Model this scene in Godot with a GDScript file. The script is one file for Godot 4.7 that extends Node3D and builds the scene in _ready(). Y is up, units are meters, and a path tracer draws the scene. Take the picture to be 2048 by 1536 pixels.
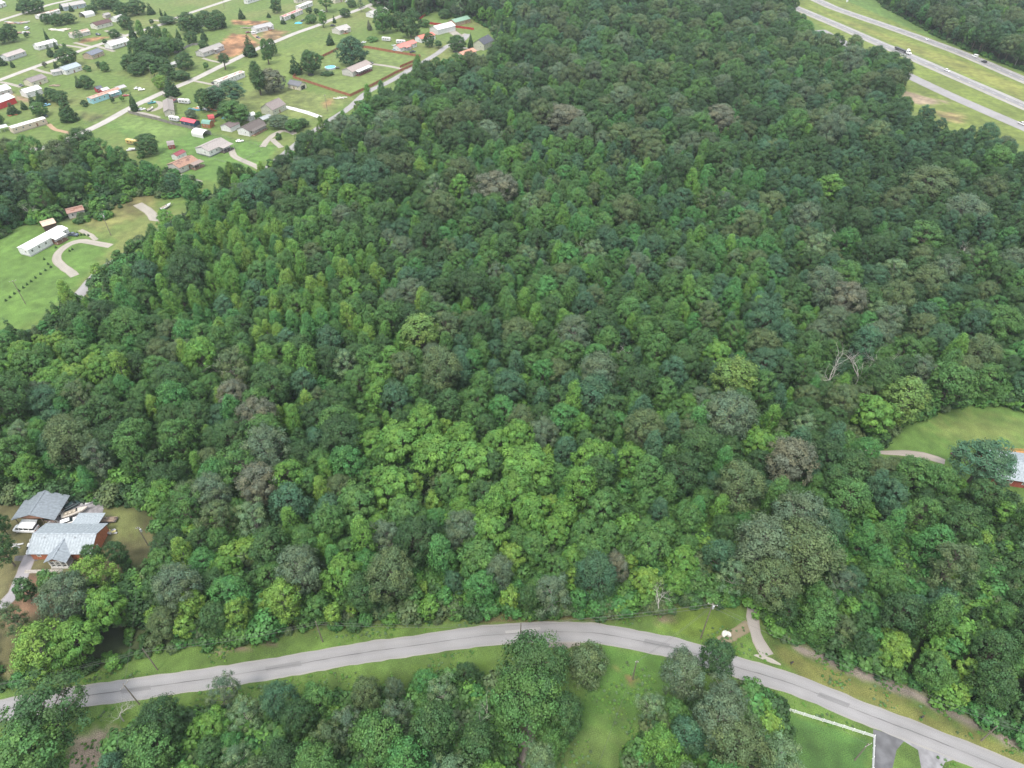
extends Node3D
# An aerial view of woodland with a settlement, a county road and a motorway. Units are metres, y is up, the lens hovers above the origin.
const EYE := Vector3(0, 165, 0)
var rng := RandomNumberGenerator.new()
var noise := FastNoiseLite.new()
var noise_b := FastNoiseLite.new()
var mats := {}
var texs := {}
var used := {}


class Sh:
	var v := PackedVector3Array()
	var n := PackedVector3Array()
	var c := PackedColorArray()
	func tri(a: Vector3, b: Vector3, d: Vector3, h: Vector3, col := Color.WHITE):
		var g := (b - a).cross(d - a)
		if g.dot(h) > 0.0:
			var s := b
			b = d
			d = s
			g = -g
		var m := -g.normalized()
		v.append(a); v.append(b); v.append(d)
		n.append(m); n.append(m); n.append(m)
		c.append(col); c.append(col); c.append(col)
	func quad(a: Vector3, b: Vector3, d: Vector3, e: Vector3, h: Vector3, col := Color.WHITE):
		tri(a, b, d, h, col)
		tri(a, d, e, h, col)
	func box(p: Vector3, s: Vector3, col := Color.WHITE, t := Basis()):
		var x := t * Vector3(s.x / 2, 0, 0)
		var y := t * Vector3(0, s.y / 2, 0)
		var z := t * Vector3(0, 0, s.z / 2)
		for k in [[x, y, z], [y, z, x], [z, x, y]]:
			for g in [1.0, -1.0]:
				var o: Vector3 = p + k[0] * g
				quad(o - k[1] - k[2], o + k[1] - k[2], o + k[1] + k[2], o - k[1] + k[2], k[0] * g, col)
	func tube(a: Vector3, b: Vector3, ra: float, rb: float, sides := 8, col := Color.WHITE, caps := true):
		var d := (b - a).normalized()
		var u := d.cross(Vector3.UP if absf(d.y) < 0.9 else Vector3.RIGHT).normalized()
		var w := d.cross(u)
		for i in sides:
			var p := TAU * i / sides
			var q := TAU * (i + 1) / sides
			var e := u * cos(p) + w * sin(p)
			var f := u * cos(q) + w * sin(q)
			quad(a + e * ra, a + f * ra, b + f * rb, b + e * rb, e + f, col)
			if caps:
				tri(b, b + e * rb, b + f * rb, d, col)
				tri(a, a + e * ra, a + f * ra, -d, col)
	func loft(st: Array, ch: float, col := Color.WHITE):
		# stations [x, half width, low, high] joined to one skin with chamfered shoulders
		var last := []
		for s in st:
			var k: float = minf(ch, minf(s[1] * 0.7, (s[3] - s[2]) * 0.6))
			var r := [Vector3(s[0], s[2], -s[1] + k * 0.4), Vector3(s[0], s[2] + k, -s[1]), Vector3(s[0], s[3] - k, -s[1]), Vector3(s[0], s[3], -s[1] + k), Vector3(s[0], s[3], s[1] - k), Vector3(s[0], s[3] - k, s[1]), Vector3(s[0], s[2] + k, s[1]), Vector3(s[0], s[2], s[1] - k * 0.4)]
			var mid := Vector3(s[0], (s[2] + s[3]) / 2, 0)
			if last.is_empty():
				for i in 8:
					tri(mid, r[i], r[(i + 1) % 8], Vector3(st[0][0] - st[1][0], 0, 0), col)
			else:
				for i in 8:
					var j := (i + 1) % 8
					quad(last[i], r[i], r[j], last[j], (r[i] + r[j]) / 2 - mid, col)
			last = r
		var e: Array = st[-1]
		for i in 8:
			tri(Vector3(e[0], (e[2] + e[3]) / 2, 0), last[i], last[(i + 1) % 8], Vector3(e[0] - st[-2][0], 0, 0), col)
	func mesh() -> ArrayMesh:
		var a := []
		a.resize(Mesh.ARRAY_MAX)
		a[Mesh.ARRAY_VERTEX] = v
		a[Mesh.ARRAY_NORMAL] = n
		a[Mesh.ARRAY_COLOR] = c
		var m := ArrayMesh.new()
		m.add_surface_from_arrays(Mesh.PRIMITIVE_TRIANGLES, a)
		return m


func lin(r: float, g: float, b: float) -> Color:
	return Color(r, g, b).linear_to_srgb()


func noise_tex(kind: String) -> Texture2D:
	if texs.has(kind):
		return texs[kind]
	var s = {"grain": [0.05, 4, 0.72, 1.0, 256], "soft": [0.012, 5, 0.80, 1.0, 512], "blotch": [0.02, 4, 0.80, 1.0, 256], "lawn": [0.02, 5, 0.84, 1.0, 512], "streak": [0.03, 3, 0.78, 1.0, 256]}[kind]
	var im := Image.create(s[4], s[4], false, Image.FORMAT_RGB8)
	var f := FastNoiseLite.new()
	f.seed = kind.length() * 7 + 3
	f.frequency = s[0]
	f.fractal_octaves = s[1]
	var w: float = s[4]
	for y in s[4]:
		for x in s[4]:
			# blended over the border so that the repeat has no seam
			var p: float = x / w
			var q: float = y / w
			var g: float = 1.0 if kind != "streak" else 0.15
			var a: float = f.get_noise_2d(x, y * g) * (1 - p) + f.get_noise_2d(x - w, y * g) * p
			var b: float = f.get_noise_2d(x, (y - w) * g) * (1 - p) + f.get_noise_2d(x - w, (y - w) * g) * p
			var t := clampf((a * (1 - q) + b * q) * 1.3 + 0.5, 0.0, 1.0)
			var k: float = lerpf(s[2], s[3], t)
			im.set_pixel(x, y, Color(k, k, k))
	texs[kind] = ImageTexture.create_from_image(im)
	return texs[kind]


func paint(r: float, g: float, b: float, rough := 0.8, tex := "grain", scale := 0.5, metal := 0.0) -> StandardMaterial3D:
	var key := "%.3f %.3f %.3f %.2f %s %.2f %.2f" % [r, g, b, rough, tex, scale, metal]
	if not mats.has(key):
		var m := StandardMaterial3D.new()
		m.albedo_color = lin(r, g, b)
		m.roughness = rough
		m.metallic = metal
		m.vertex_color_use_as_albedo = true
		if tex:
			m.albedo_texture = noise_tex(tex)
			m.uv1_triplanar = true
			m.uv1_world_triplanar = true
			m.uv1_scale = Vector3.ONE * scale
		mats[key] = m
	return mats[key]


func glass() -> StandardMaterial3D:
	if not mats.has("glass"):
		var m := StandardMaterial3D.new()
		m.albedo_color = lin(0.02, 0.025, 0.03)
		m.roughness = 0.12
		m.metallic_specular = 0.6
		mats["glass"] = m
	return mats["glass"]


func numbered(called: String) -> String:
	var k: int = used.get(called, -1) + 1
	used[called] = k
	return called if k == 0 else "%s_%03d" % [called, k]


func put(called: String, sh, mat: Material, parent: Node = self) -> MeshInstance3D:
	var o := MeshInstance3D.new()
	o.mesh = sh.mesh() if sh is Sh else sh
	o.material_override = mat
	if parent == self:
		o.name = numbered(called)
		add_child(o)
	else:
		o.name = called
		parent.add_child(o, true)
	return o


func thing(called: String, label: String, category: String, at := Vector3.ZERO, turn := 0.0, group := "") -> Node3D:
	var o := Node3D.new()
	o.name = numbered(called)
	add_child(o)
	o.position = at
	o.rotation.y = turn
	tag(o, label, category, group)
	return o


func tag(o: Node, label: String, category := "", group := ""):
	o.set_meta("label", label)
	if category:
		o.set_meta("category", category)
	if group:
		o.set_meta("group", group)


func kind(o: Node, k: String, label := ""):
	o.set_meta("kind", k)
	if label:
		o.set_meta("label", label)


func inside(p: Vector2, polys: Array) -> bool:
	for q in polys:
		if Geometry2D.is_point_in_polygon(p, q):
			return true
	return false


func in_view(p: Vector3, spare: float) -> bool:
	# whether the photograph could show something that stands at p
	var d := p - EYE
	var s := sin(PITCH)
	var c := cos(PITCH)
	var depth := -d.y * s - d.z * c
	if depth < 10.0:
		return false
	var up := d.y * c - d.z * s
	return absf(d.x) < depth * 0.7497 + spare and up < depth * 0.5622 + spare * 1.3 and up > -depth * 0.5622 - spare

const PITCH := 0.71558


# ---------------------------------------------------------------- trees

func leaf(sh: Sh, p: Vector3, out: Vector3, along: Vector3, length: float, width: float, col: Color):
	# a spray of leaves: a bent rhombus that faces outwards
	var side := out.cross(along).normalized() * width * 0.5
	var tip := p + along * length * 0.55 - out * length * 0.14
	var root := p - along * length * 0.45 - out * length * 0.1
	var a := p + side
	var b := p - side
	for t in [[root, a, b], [tip, b, a]]:
		var x: Vector3 = t[0]
		var y: Vector3 = t[1]
		var z: Vector3 = t[2]
		if (y - x).cross(z - x).dot(out) > 0.0:
			var w := y
			y = z
			z = w
		sh.v.append(x); sh.v.append(y); sh.v.append(z)
		for i in 3:
			sh.n.append(out)
			sh.c.append(col)


func rdir() -> Vector3:
	var y := rng.randf_range(-1, 1)
	var a := rng.randf() * TAU
	var r := sqrt(1 - y * y)
	return Vector3(r * cos(a), y, r * sin(a))


# per kind: height, crown middle, radii across and up, lumps, lump radius, leaves per lump, leaf length and width, outline, droop, looseness
const SORTS := {
	"oak_tree": [19.0, 12.2, 6.6, 6.4, 150, 1.15, 78, 0.44, 0.31, "round", 0.1, 0.36],
	"maple_tree": [16.0, 9.8, 4.6, 6.0, 104, 0.95, 80, 0.43, 0.31, "round", 0.15, 0.42],
	"poplar_tree": [18.0, 10.8, 3.3, 6.8, 92, 0.86, 74, 0.42, 0.3, "spire", -0.1, 0.45],
	"walnut_tree": [15.0, 9.6, 5.4, 4.9, 125, 0.92, 60, 0.72, 0.27, "round", 0.55, 0.15],
	"pine_tree": [18.0, 12.4, 3.1, 5.4, 66, 0.85, 80, 0.6, 0.16, "round", 0.0, 0.3],
	"cedar_tree": [10.0, 5.2, 2.5, 5.0, 80, 0.7, 60, 0.42, 0.24, "cone", -0.35, 0.14],
	"young_tree": [8.0, 4.8, 2.2, 3.2, 46, 0.66, 50, 0.5, 0.36, "round", 0.1, 0.28],
	"shade_tree": [12.0, 6.2, 4.9, 5.7, 120, 0.95, 66, 0.45, 0.34, "round", 0.15, 0.3],
	"bush": [3.0, 1.3, 1.7, 1.4, 26, 0.55, 44, 0.4, 0.3, "round", 0.1, 0.3],
	"ragged_tree": [18.0, 11.0, 5.4, 7.2, 80, 0.95, 78, 0.46, 0.28, "ragged", 0.2, 0.4],
}
const VARIANTS := {"oak_tree": 4, "maple_tree": 4, "poplar_tree": 4, "walnut_tree": 3, "pine_tree": 3, "cedar_tree": 3, "young_tree": 3, "bush": 3, "shade_tree": 4, "ragged_tree": 3}
var crowns := {}
var trunks := {}


func crown_radius(outline: String, t: float) -> float:
	# half width of the crown at t = 0 (lowest) .. 1 (top), of 1
	if outline == "spire":
		return clampf(pow(sin(PI * clampf(0.12 + t * 0.86, 0, 1)), 0.6) * (1.05 - 0.42 * t), 0.16, 1.0)
	if outline == "cone":
		return clampf((1.02 - t) * 1.0, 0.05, 1.0) * clampf(0.75 + t * 2.0, 0, 1)
	return sqrt(maxf(0.0, 1.0 - pow(2.0 * t - 1.0, 2.0)))


func grow(kind_: String, seed_: int):
	var s: Array = SORTS[kind_]
	rng.seed = hash(kind_) + seed_ * 7919
	var sh := Sh.new()
	var wood := Sh.new()
	var mid: float = s[1]
	var rx: float = s[2]
	var ry: float = s[3]
	var lumps: int = s[4]
	var ends := []
	var squash := rng.randf_range(0.86, 1.14)
	var bays := []
	for i in 5:
		bays.append(rdir())
	for i in lumps:
		var t := (i + 0.5) / lumps
		var low := 0.13 if s[9] in ["round", "ragged"] else 0.02
		t = lerpf(low, 1.0, t) if s[9] != "cone" else lerpf(0.03, 0.99, 1.0 - sqrt(1.0 - t))
		var a := i * 2.39996 + rng.randf_range(-0.35, 0.35)
		var y := mid + ry * (2.0 * t - 1.0)
		var r := crown_radius(s[9], t)
		var dent := 1.0
		for b in bays:
			var d := Vector3(cos(a) * r, 2 * t - 1, sin(a) * r).normalized().dot(b)
			if d > 0.82:
				dent -= (d - 0.82) * (2.6 if s[9] == "ragged" else 1.5)
		r *= rx * rng.randf_range(0.66, 1.04) * dent
		if i % 7 == 3:
			r *= 0.55
		var c := Vector3(cos(a) * r * squash, y + rng.randf_range(-0.35, 0.35) * (1.6 if s[9] != "cone" else 0.6), sin(a) * r / squash)
		if s[9] == "ragged":
			c += rdir() * 0.9
		var axis := Vector3(c.x / rx, (c.y - mid) / ry * 0.8 + 0.25, c.z / rx).normalized()
		var lr: float = s[5] * rng.randf_range(0.65, 1.35)
		if s[9] == "spire":
			lr *= 1.1 - 0.25 * t
		if s[9] == "cone":
			lr *= 1.2 - 0.75 * t
		ends.append(c)
		var tone := rng.randf_range(0.66, 1.0)
		var warm := rng.randf_range(-0.08, 0.12)
		var count := int(s[6] * lr * lr / (s[5] * s[5]) * rng.randf_range(0.85, 1.1))
		for k in count:
			var d := rdir()
			if d.dot(axis) < -0.35:
				d = d - axis * 2.0 * d.dot(axis)
			var far := rng.randf_range(1.0 - s[11] * 1.6, 1.0 + s[11])
			var p := c + Vector3(d.x, d.y * (0.8 if s[9] != "spire" else 1.35), d.z) * lr * far
			var out := (d * 0.95 + axis * 0.4 + Vector3(0, 0.12, 0) + rdir() * 0.5).normalized()
			var flow := (d * 0.6 + axis * 0.7 + Vector3(0, -s[10] * 1.6, 0) + rdir() * 0.45)
			flow = (flow - out * flow.dot(out))
			flow = flow.normalized() if flow.length() > 0.05 else out.cross(Vector3.RIGHT).normalized()
			var size := rng.randf_range(0.7, 1.25)
			var sh_ := tone * rng.randf_range(0.55, 1.0)
			leaf(sh, p, out, flow, s[7] * size, s[8] * size, Color(minf(1.0, sh_ * (0.88 + warm)), sh_, sh_ * (0.9 - warm)))
	# trunk and limbs
	var bole := mid - ry * 0.35
	var tr: float = 0.016 * s[0] + 0.03
	wood.tube(Vector3(0, -0.3, 0), Vector3(0.1, bole * 0.5, 0.05), tr * 1.25, tr, 8)
	wood.tube(Vector3(0.1, bole * 0.5, 0.05), Vector3(0, bole + 0.5, 0), tr, tr * 0.75, 8)
	if s[9] in ["spire", "cone"] or kind_ == "pine_tree":
		wood.tube(Vector3(0, bole, 0), Vector3(0, s[0] * 0.93, 0), tr * 0.75, 0.03, 6)
	for i in range(0, ends.size(), 3):
		var e: Vector3 = ends[i]
		var base := Vector3(0, clampf(e.y - 2.0 - Vector2(e.x, e.z).length() * 0.5, bole * 0.6, e.y), 0)
		var bend := base.lerp(e, 0.5) + Vector3(0, -0.35, 0) + rdir() * 0.3
		wood.tube(base, bend, tr * 0.42, tr * 0.26, 5, Color.WHITE, false)
		wood.tube(bend, e, tr * 0.26, 0.025, 5, Color.WHITE, false)
	crowns[kind_].append(sh.mesh())
	trunks[kind_].append(wood.mesh())


func bare_tree(seed_: int, h: float) -> ArrayMesh:
	rng.seed = 555 + seed_ * 31
	var sh := Sh.new()
	var todo := [[Vector3(0, -0.2, 0), Vector3(rng.randf_range(-0.1, 0.1), 1, rng.randf_range(-0.1, 0.1)).normalized(), h * 0.42, 0.019 * h, 0]]
	while todo.size():
		var b: Array = todo.pop_back()
		var p: Vector3 = b[0]
		var d: Vector3 = b[1]
		var r: float = b[3]
		for k in 3:
			var e: Vector3 = p + d * b[2] / 3.0
			sh.tube(p, e, r, r * 0.83, 6 if b[4] < 2 else 4, Color.WHITE, false)
			p = e
			r *= 0.83
			d = (d + rdir() * 0.22 + Vector3(0, 0.05, 0)).normalized()
			if b[4] in [1, 2] and k < 2:
				todo.append([p, (d + rdir() * 0.9).normalized(), b[2] * 0.45, r * 0.5, b[4] + 2])
		if b[4] < 4:
			for k in 4 if b[4] == 0 else (3 if b[4] < 3 else 2):
				todo.append([p, (d * 0.8 + rdir() * 0.75 + Vector3(0, 0.12, 0)).normalized(), b[2] * rng.randf_range(0.55, 0.8), r * 0.72, b[4] + 1])
	return sh.mesh()


# what the leaves look like: [name in labels, red, green, blue]
const TINTS := [
	["dark green", 0.070, 0.143, 0.049], ["deep green", 0.053, 0.112, 0.043], ["mid green", 0.098, 0.205, 0.058], ["bright green", 0.136, 0.275, 0.057],
	["yellow-green", 0.191, 0.314, 0.062], ["olive", 0.127, 0.176, 0.081], ["grey-green", 0.138, 0.191, 0.122], ["brownish", 0.193, 0.194, 0.146],
	["blue-green", 0.072, 0.154, 0.086], ["pale green", 0.180, 0.264, 0.140], ["fresh green", 0.089, 0.235, 0.070], ["golden green", 0.178, 0.273, 0.073],
]
var leaf_mats := []
var bark := []


func tree(kind_: String, at: Vector3, h: float, w: float, tint: int, label: String, category := "tree", group := "", lean := Vector2.ZERO) -> Node3D:
	# one tree of its own: crown and trunk under a node at the foot; h and w are its height and width
	var s: Array = SORTS[kind_]
	var n: int = VARIANTS[kind_]
	var i := absi(int(at.x * 13.0 + at.z * 7.0)) % n
	var key := "%s %d" % [kind_, i]
	var o: Node3D
	if mats.has(key):
		o = mats[key].duplicate()
		o.name = numbered(kind_)
		add_child(o)
	else:
		o = thing(kind_, label, category)
		put("trunk", trunks[kind_][i], bark[0], o)
		put("crown", crowns[kind_][i], leaf_mats[tint], o)
		mats[key] = o
	o.get_node("crown").material_override = leaf_mats[tint]
	o.get_node("trunk").material_override = bark[1 if tint in [4, 6, 9] else 0]
	o.position = at
	var t := Basis(Vector3.UP, fposmod(at.x * 1.7 + at.z * 2.3, TAU))
	if lean != Vector2.ZERO:
		t = Basis(Vector3(-lean.y, 0, lean.x).normalized(), -lean.length()) * t
	elif h > 6.0:
		t = Basis(Vector3(sin(at.x * 3.1), 0, cos(at.z * 2.7)).normalized(), 0.07 * sin(at.x * 5.3 + at.z)) * t
	o.basis = t.scaled_local(Vector3(w / (2.0 * (s[2] + s[5] * 0.55)), h / s[0], w / (2.0 * (s[2] + s[5] * 0.55))))
	if o.has_meta("group"):
		o.remove_meta("group")
	tag(o, label, category, group)
	return o


# ---------------------------------------------------------------- buildings

func window(parent: Node3D, at: Vector3, w: float, h: float, turn := 0.0, trim = null):
	if not mats.has("window_frame"):
		var f := Sh.new()
		for s in [-1.0, 1.0]:
			f.box(Vector3(s * 0.46, 0, 0.03), Vector3(0.08, 1, 0.06))
			f.box(Vector3(0, s * 0.46, 0.03), Vector3(0.84, 0.08, 0.06))
		f.box(Vector3(0, 0, 0.025), Vector3(0.84, 0.05, 0.04))
		mats["window_frame"] = f.mesh()
		var p := Sh.new()
		p.box(Vector3(0, 0, 0.008), Vector3(0.86, 0.86, 0.016))
		mats["window_pane"] = p.mesh()
	var o := put("window", mats["window_frame"], trim if trim else paint(0.7, 0.7, 0.68, 0.5, ""), parent)
	o.position = at
	o.rotation.y = turn
	o.scale = Vector3(w, h, 1)
	put("pane", mats["window_pane"], glass(), o)


func door(parent: Node3D, at: Vector3, turn: float, m: Material):
	var sh := Sh.new()
	sh.box(Vector3(0, 1.0, 0.03), Vector3(0.95, 2.0, 0.06))
	var o := put("door", sh, m, parent)
	o.position = at
	o.rotation.y = turn
	var k := Sh.new()
	k.box(Vector3(0.36, 1.0, 0.09), Vector3(0.08, 0.08, 0.06))
	put("handle", k, paint(0.3, 0.28, 0.2, 0.35, "", 1, 1.0), o)


func gable_roof(L: float, W: float, h: float, rise: float, over: float, m: Material, parent: Node3D, called := "roof", seams := 0.0, cap_m: Material = null) -> MeshInstance3D:
	var sh := Sh.new()
	var th := 0.14
	var slope := rise / (W / 2)
	var ze := W / 2 + over
	var ye := h - over * slope
	var xe := L / 2 + over
	for s in [-1.0, 1.0]:
		var up := Vector3(0, W / 2, s * rise).normalized()
		var a := Vector3(-xe, ye, s * ze)
		var b := Vector3(xe, ye, s * ze)
		var d := Vector3(xe, h + rise, 0)
		var e := Vector3(-xe, h + rise, 0)
		var o := up * th
		sh.quad(a + o, b + o, d + Vector3(0, th, 0), e + Vector3(0, th, 0), up)
		sh.quad(a, b, d, e, -up)
		sh.quad(a, b, b + o, a + o, Vector3(0, 0, s))
		sh.quad(b, d, d + Vector3(0, th, 0), b + o, Vector3.RIGHT)
		sh.quad(a, e, e + Vector3(0, th, 0), a + o, Vector3.LEFT)
		if seams > 0.0:
			var run := Vector3(0, h + rise - ye, -s * ze)
			var x := -xe + seams * 0.5
			while x < xe:
				var c := Vector3(x, ye, s * ze) + run * 0.5 + up * (th + 0.02)
				sh.box(c, Vector3(0.05, 0.05, run.length() * 0.98), Color.WHITE, Basis(Vector3.RIGHT, up, Vector3.RIGHT.cross(up)))
				x += seams
	var r := put(called, sh, m, parent)
	var ridge := Sh.new()
	ridge.box(Vector3(0, h + rise + th + 0.03, 0), Vector3(2 * xe, 0.08, 0.36))
	put("ridge", ridge, cap_m if cap_m else m, r)
	return r


func walls(L: float, W: float, h: float, rise: float, m: Material, parent: Node3D) -> MeshInstance3D:
	var sh := Sh.new()
	var x := L / 2
	var z := W / 2
	for s in [-1.0, 1.0]:
		sh.quad(Vector3(-x, 0, s * z), Vector3(x, 0, s * z), Vector3(x, h, s * z), Vector3(-x, h, s * z), Vector3(0, 0, s))
		sh.quad(Vector3(s * x, 0, -z), Vector3(s * x, 0, z), Vector3(s * x, h, z), Vector3(s * x, h, -z), Vector3(s, 0, 0))
		sh.tri(Vector3(s * x, h, -z), Vector3(s * x, h, z), Vector3(s * x, h + rise * 0.985, 0), Vector3(s, 0, 0))
		sh.quad(Vector3(-x, h, s * z), Vector3(x, h, s * z), Vector3(x, h + rise * 0.985, 0), Vector3(-x, h + rise * 0.985, 0), Vector3(0, 1, s))
	sh.quad(Vector3(-x, 0.01, -z), Vector3(x, 0.01, -z), Vector3(x, 0.01, z), Vector3(-x, 0.01, z), Vector3.DOWN)
	return put("wall", sh, m, parent)


# o: rise, over, porch [x, width, depth, roof colour, floor colour], skirt colour, rust colour, trailer, door side, garage end, seams
func house(called: String, label: String, category: String, at: Vector3, turn: float, L: float, W: float, h: float, wall: Array, roof: Array, o := {}) -> Node3D:
	var t := thing(called, label, category, at, turn, o.get("group", ""))
	var rise: float = o.get("rise", W * 0.2)
	var wm := paint(wall[0], wall[1], wall[2], 0.75, "streak", 0.35)
	var rough := 0.45 if o.has("seams") else 0.85
	var rm := paint(roof[0], roof[1], roof[2], rough, "blotch", 0.22)
	var base := 0.0
	if o.has("skirt"):
		base = 0.6
		var k := Sh.new()
		k.box(Vector3(0, 0.3, 0), Vector3(L - 0.1, 0.6, W - 0.1))
		var kc: Array = o.skirt
		put("skirting", k, paint(kc[0], kc[1], kc[2]), t)
	var w := walls(L, W, h - base, rise, wm, t)
	w.position.y = base
	if not o.get("open", false):
		for sx in [-1.0, 1.0]:
			for sz in [-1.0, 1.0]:
				var trim := Sh.new()
				trim.box(Vector3(sx * L / 2, (h - base) / 2, sz * W / 2), Vector3(0.14, h - base, 0.14))
				put("corner_trim", trim, paint(wall[0] * 1.1, wall[1] * 1.1, wall[2] * 1.1, 0.6), w)
	var cap: Material = null
	if o.has("rust"):
		var rc: Array = o.rust
		cap = paint(rc[0], rc[1], rc[2], 0.9, "blotch", 0.4)
	var r := gable_roof(L, W, h, rise, o.get("over", 0.35), rm, t, "roof", o.get("seams", 0.0), cap)
	if o.has("rust"):
		# rust that has spread over the far slope and along the ridge
		var p := Sh.new()
		rng.seed = int(at.x * 3) + 11
		var up := Vector3(0, W / 2, rise).normalized()
		var k := rise / (W / 2)
		for i in int(L * 0.9):
			var x := rng.randf_range(-L / 2, L / 2 - 0.6)
			var z0 := rng.randf_range(-0.1, W * 0.22)
			var z1 := minf(z0 + rng.randf_range(0.5, 1.4), W / 2)
			var x1 := minf(x + rng.randf_range(0.8, 2.4), L / 2)
			var lift := 0.15 + 0.002 * (i % 9)
			p.quad(Vector3(x, h + rise - absf(z0) * k + lift, z0), Vector3(x1, h + rise - absf(z0) * k + lift, z0), Vector3(x1, h + rise - z1 * k + lift, z1), Vector3(x, h + rise - z1 * k + lift, z1), up)
		put("rust_patches", p, cap, r)
	# openings along both long sides and at the ends
	if not o.get("plain", false):
		var n := maxi(2, int(L / 3.6))
		for sz in [1.0, -1.0]:
			for i in n:
				var x := -L / 2 + L * (i + 0.5) / n
				if i == int(n * 0.6) and sz > 0 or i == int(n * 0.3) and sz < 0:
					door(t, Vector3(x, base, sz * (W / 2 + 0.003)), 0.0 if sz > 0 else PI, paint(0.25, 0.12, 0.08) if i % 2 else paint(0.55, 0.55, 0.55))
				else:
					window(t, Vector3(x, base + (h - base) * 0.58, sz * (W / 2 + 0.003)), 1.15, 1.15, 0.0 if sz > 0 else PI)
		for sx in [1.0, -1.0]:
			window(t, Vector3(sx * (L / 2 + 0.003), base + (h - base) * 0.58, W * 0.18), 0.95, 1.0, sx * PI / 2)
		for x in [L * 0.2, -L * 0.3]:
			var vent := Sh.new()
			vent.tube(Vector3(x, h, W * 0.12), Vector3(x, h + rise + 0.35, W * 0.12), 0.08, 0.08, 6)
			put("vent_pipe", vent, paint(0.35, 0.35, 0.35), r)
	if o.has("garage"):
		var g := Sh.new()
		g.box(Vector3(0, h * 0.42, 0), Vector3(minf(W * 0.6, 4.0), h * 0.84, 0.08))
		var gd := put("garage_door", g, paint(0.03, 0.03, 0.03) if o.garage < 0 else paint(0.6, 0.6, 0.58), t)
		gd.position = Vector3(L / 2 + 0.02, 0, 0)
		gd.rotation.y = PI / 2
	if o.has("porch"):
		for q in o.porch:
			porch(t, q, W, h, base)
	return t


func porch(t: Node3D, q: Array, W: float, h: float, base: float):
	# q: x, width, depth, roof colour, floor colour, side (1 near, -1 far)
	var s: float = q[5] if q.size() > 5 else 1.0
	var z0: float = s * W / 2
	var z1: float = s * (W / 2 + q[2])
	var rc: Array = q[3]
	var fc: Array = q[4]
	var d := Sh.new()
	var y := maxf(base, 0.25)
	d.box(Vector3(q[0], y / 2, (z0 + z1) / 2 + s * 0.01), Vector3(q[1], y, absf(z1 - z0) - 0.02))
	put("porch_floor", d, paint(fc[0], fc[1], fc[2], 0.85, "streak", 0.8), t)
	var r := Sh.new()
	var a := Vector3(0, -0.45, z1 - z0 + s * 0.3)
	r.box(Vector3(q[0], h - 0.22, (z0 + z1) / 2 + s * 0.25), Vector3(q[1] + 0.4, 0.1, a.length()), Color.WHITE, Basis(Vector3.RIGHT, s * atan2(0.45, absf(a.z))))
	put("porch_roof", r, paint(rc[0], rc[1], rc[2], 0.6, "blotch", 0.3), t)
	var n := maxi(2, int(q[1] / 2.4) + 1)
	for i in n:
		var x: float = q[0] - q[1] / 2 + 0.1 + (q[1] - 0.2) * i / (n - 1)
		var p := Sh.new()
		p.box(Vector3(x, (y + h - 0.5) / 2, z1 - s * 0.12), Vector3(0.12, h - 0.5 - y, 0.12))
		put("porch_post", p, paint(0.6, 0.58, 0.55), t)
	for k in 2:
		var b := Sh.new()
		b.box(Vector3(q[0], y + 0.35 + 0.5 * k, z1 - s * 0.12), Vector3(q[1] - 0.3, 0.07, 0.05))
		put("porch_rail", b, paint(fc[0], fc[1], fc[2]), t)


func shed(called: String, label: String, at: Vector3, turn: float, L: float, W: float, h: float, wall: Array, roof: Array, barn := false, group := "") -> Node3D:
	var t := thing(called, label, "shed", at, turn, group)
	var wm := paint(wall[0], wall[1], wall[2], 0.8, "streak", 0.5)
	var rm := paint(roof[0], roof[1], roof[2], 0.5, "blotch", 0.3)
	if barn:
		var prof := [Vector2(-W / 2, h), Vector2(-W * 0.32, h + W * 0.28), Vector2(0, h + W * 0.4), Vector2(W * 0.32, h + W * 0.28), Vector2(W / 2, h)]
		var b := Sh.new()
		b.box(Vector3(0, h / 2, 0), Vector3(L, h, W))
		for s in [-1.0, 1.0]:
			for i in 4:
				b.tri(Vector3(s * L / 2, h, 0), Vector3(s * L / 2, prof[i].y, prof[i].x), Vector3(s * L / 2, prof[i + 1].y, prof[i + 1].x), Vector3(s, 0, 0))
		put("wall", b, wm, t)
		var r := Sh.new()
		for i in 4:
			var p: Vector2 = prof[i]
			var q: Vector2 = prof[i + 1]
			var m := (p + q) / 2
			var up := Vector3(0, q.x - p.x, -(q.y - p.y)).normalized()
			r.box(Vector3(0, m.y, m.x) + up * 0.06, Vector3(L + 0.4, 0.1, p.distance_to(q) + 0.12), Color.WHITE, Basis(Vector3.RIGHT, up, Vector3.RIGHT.cross(up)))
		put("roof", r, rm, t)
	else:
		walls(L, W, h, W * 0.22, wm, t)
		gable_roof(L, W, h, W * 0.22, 0.25, rm, t)
	door(t, Vector3(L * 0.12, 0, W / 2 + 0.003), 0.0, paint(wall[0] * 0.7 + 0.1, wall[1] * 0.7 + 0.1, wall[2] * 0.7 + 0.1))
	window(t, Vector3(-L * 0.25, h * 0.6, W / 2 + 0.003), 0.7, 0.7)
	return t


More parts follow.
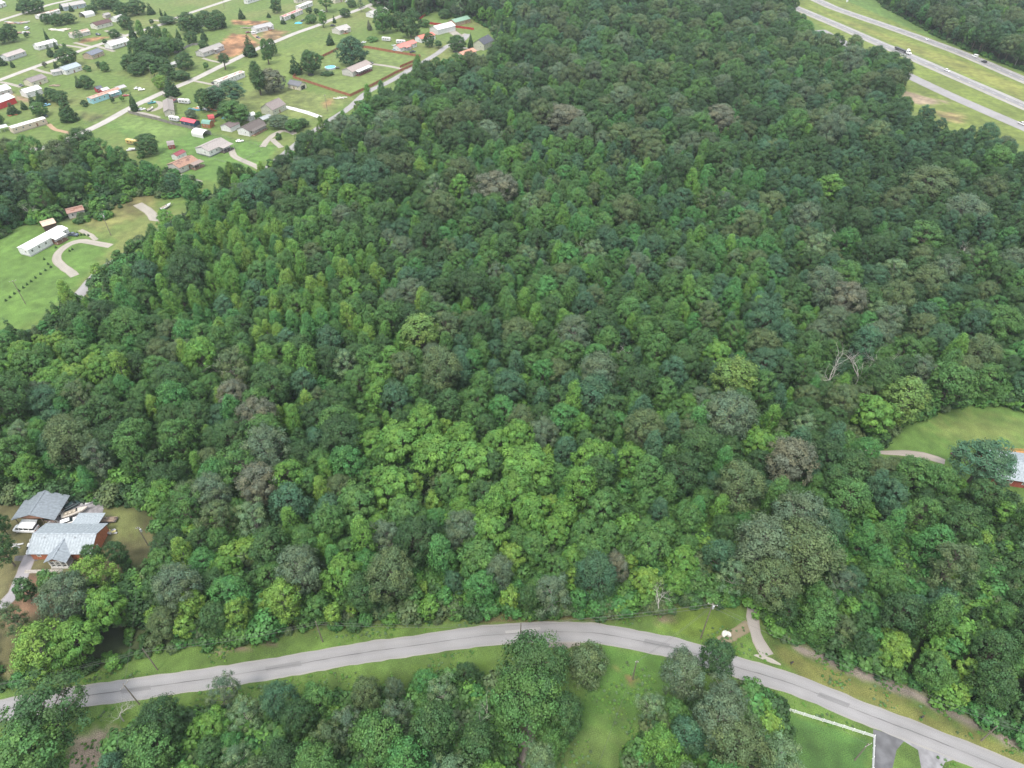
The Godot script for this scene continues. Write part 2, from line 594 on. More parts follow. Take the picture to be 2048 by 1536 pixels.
func carport(label: String, at: Vector3, turn: float, L: float, W: float, h: float, roof: Array, arch := false, called := "carport") -> Node3D:
	var t := thing(called, label, "carport", at, turn)
	var rm := paint(roof[0], roof[1], roof[2], 0.45, "blotch", 0.3)
	var sh := Sh.new()
	if arch:
		var n := 10
		for i in n:
			var a := PI * i / n
			var b := PI * (i + 1) / n
			var p := Vector3(0, sin(a) * h * 0.55 + h * 0.45, cos(a) * W / 2)
			var q := Vector3(0, sin(b) * h * 0.55 + h * 0.45, cos(b) * W / 2)
			var x := Vector3(L / 2, 0, 0)
			var up := Vector3(0, sin((a + b) / 2), cos((a + b) / 2))
			sh.quad(p - x, p + x, q + x, q - x, up)
			sh.quad(p - x - up * 0.05, p + x - up * 0.05, q + x - up * 0.05, q - x - up * 0.05, -up)
		for s in [-1.0, 1.0]:
			sh.box(Vector3(0, h * 0.225, s * (W / 2 - 0.02)), Vector3(L, h * 0.45, 0.05))
		put("roof", sh, rm, t)
	else:
		gable_roof(L, W, h, W * 0.16, 0.2, rm, t)
	for sx in [-1.0, 0.0, 1.0]:
		for s in [-1.0, 1.0]:
			var p := Sh.new()
			p.box(Vector3(sx * (L / 2 - 0.15), h * 0.5 if not arch else h * 0.225, s * (W / 2 - 0.1)), Vector3(0.1, h if not arch else h * 0.45, 0.1))
			put("post", p, paint(0.55, 0.55, 0.55, 0.5), t)
	return t


# ---------------------------------------------------------------- vehicles

func wheels(t: Node3D, spots: Array, r := 0.34, w := 0.24):
	if not mats.has("tyre"):
		var a := Sh.new()
		a.tube(Vector3(0, 0, -0.5), Vector3(0, 0, 0.5), 1, 1, 12)
		mats["tyre"] = a.mesh()
		var b := Sh.new()
		b.tube(Vector3(0, 0, -0.52), Vector3(0, 0, 0.52), 0.58, 0.58, 8)
		mats["rim"] = b.mesh()
	for p in spots:
		var o := put("wheel", mats["tyre"], paint(0.02, 0.02, 0.02, 0.9, ""), t)
		o.position = p
		o.scale = Vector3(r, r, w)
		put("rim", mats["rim"], paint(0.4, 0.4, 0.42, 0.4, "", 1, 0.8), o)


func lamps(t: Node3D, x0: float, x1: float, y: float, z: float):
	for s in [-1.0, 1.0]:
		var a := Sh.new()
		a.box(Vector3(x1, y, s * z), Vector3(0.08, 0.16, 0.34))
		put("headlight", a, paint(0.75, 0.75, 0.72, 0.15, ""), t)
		var b := Sh.new()
		b.box(Vector3(x0, y + 0.08, s * z), Vector3(0.08, 0.2, 0.26))
		put("tail_light", b, paint(0.35, 0.02, 0.02, 0.3, ""), t)


func car(style: String, label: String, at: Vector3, turn: float, col: Array, group := "") -> Node3D:
	var called: String = {"saloon": "parked_car", "van": "parked_van", "pickup": "pickup_truck", "suv": "estate_car"}[style]
	var t := thing(called, label, {"saloon": "car", "van": "van", "pickup": "pickup truck", "suv": "car"}[style], at, turn, group)
	var m := StandardMaterial3D.new()
	var key := "coat %s" % [col]
	if not mats.has(key):
		m.albedo_color = lin(col[0], col[1], col[2])
		m.roughness = 0.35
		m.clearcoat_enabled = true
		m.clearcoat = 0.7
		m.clearcoat_roughness = 0.1
		mats[key] = m
	m = mats[key]
	var b := Sh.new()
	var g := Sh.new()
	var r := Sh.new()
	if style == "saloon":
		b.loft([[-2.3, 0.72, 0.45, 0.82], [-2.2, 0.84, 0.3, 0.98], [-1.2, 0.9, 0.25, 1.0], [0.9, 0.9, 0.25, 0.98], [1.9, 0.86, 0.28, 0.86], [2.3, 0.7, 0.4, 0.7]], 0.16)
		g.loft([[-1.75, 0.68, 0.95, 1.0], [-1.0, 0.7, 0.93, 1.4], [0.2, 0.7, 0.93, 1.42], [1.05, 0.7, 0.93, 0.99]], 0.16)
		r.loft([[-1.15, 0.6, 1.38, 1.45], [-0.5, 0.62, 1.38, 1.48], [0.25, 0.6, 1.38, 1.46]], 0.05)
	elif style == "suv":
		b.loft([[-2.35, 0.8, 0.5, 1.0], [-2.25, 0.9, 0.35, 1.1], [0.9, 0.93, 0.32, 1.1], [2.1, 0.88, 0.35, 1.02], [2.35, 0.76, 0.5, 0.85]], 0.16)
		g.loft([[-2.2, 0.74, 1.06, 1.15], [-1.95, 0.76, 1.05, 1.66], [0.4, 0.76, 1.05, 1.68], [1.15, 0.76, 1.05, 1.12]], 0.14)
		r.loft([[-2.0, 0.7, 1.62, 1.71], [-0.8, 0.7, 1.62, 1.75], [0.42, 0.68, 1.62, 1.72]], 0.05)
	elif style == "van":
		b.loft([[-2.7, 0.92, 0.5, 1.2], [-2.6, 0.98, 0.35, 1.25], [1.7, 0.98, 0.35, 1.25], [2.5, 0.9, 0.4, 1.1], [2.75, 0.8, 0.5, 0.95]], 0.16)
		g.loft([[-2.6, 0.9, 1.22, 1.85], [-2.5, 0.9, 1.2, 1.9], [1.2, 0.9, 1.2, 1.9], [2.0, 0.85, 1.2, 1.3]], 0.12)
		r.loft([[-2.62, 0.86, 1.86, 2.1], [-2.3, 0.9, 1.82, 2.3], [0.6, 0.9, 1.82, 2.3], [1.3, 0.82, 1.82, 1.98]], 0.2)
		for x in [-1.6, -0.3, 0.75]:
			for s in [-1.0, 1.0]:
				var p := Sh.new()
				p.box(Vector3(x, 1.55, s * 0.915), Vector3(0.16, 0.72, 0.05))
				put("pillar", p, m, t)
	else:
		b.loft([[-2.7, 0.85, 0.6, 1.05], [-2.65, 0.95, 0.5, 1.12], [0.9, 0.95, 0.42, 1.1], [2.4, 0.92, 0.45, 1.08], [2.7, 0.8, 0.55, 0.95]], 0.14)
		g.loft([[-0.65, 0.8, 1.08, 1.15], [-0.5, 0.8, 1.05, 1.7], [0.7, 0.8, 1.05, 1.72], [1.4, 0.8, 1.05, 1.12]], 0.14)
		r.loft([[-0.55, 0.72, 1.66, 1.75], [0.1, 0.74, 1.66, 1.78], [0.72, 0.7, 1.66, 1.76]], 0.05)
		var bed := Sh.new()
		bed.box(Vector3(-1.65, 1.125, 0), Vector3(1.8, 0.03, 1.5))
		put("cargo_bed", bed, paint(0.03, 0.03, 0.03), t)
	put("body", b, m, t)
	put("windows", g, glass(), t)
	put("roof", r, m, t)
	var x := 1.45 if style in ["saloon", "suv"] else 1.75
	wheels(t, [Vector3(x, 0.34, 0.82), Vector3(x, 0.34, -0.82), Vector3(-x + 0.05, 0.34, 0.82), Vector3(-x + 0.05, 0.34, -0.82)], 0.36)
	lamps(t, -2.32 if style in ["saloon", "suv"] else -2.7, 2.24 if style in ["saloon", "suv"] else 2.66, 0.74, 0.58)
	return t


func caravan(label: String, at: Vector3, turn: float, L: float, h: float, col: Array, called := "caravan", group := "") -> Node3D:
	var t := thing(called, label, "caravan", at, turn, group)
	var b := Sh.new()
	b.loft([[-L / 2, 0.95, 0.7, h - 0.35], [-L / 2 + 0.25, 1.15, 0.5, h - 0.05], [L / 2 - 0.7, 1.15, 0.5, h], [L / 2, 1.05, 0.75, h - 0.7]], 0.22)
	put("body", b, paint(col[0], col[1], col[2], 0.4, "streak", 0.4), t)
	for s in [-1.0, 1.0]:
		for i in 3:
			window(t, Vector3(-L * 0.28 + i * L * 0.27, h * 0.62, s * 1.153), L * 0.16, 0.6, 0.0 if s > 0 else PI, paint(0.1, 0.1, 0.1))
		var k := Sh.new()
		k.box(Vector3(0, h * 0.36, s * 1.155), Vector3(L * 0.86, 0.14, 0.02))
		put("stripe", k, paint(0.12, 0.16, 0.3), t)
	var v := Sh.new()
	v.box(Vector3(L * 0.1, h + 0.1, 0), Vector3(0.9, 0.22, 0.7))
	put("roof_unit", v, paint(0.6, 0.6, 0.58), t)
	wheels(t, [Vector3(-0.45, 0.35, 1.0), Vector3(-0.45, 0.35, -1.0), Vector3(0.4, 0.35, 1.0), Vector3(0.4, 0.35, -1.0)])
	var d := Sh.new()
	d.box(Vector3(L / 2 + 0.5, 0.55, 0), Vector3(1.2, 0.1, 0.12))
	put("drawbar", d, paint(0.05, 0.05, 0.05), t)
	return t


func boat(label: String, at: Vector3, turn: float, L: float, hull: Array, called := "boat") -> Node3D:
	var t := thing(called, label, "boat", at, turn)
	var b := Sh.new()
	b.loft([[-L / 2, 0.95, 0.7, 1.35], [-L * 0.1, 1.05, 0.62, 1.4], [L * 0.25, 0.85, 0.66, 1.5], [L * 0.42, 0.4, 0.85, 1.6], [L / 2, 0.06, 1.2, 1.66]], 0.2)
	put("hull", b, paint(hull[0], hull[1], hull[2], 0.3, "streak", 0.4), t)
	var d := Sh.new()
	d.box(Vector3(-L * 0.12, 1.43, 0), Vector3(L * 0.6, 0.03, 1.5))
	put("deck", d, paint(0.35, 0.30, 0.24), t)
	var w := Sh.new()
	w.box(Vector3(L * 0.1, 1.7, 0), Vector3(0.1, 0.5, 1.3), Color.WHITE, Basis(Vector3.BACK, 0.4))
	put("windscreen", w, glass(), t)
	for x in [-0.3, -0.15, 0.02]:
		var s := Sh.new()
		s.box(Vector3(L * x, 1.6, 0.35), Vector3(0.5, 0.3, 0.5))
		put("seat", s, paint(0.6, 0.52, 0.42), t)
	var e := Sh.new()
	e.box(Vector3(-L / 2 - 0.25, 1.2, 0), Vector3(0.45, 0.9, 0.4))
	put("outboard_motor", e, paint(0.04, 0.04, 0.04, 0.4), t)
	var k := Sh.new()
	for s in [-1.0, 1.0]:
		k.box(Vector3(0, 0.5, s * 0.7), Vector3(L, 0.1, 0.1))
	k.box(Vector3(L * 0.62, 0.5, 0), Vector3(L * 0.25, 0.1, 0.1))
	put("trailer_frame", k, paint(0.2, 0.2, 0.2), t)
	wheels(t, [Vector3(-0.8, 0.33, 1.1), Vector3(-0.8, 0.33, -1.1)])
	return t


func lorry(label: String, at: Vector3, turn: float, cargo: Array, called := "lorry") -> Node3D:
	var t := thing(called, label, "lorry", at, turn)
	var white := paint(0.75, 0.75, 0.75, 0.35, "")
	var c := Sh.new()
	c.loft([[4.2, 1.15, 0.9, 3.6], [4.6, 1.2, 0.6, 3.9], [6.2, 1.2, 0.6, 3.0], [6.5, 1.15, 0.6, 1.9], [8.3, 1.0, 0.6, 1.7], [8.5, 0.9, 0.7, 1.3]], 0.25)
	put("cab", c, white, t)
	var w := Sh.new()
	w.box(Vector3(6.43, 2.4, 0), Vector3(0.1, 0.9, 1.9), Color.WHITE, Basis(Vector3.BACK, 0.25))
	for s in [-1.0, 1.0]:
		w.box(Vector3(5.7, 2.3, s * 1.2), Vector3(0.9, 0.7, 0.04))
	put("windscreen", w, glass(), t)
	var f := Sh.new()
	f.box(Vector3(0, 0.95, 0), Vector3(10, 0.25, 1.0))
	put("chassis", f, paint(0.05, 0.05, 0.05), t)
	var b := Sh.new()
	b.box(Vector3(-3.2, 1.1 + cargo[3] / 2, 0), Vector3(13.5, cargo[3], 2.5))
	put("trailer", b, paint(cargo[0], cargo[1], cargo[2], 0.5), t)
	var spots := []
	for x in [7.4, 3.4, 2.2, -7.6, -8.8]:
		for s in [-1.0, 1.0]:
			spots.append(Vector3(x, 0.5, s * 1.0))
	wheels(t, spots, 0.5, 0.4)
	return t


# ---------------------------------------------------------------- poles, wires, fences, small things

func pole(label: String, at: Vector3, h: float, turn: float, arm := 2.4, can := true, lean := 0.0) -> Node3D:
	var t := thing("utility_pole", label, "utility pole", at, turn)
	t.rotation.z = lean
	var p := Sh.new()
	p.tube(Vector3(0, -0.2, 0), Vector3(0, h, 0), 0.17, 0.11, 8)
	put("post", p, paint(0.20, 0.17, 0.14, 0.9, "streak", 0.6), t)
	if arm > 0:
		var a := Sh.new()
		a.box(Vector3(0, h - 0.5, 0.16), Vector3(arm, 0.12, 0.1))
		put("crossarm", a, paint(0.30, 0.27, 0.23), t)
		for x in [-0.46, 0.0, 0.46]:
			var i := Sh.new()
			i.tube(Vector3(arm * x, h - 0.44, 0.16), Vector3(arm * x, h - 0.14, 0.16), 0.07, 0.05, 6)
			put("insulator", i, paint(0.65, 0.66, 0.68, 0.3), t)
	if can:
		var c := Sh.new()
		c.tube(Vector3(0.36, h - 2.3, 0), Vector3(0.36, h - 1.2, 0), 0.26, 0.26, 10)
		put("transformer", c, paint(0.5, 0.52, 0.54, 0.4), t)
	return t


func wire(label: String, a: Vector3, b: Vector3, sag: float, r := 0.018, group := "wires along the county road"):
	var sh := Sh.new()
	var last := a
	var n := 14
	for i in n:
		var t := (i + 1.0) / n
		var p := a.lerp(b, t) - Vector3(0, sag * 4.0 * t * (1.0 - t), 0)
		sh.tube(last, p, r, r, 4, Color.WHITE, false)
		last = p
	var o := put("power_line", sh, paint(0.10, 0.10, 0.10, 0.5, ""))
	tag(o, label, "wire", group)


func board_fence(called: String, label: String, pts: Array, h: float, col: Array, step := 2.4) -> Node3D:
	# panels of upright boards between posts
	var t := thing(called, label, "fence", Vector3.ZERO)
	var unit := Sh.new()
	var rows := 8
	for i in rows:
		unit.box(Vector3((i + 0.5) / rows - 0.5, 0.5 + 0.006 * (i % 3), 0.004 * (i % 2)), Vector3(0.95 / rows, 1.0, 0.025))
	for y in [0.2, 0.8]:
		unit.box(Vector3(0, y, -0.045), Vector3(1.0, 0.05, 0.05))
	var um := unit.mesh()
	var ps := Sh.new()
	ps.box(Vector3(0, 0.53, 0), Vector3(0.12, 1.06, 0.12))
	var pm := ps.mesh()
	var k := 0
	for i in pts.size() - 1:
		var a: Vector3 = pts[i]
		var b: Vector3 = pts[i + 1]
		var n := maxi(1, int(a.distance_to(b) / step + 0.5))
		for j in n:
			var p := a.lerp(b, (j + 0.5) / n)
			var f := 0.9 + 0.1 * sin(k * 2.7)
			var o := put("panel", um, paint(col[0] * f, col[1] * f, col[2] * f, 0.85, "streak", 0.5), t)
			o.position = p
			o.rotation.y = -atan2(b.z - a.z, b.x - a.x)
			o.scale = Vector3(a.distance_to(b) / n * 0.985, h * (0.98 + 0.02 * sin(k * 1.9)), 1)
			var q := put("post", pm, paint(col[0] * 0.8, col[1] * 0.8, col[2] * 0.8), t)
			q.position = a.lerp(b, float(j) / n)
			q.scale.y = h
			k += 1
	return t


func rail_fence(called: String, label: String, pts: Array, h: float, rails: int, col: Array, step: float, thick := 0.09) -> Node3D:
	var t := thing(called, label, "fence", Vector3.ZERO)
	var m := paint(col[0], col[1], col[2], 0.5, "")
	var ps := Sh.new()
	ps.box(Vector3(0, h / 2 + 0.05, 0), Vector3(thick * 1.4, h + 0.1, thick * 1.4))
	var pm := ps.mesh()
	var rs := Sh.new()
	rs.box(Vector3.ZERO, Vector3(1, thick * 1.5, thick * 0.45))
	var rm := rs.mesh()
	for i in pts.size() - 1:
		var a: Vector3 = pts[i]
		var b: Vector3 = pts[i + 1]
		var n := maxi(1, int(a.distance_to(b) / step + 0.5))
		for j in n + (1 if i == pts.size() - 2 else 0):
			put("post", pm, m, t).position = a.lerp(b, float(j) / n)
		for j in n:
			for r in rails:
				var o := put("rail", rm, m, t)
				o.position = a.lerp(b, (j + 0.5) / n) + Vector3(0, h * (r + 0.75) / rails, 0)
				o.rotation.y = -atan2(b.z - a.z, b.x - a.x)
				o.scale.x = a.distance_to(b) / n - thick * 1.4
	return t


func heap(called: String, label: String, category: String, at: Vector3, w: float, d: float, h: float, cols: Array, n: int, turn := 0.0):
	# a jumble of boards and bits, each a piece of its own
	var t := thing(called, label, category, at, turn)
	rng.seed = int(at.x * 5 + at.z * 3)
	for i in n:
		var sh := Sh.new()
		var s := Vector3(rng.randf_range(0.25, 0.5) * w, rng.randf_range(0.15, 0.4) * h, rng.randf_range(0.12, 0.35) * d)
		sh.box(Vector3(rng.randf_range(-0.35, 0.35) * w, s.y / 2 + h * 0.5 * i / n, rng.randf_range(-0.35, 0.35) * d), s, Color.WHITE, Basis(Vector3.UP, rng.randf_range(-0.6, 0.6)) * Basis(Vector3.BACK, rng.randf_range(-0.12, 0.12)))
		var c: Array = cols[i % cols.size()]
		put("piece", sh, paint(c[0], c[1], c[2], 0.8, "streak", 0.6), t)
	return t


func boulders(label: String, at: Vector3, n: int, spread: float):
	var t := thing("boulders", label, "rock pile", at)
	rng.seed = 77
	for i in n:
		var sh := Sh.new()
		var r := rng.randf_range(0.35, 0.75)
		var ball := SphereMesh.new()
		ball.radius = r
		ball.height = r * 1.5
		ball.radial_segments = 9
		ball.rings = 5
		var o := put("boulder", ball, paint(0.62, 0.60, 0.56, 0.9, "blotch", 0.8), t)
		o.position = Vector3(rng.randf_range(-1, 1) * spread, r * 0.45, rng.randf_range(-0.6, 0.6) * spread)
		o.rotation = Vector3(rng.randf(), rng.randf() * 6.0, rng.randf())
		o.scale = Vector3(1.2, 0.8, 0.9)


func strip(pts: Array, widths: Array, y: float, col: Callable, fine := 2.0) -> Sh:
	# a ribbon on the ground; col(across -1..1, along in metres) gives its colour
	var sh := Sh.new()
	var curve := Curve3D.new()
	for i in pts.size():
		var a: Vector3 = pts[maxi(0, i - 1)]
		var b: Vector3 = pts[mini(pts.size() - 1, i + 1)]
		var t := (b - a) / 6.0
		curve.add_point(pts[i], -t if i > 0 else Vector3.ZERO, t if i < pts.size() - 1 else Vector3.ZERO)
	var total := curve.get_baked_length()
	var n := maxi(2, int(total / fine))
	var cross := 10
	var rows := []
	for i in n + 1:
		var s := total * i / n
		var p := curve.sample_baked(s)
		var q := curve.sample_baked(minf(s + 0.5, total)) - curve.sample_baked(maxf(s - 0.5, 0.0))
		var side := Vector3(-q.z, 0, q.x).normalized()
		var f := (pts.size() - 1.0) * i / n
		var k := mini(int(f), widths.size() - 2) if widths.size() > 1 else 0
		var w: float = lerpf(widths[k], widths[k + 1], clampf(f - k, 0, 1)) if widths.size() > 1 else widths[0]
		var row := []
		for j in cross + 1:
			var u := 2.0 * j / cross - 1.0
			var e := 0.0
			if j == 0 or j == cross:
				e = noise.get_noise_2d(s * 6.0, 50.0 * u) * 0.35
			row.append([p + side * (u * w / 2 + e * signf(u)) + Vector3(0, y, 0), col.call(u, s)])
		rows.append(row)
	for i in n:
		for j in cross:
			var a = rows[i][j]
			var b = rows[i][j + 1]
			var c = rows[i + 1][j + 1]
			var d = rows[i + 1][j]
			for t in [[a, b, c], [a, c, d]]:
				var k := sh.v.size()
				sh.tri(t[0][0], t[1][0], t[2][0], Vector3.UP)
				for m in 3:
					for x in t:
						if sh.v[k + m].is_equal_approx(x[0]):
							sh.c[k + m] = x[1]
	return sh


func road(called: String, label: String, pts: Array, widths: Array, y: float, base: Array, edge: Array, wear: float, verge := 0.8) -> MeshInstance3D:
	var b := Color(base[0], base[1], base[2])
	var e := Color(edge[0], edge[1], edge[2])
	var sh := strip(pts, widths, y, func(u: float, s: float) -> Color:
		var c := b
		var track := exp(-pow((absf(u) - 0.5) / 0.17, 2.0)) # the tracks that wheels have worn
		var k := noise.get_noise_2d(s * 2.0, u * 20.0)
		c = c * (1.0 + wear * track * 0.5 + 0.14 * k + 0.10 * noise_b.get_noise_2d(s * 12.0, u * 30.0))
		c = c.lerp(e, smoothstep(verge, verge * 0.5 + 0.5, absf(u)) * (0.6 + 0.4 * k))
		c.a = 1.0
		return c)
	var o := put(called, sh, paint(1, 1, 1, 0.9, "grain", 0.6))
	kind(o, "structure", label)
	return o


func sheet(called: String, label: String, pts: PackedVector2Array, y: float, col: Array, rough := 0.9, tex := "blotch", scale := 0.2) -> MeshInstance3D:
	var sh := Sh.new()
	var t := Geometry2D.triangulate_polygon(pts)
	for i in range(0, t.size(), 3):
		sh.tri(Vector3(pts[t[i]].x, y, pts[t[i]].y), Vector3(pts[t[i + 1]].x, y, pts[t[i + 1]].y), Vector3(pts[t[i + 2]].x, y, pts[t[i + 2]].y), Vector3.UP)
	var o := put(called, sh, paint(col[0], col[1], col[2], rough, tex, scale))
	kind(o, "structure", label)
	return o


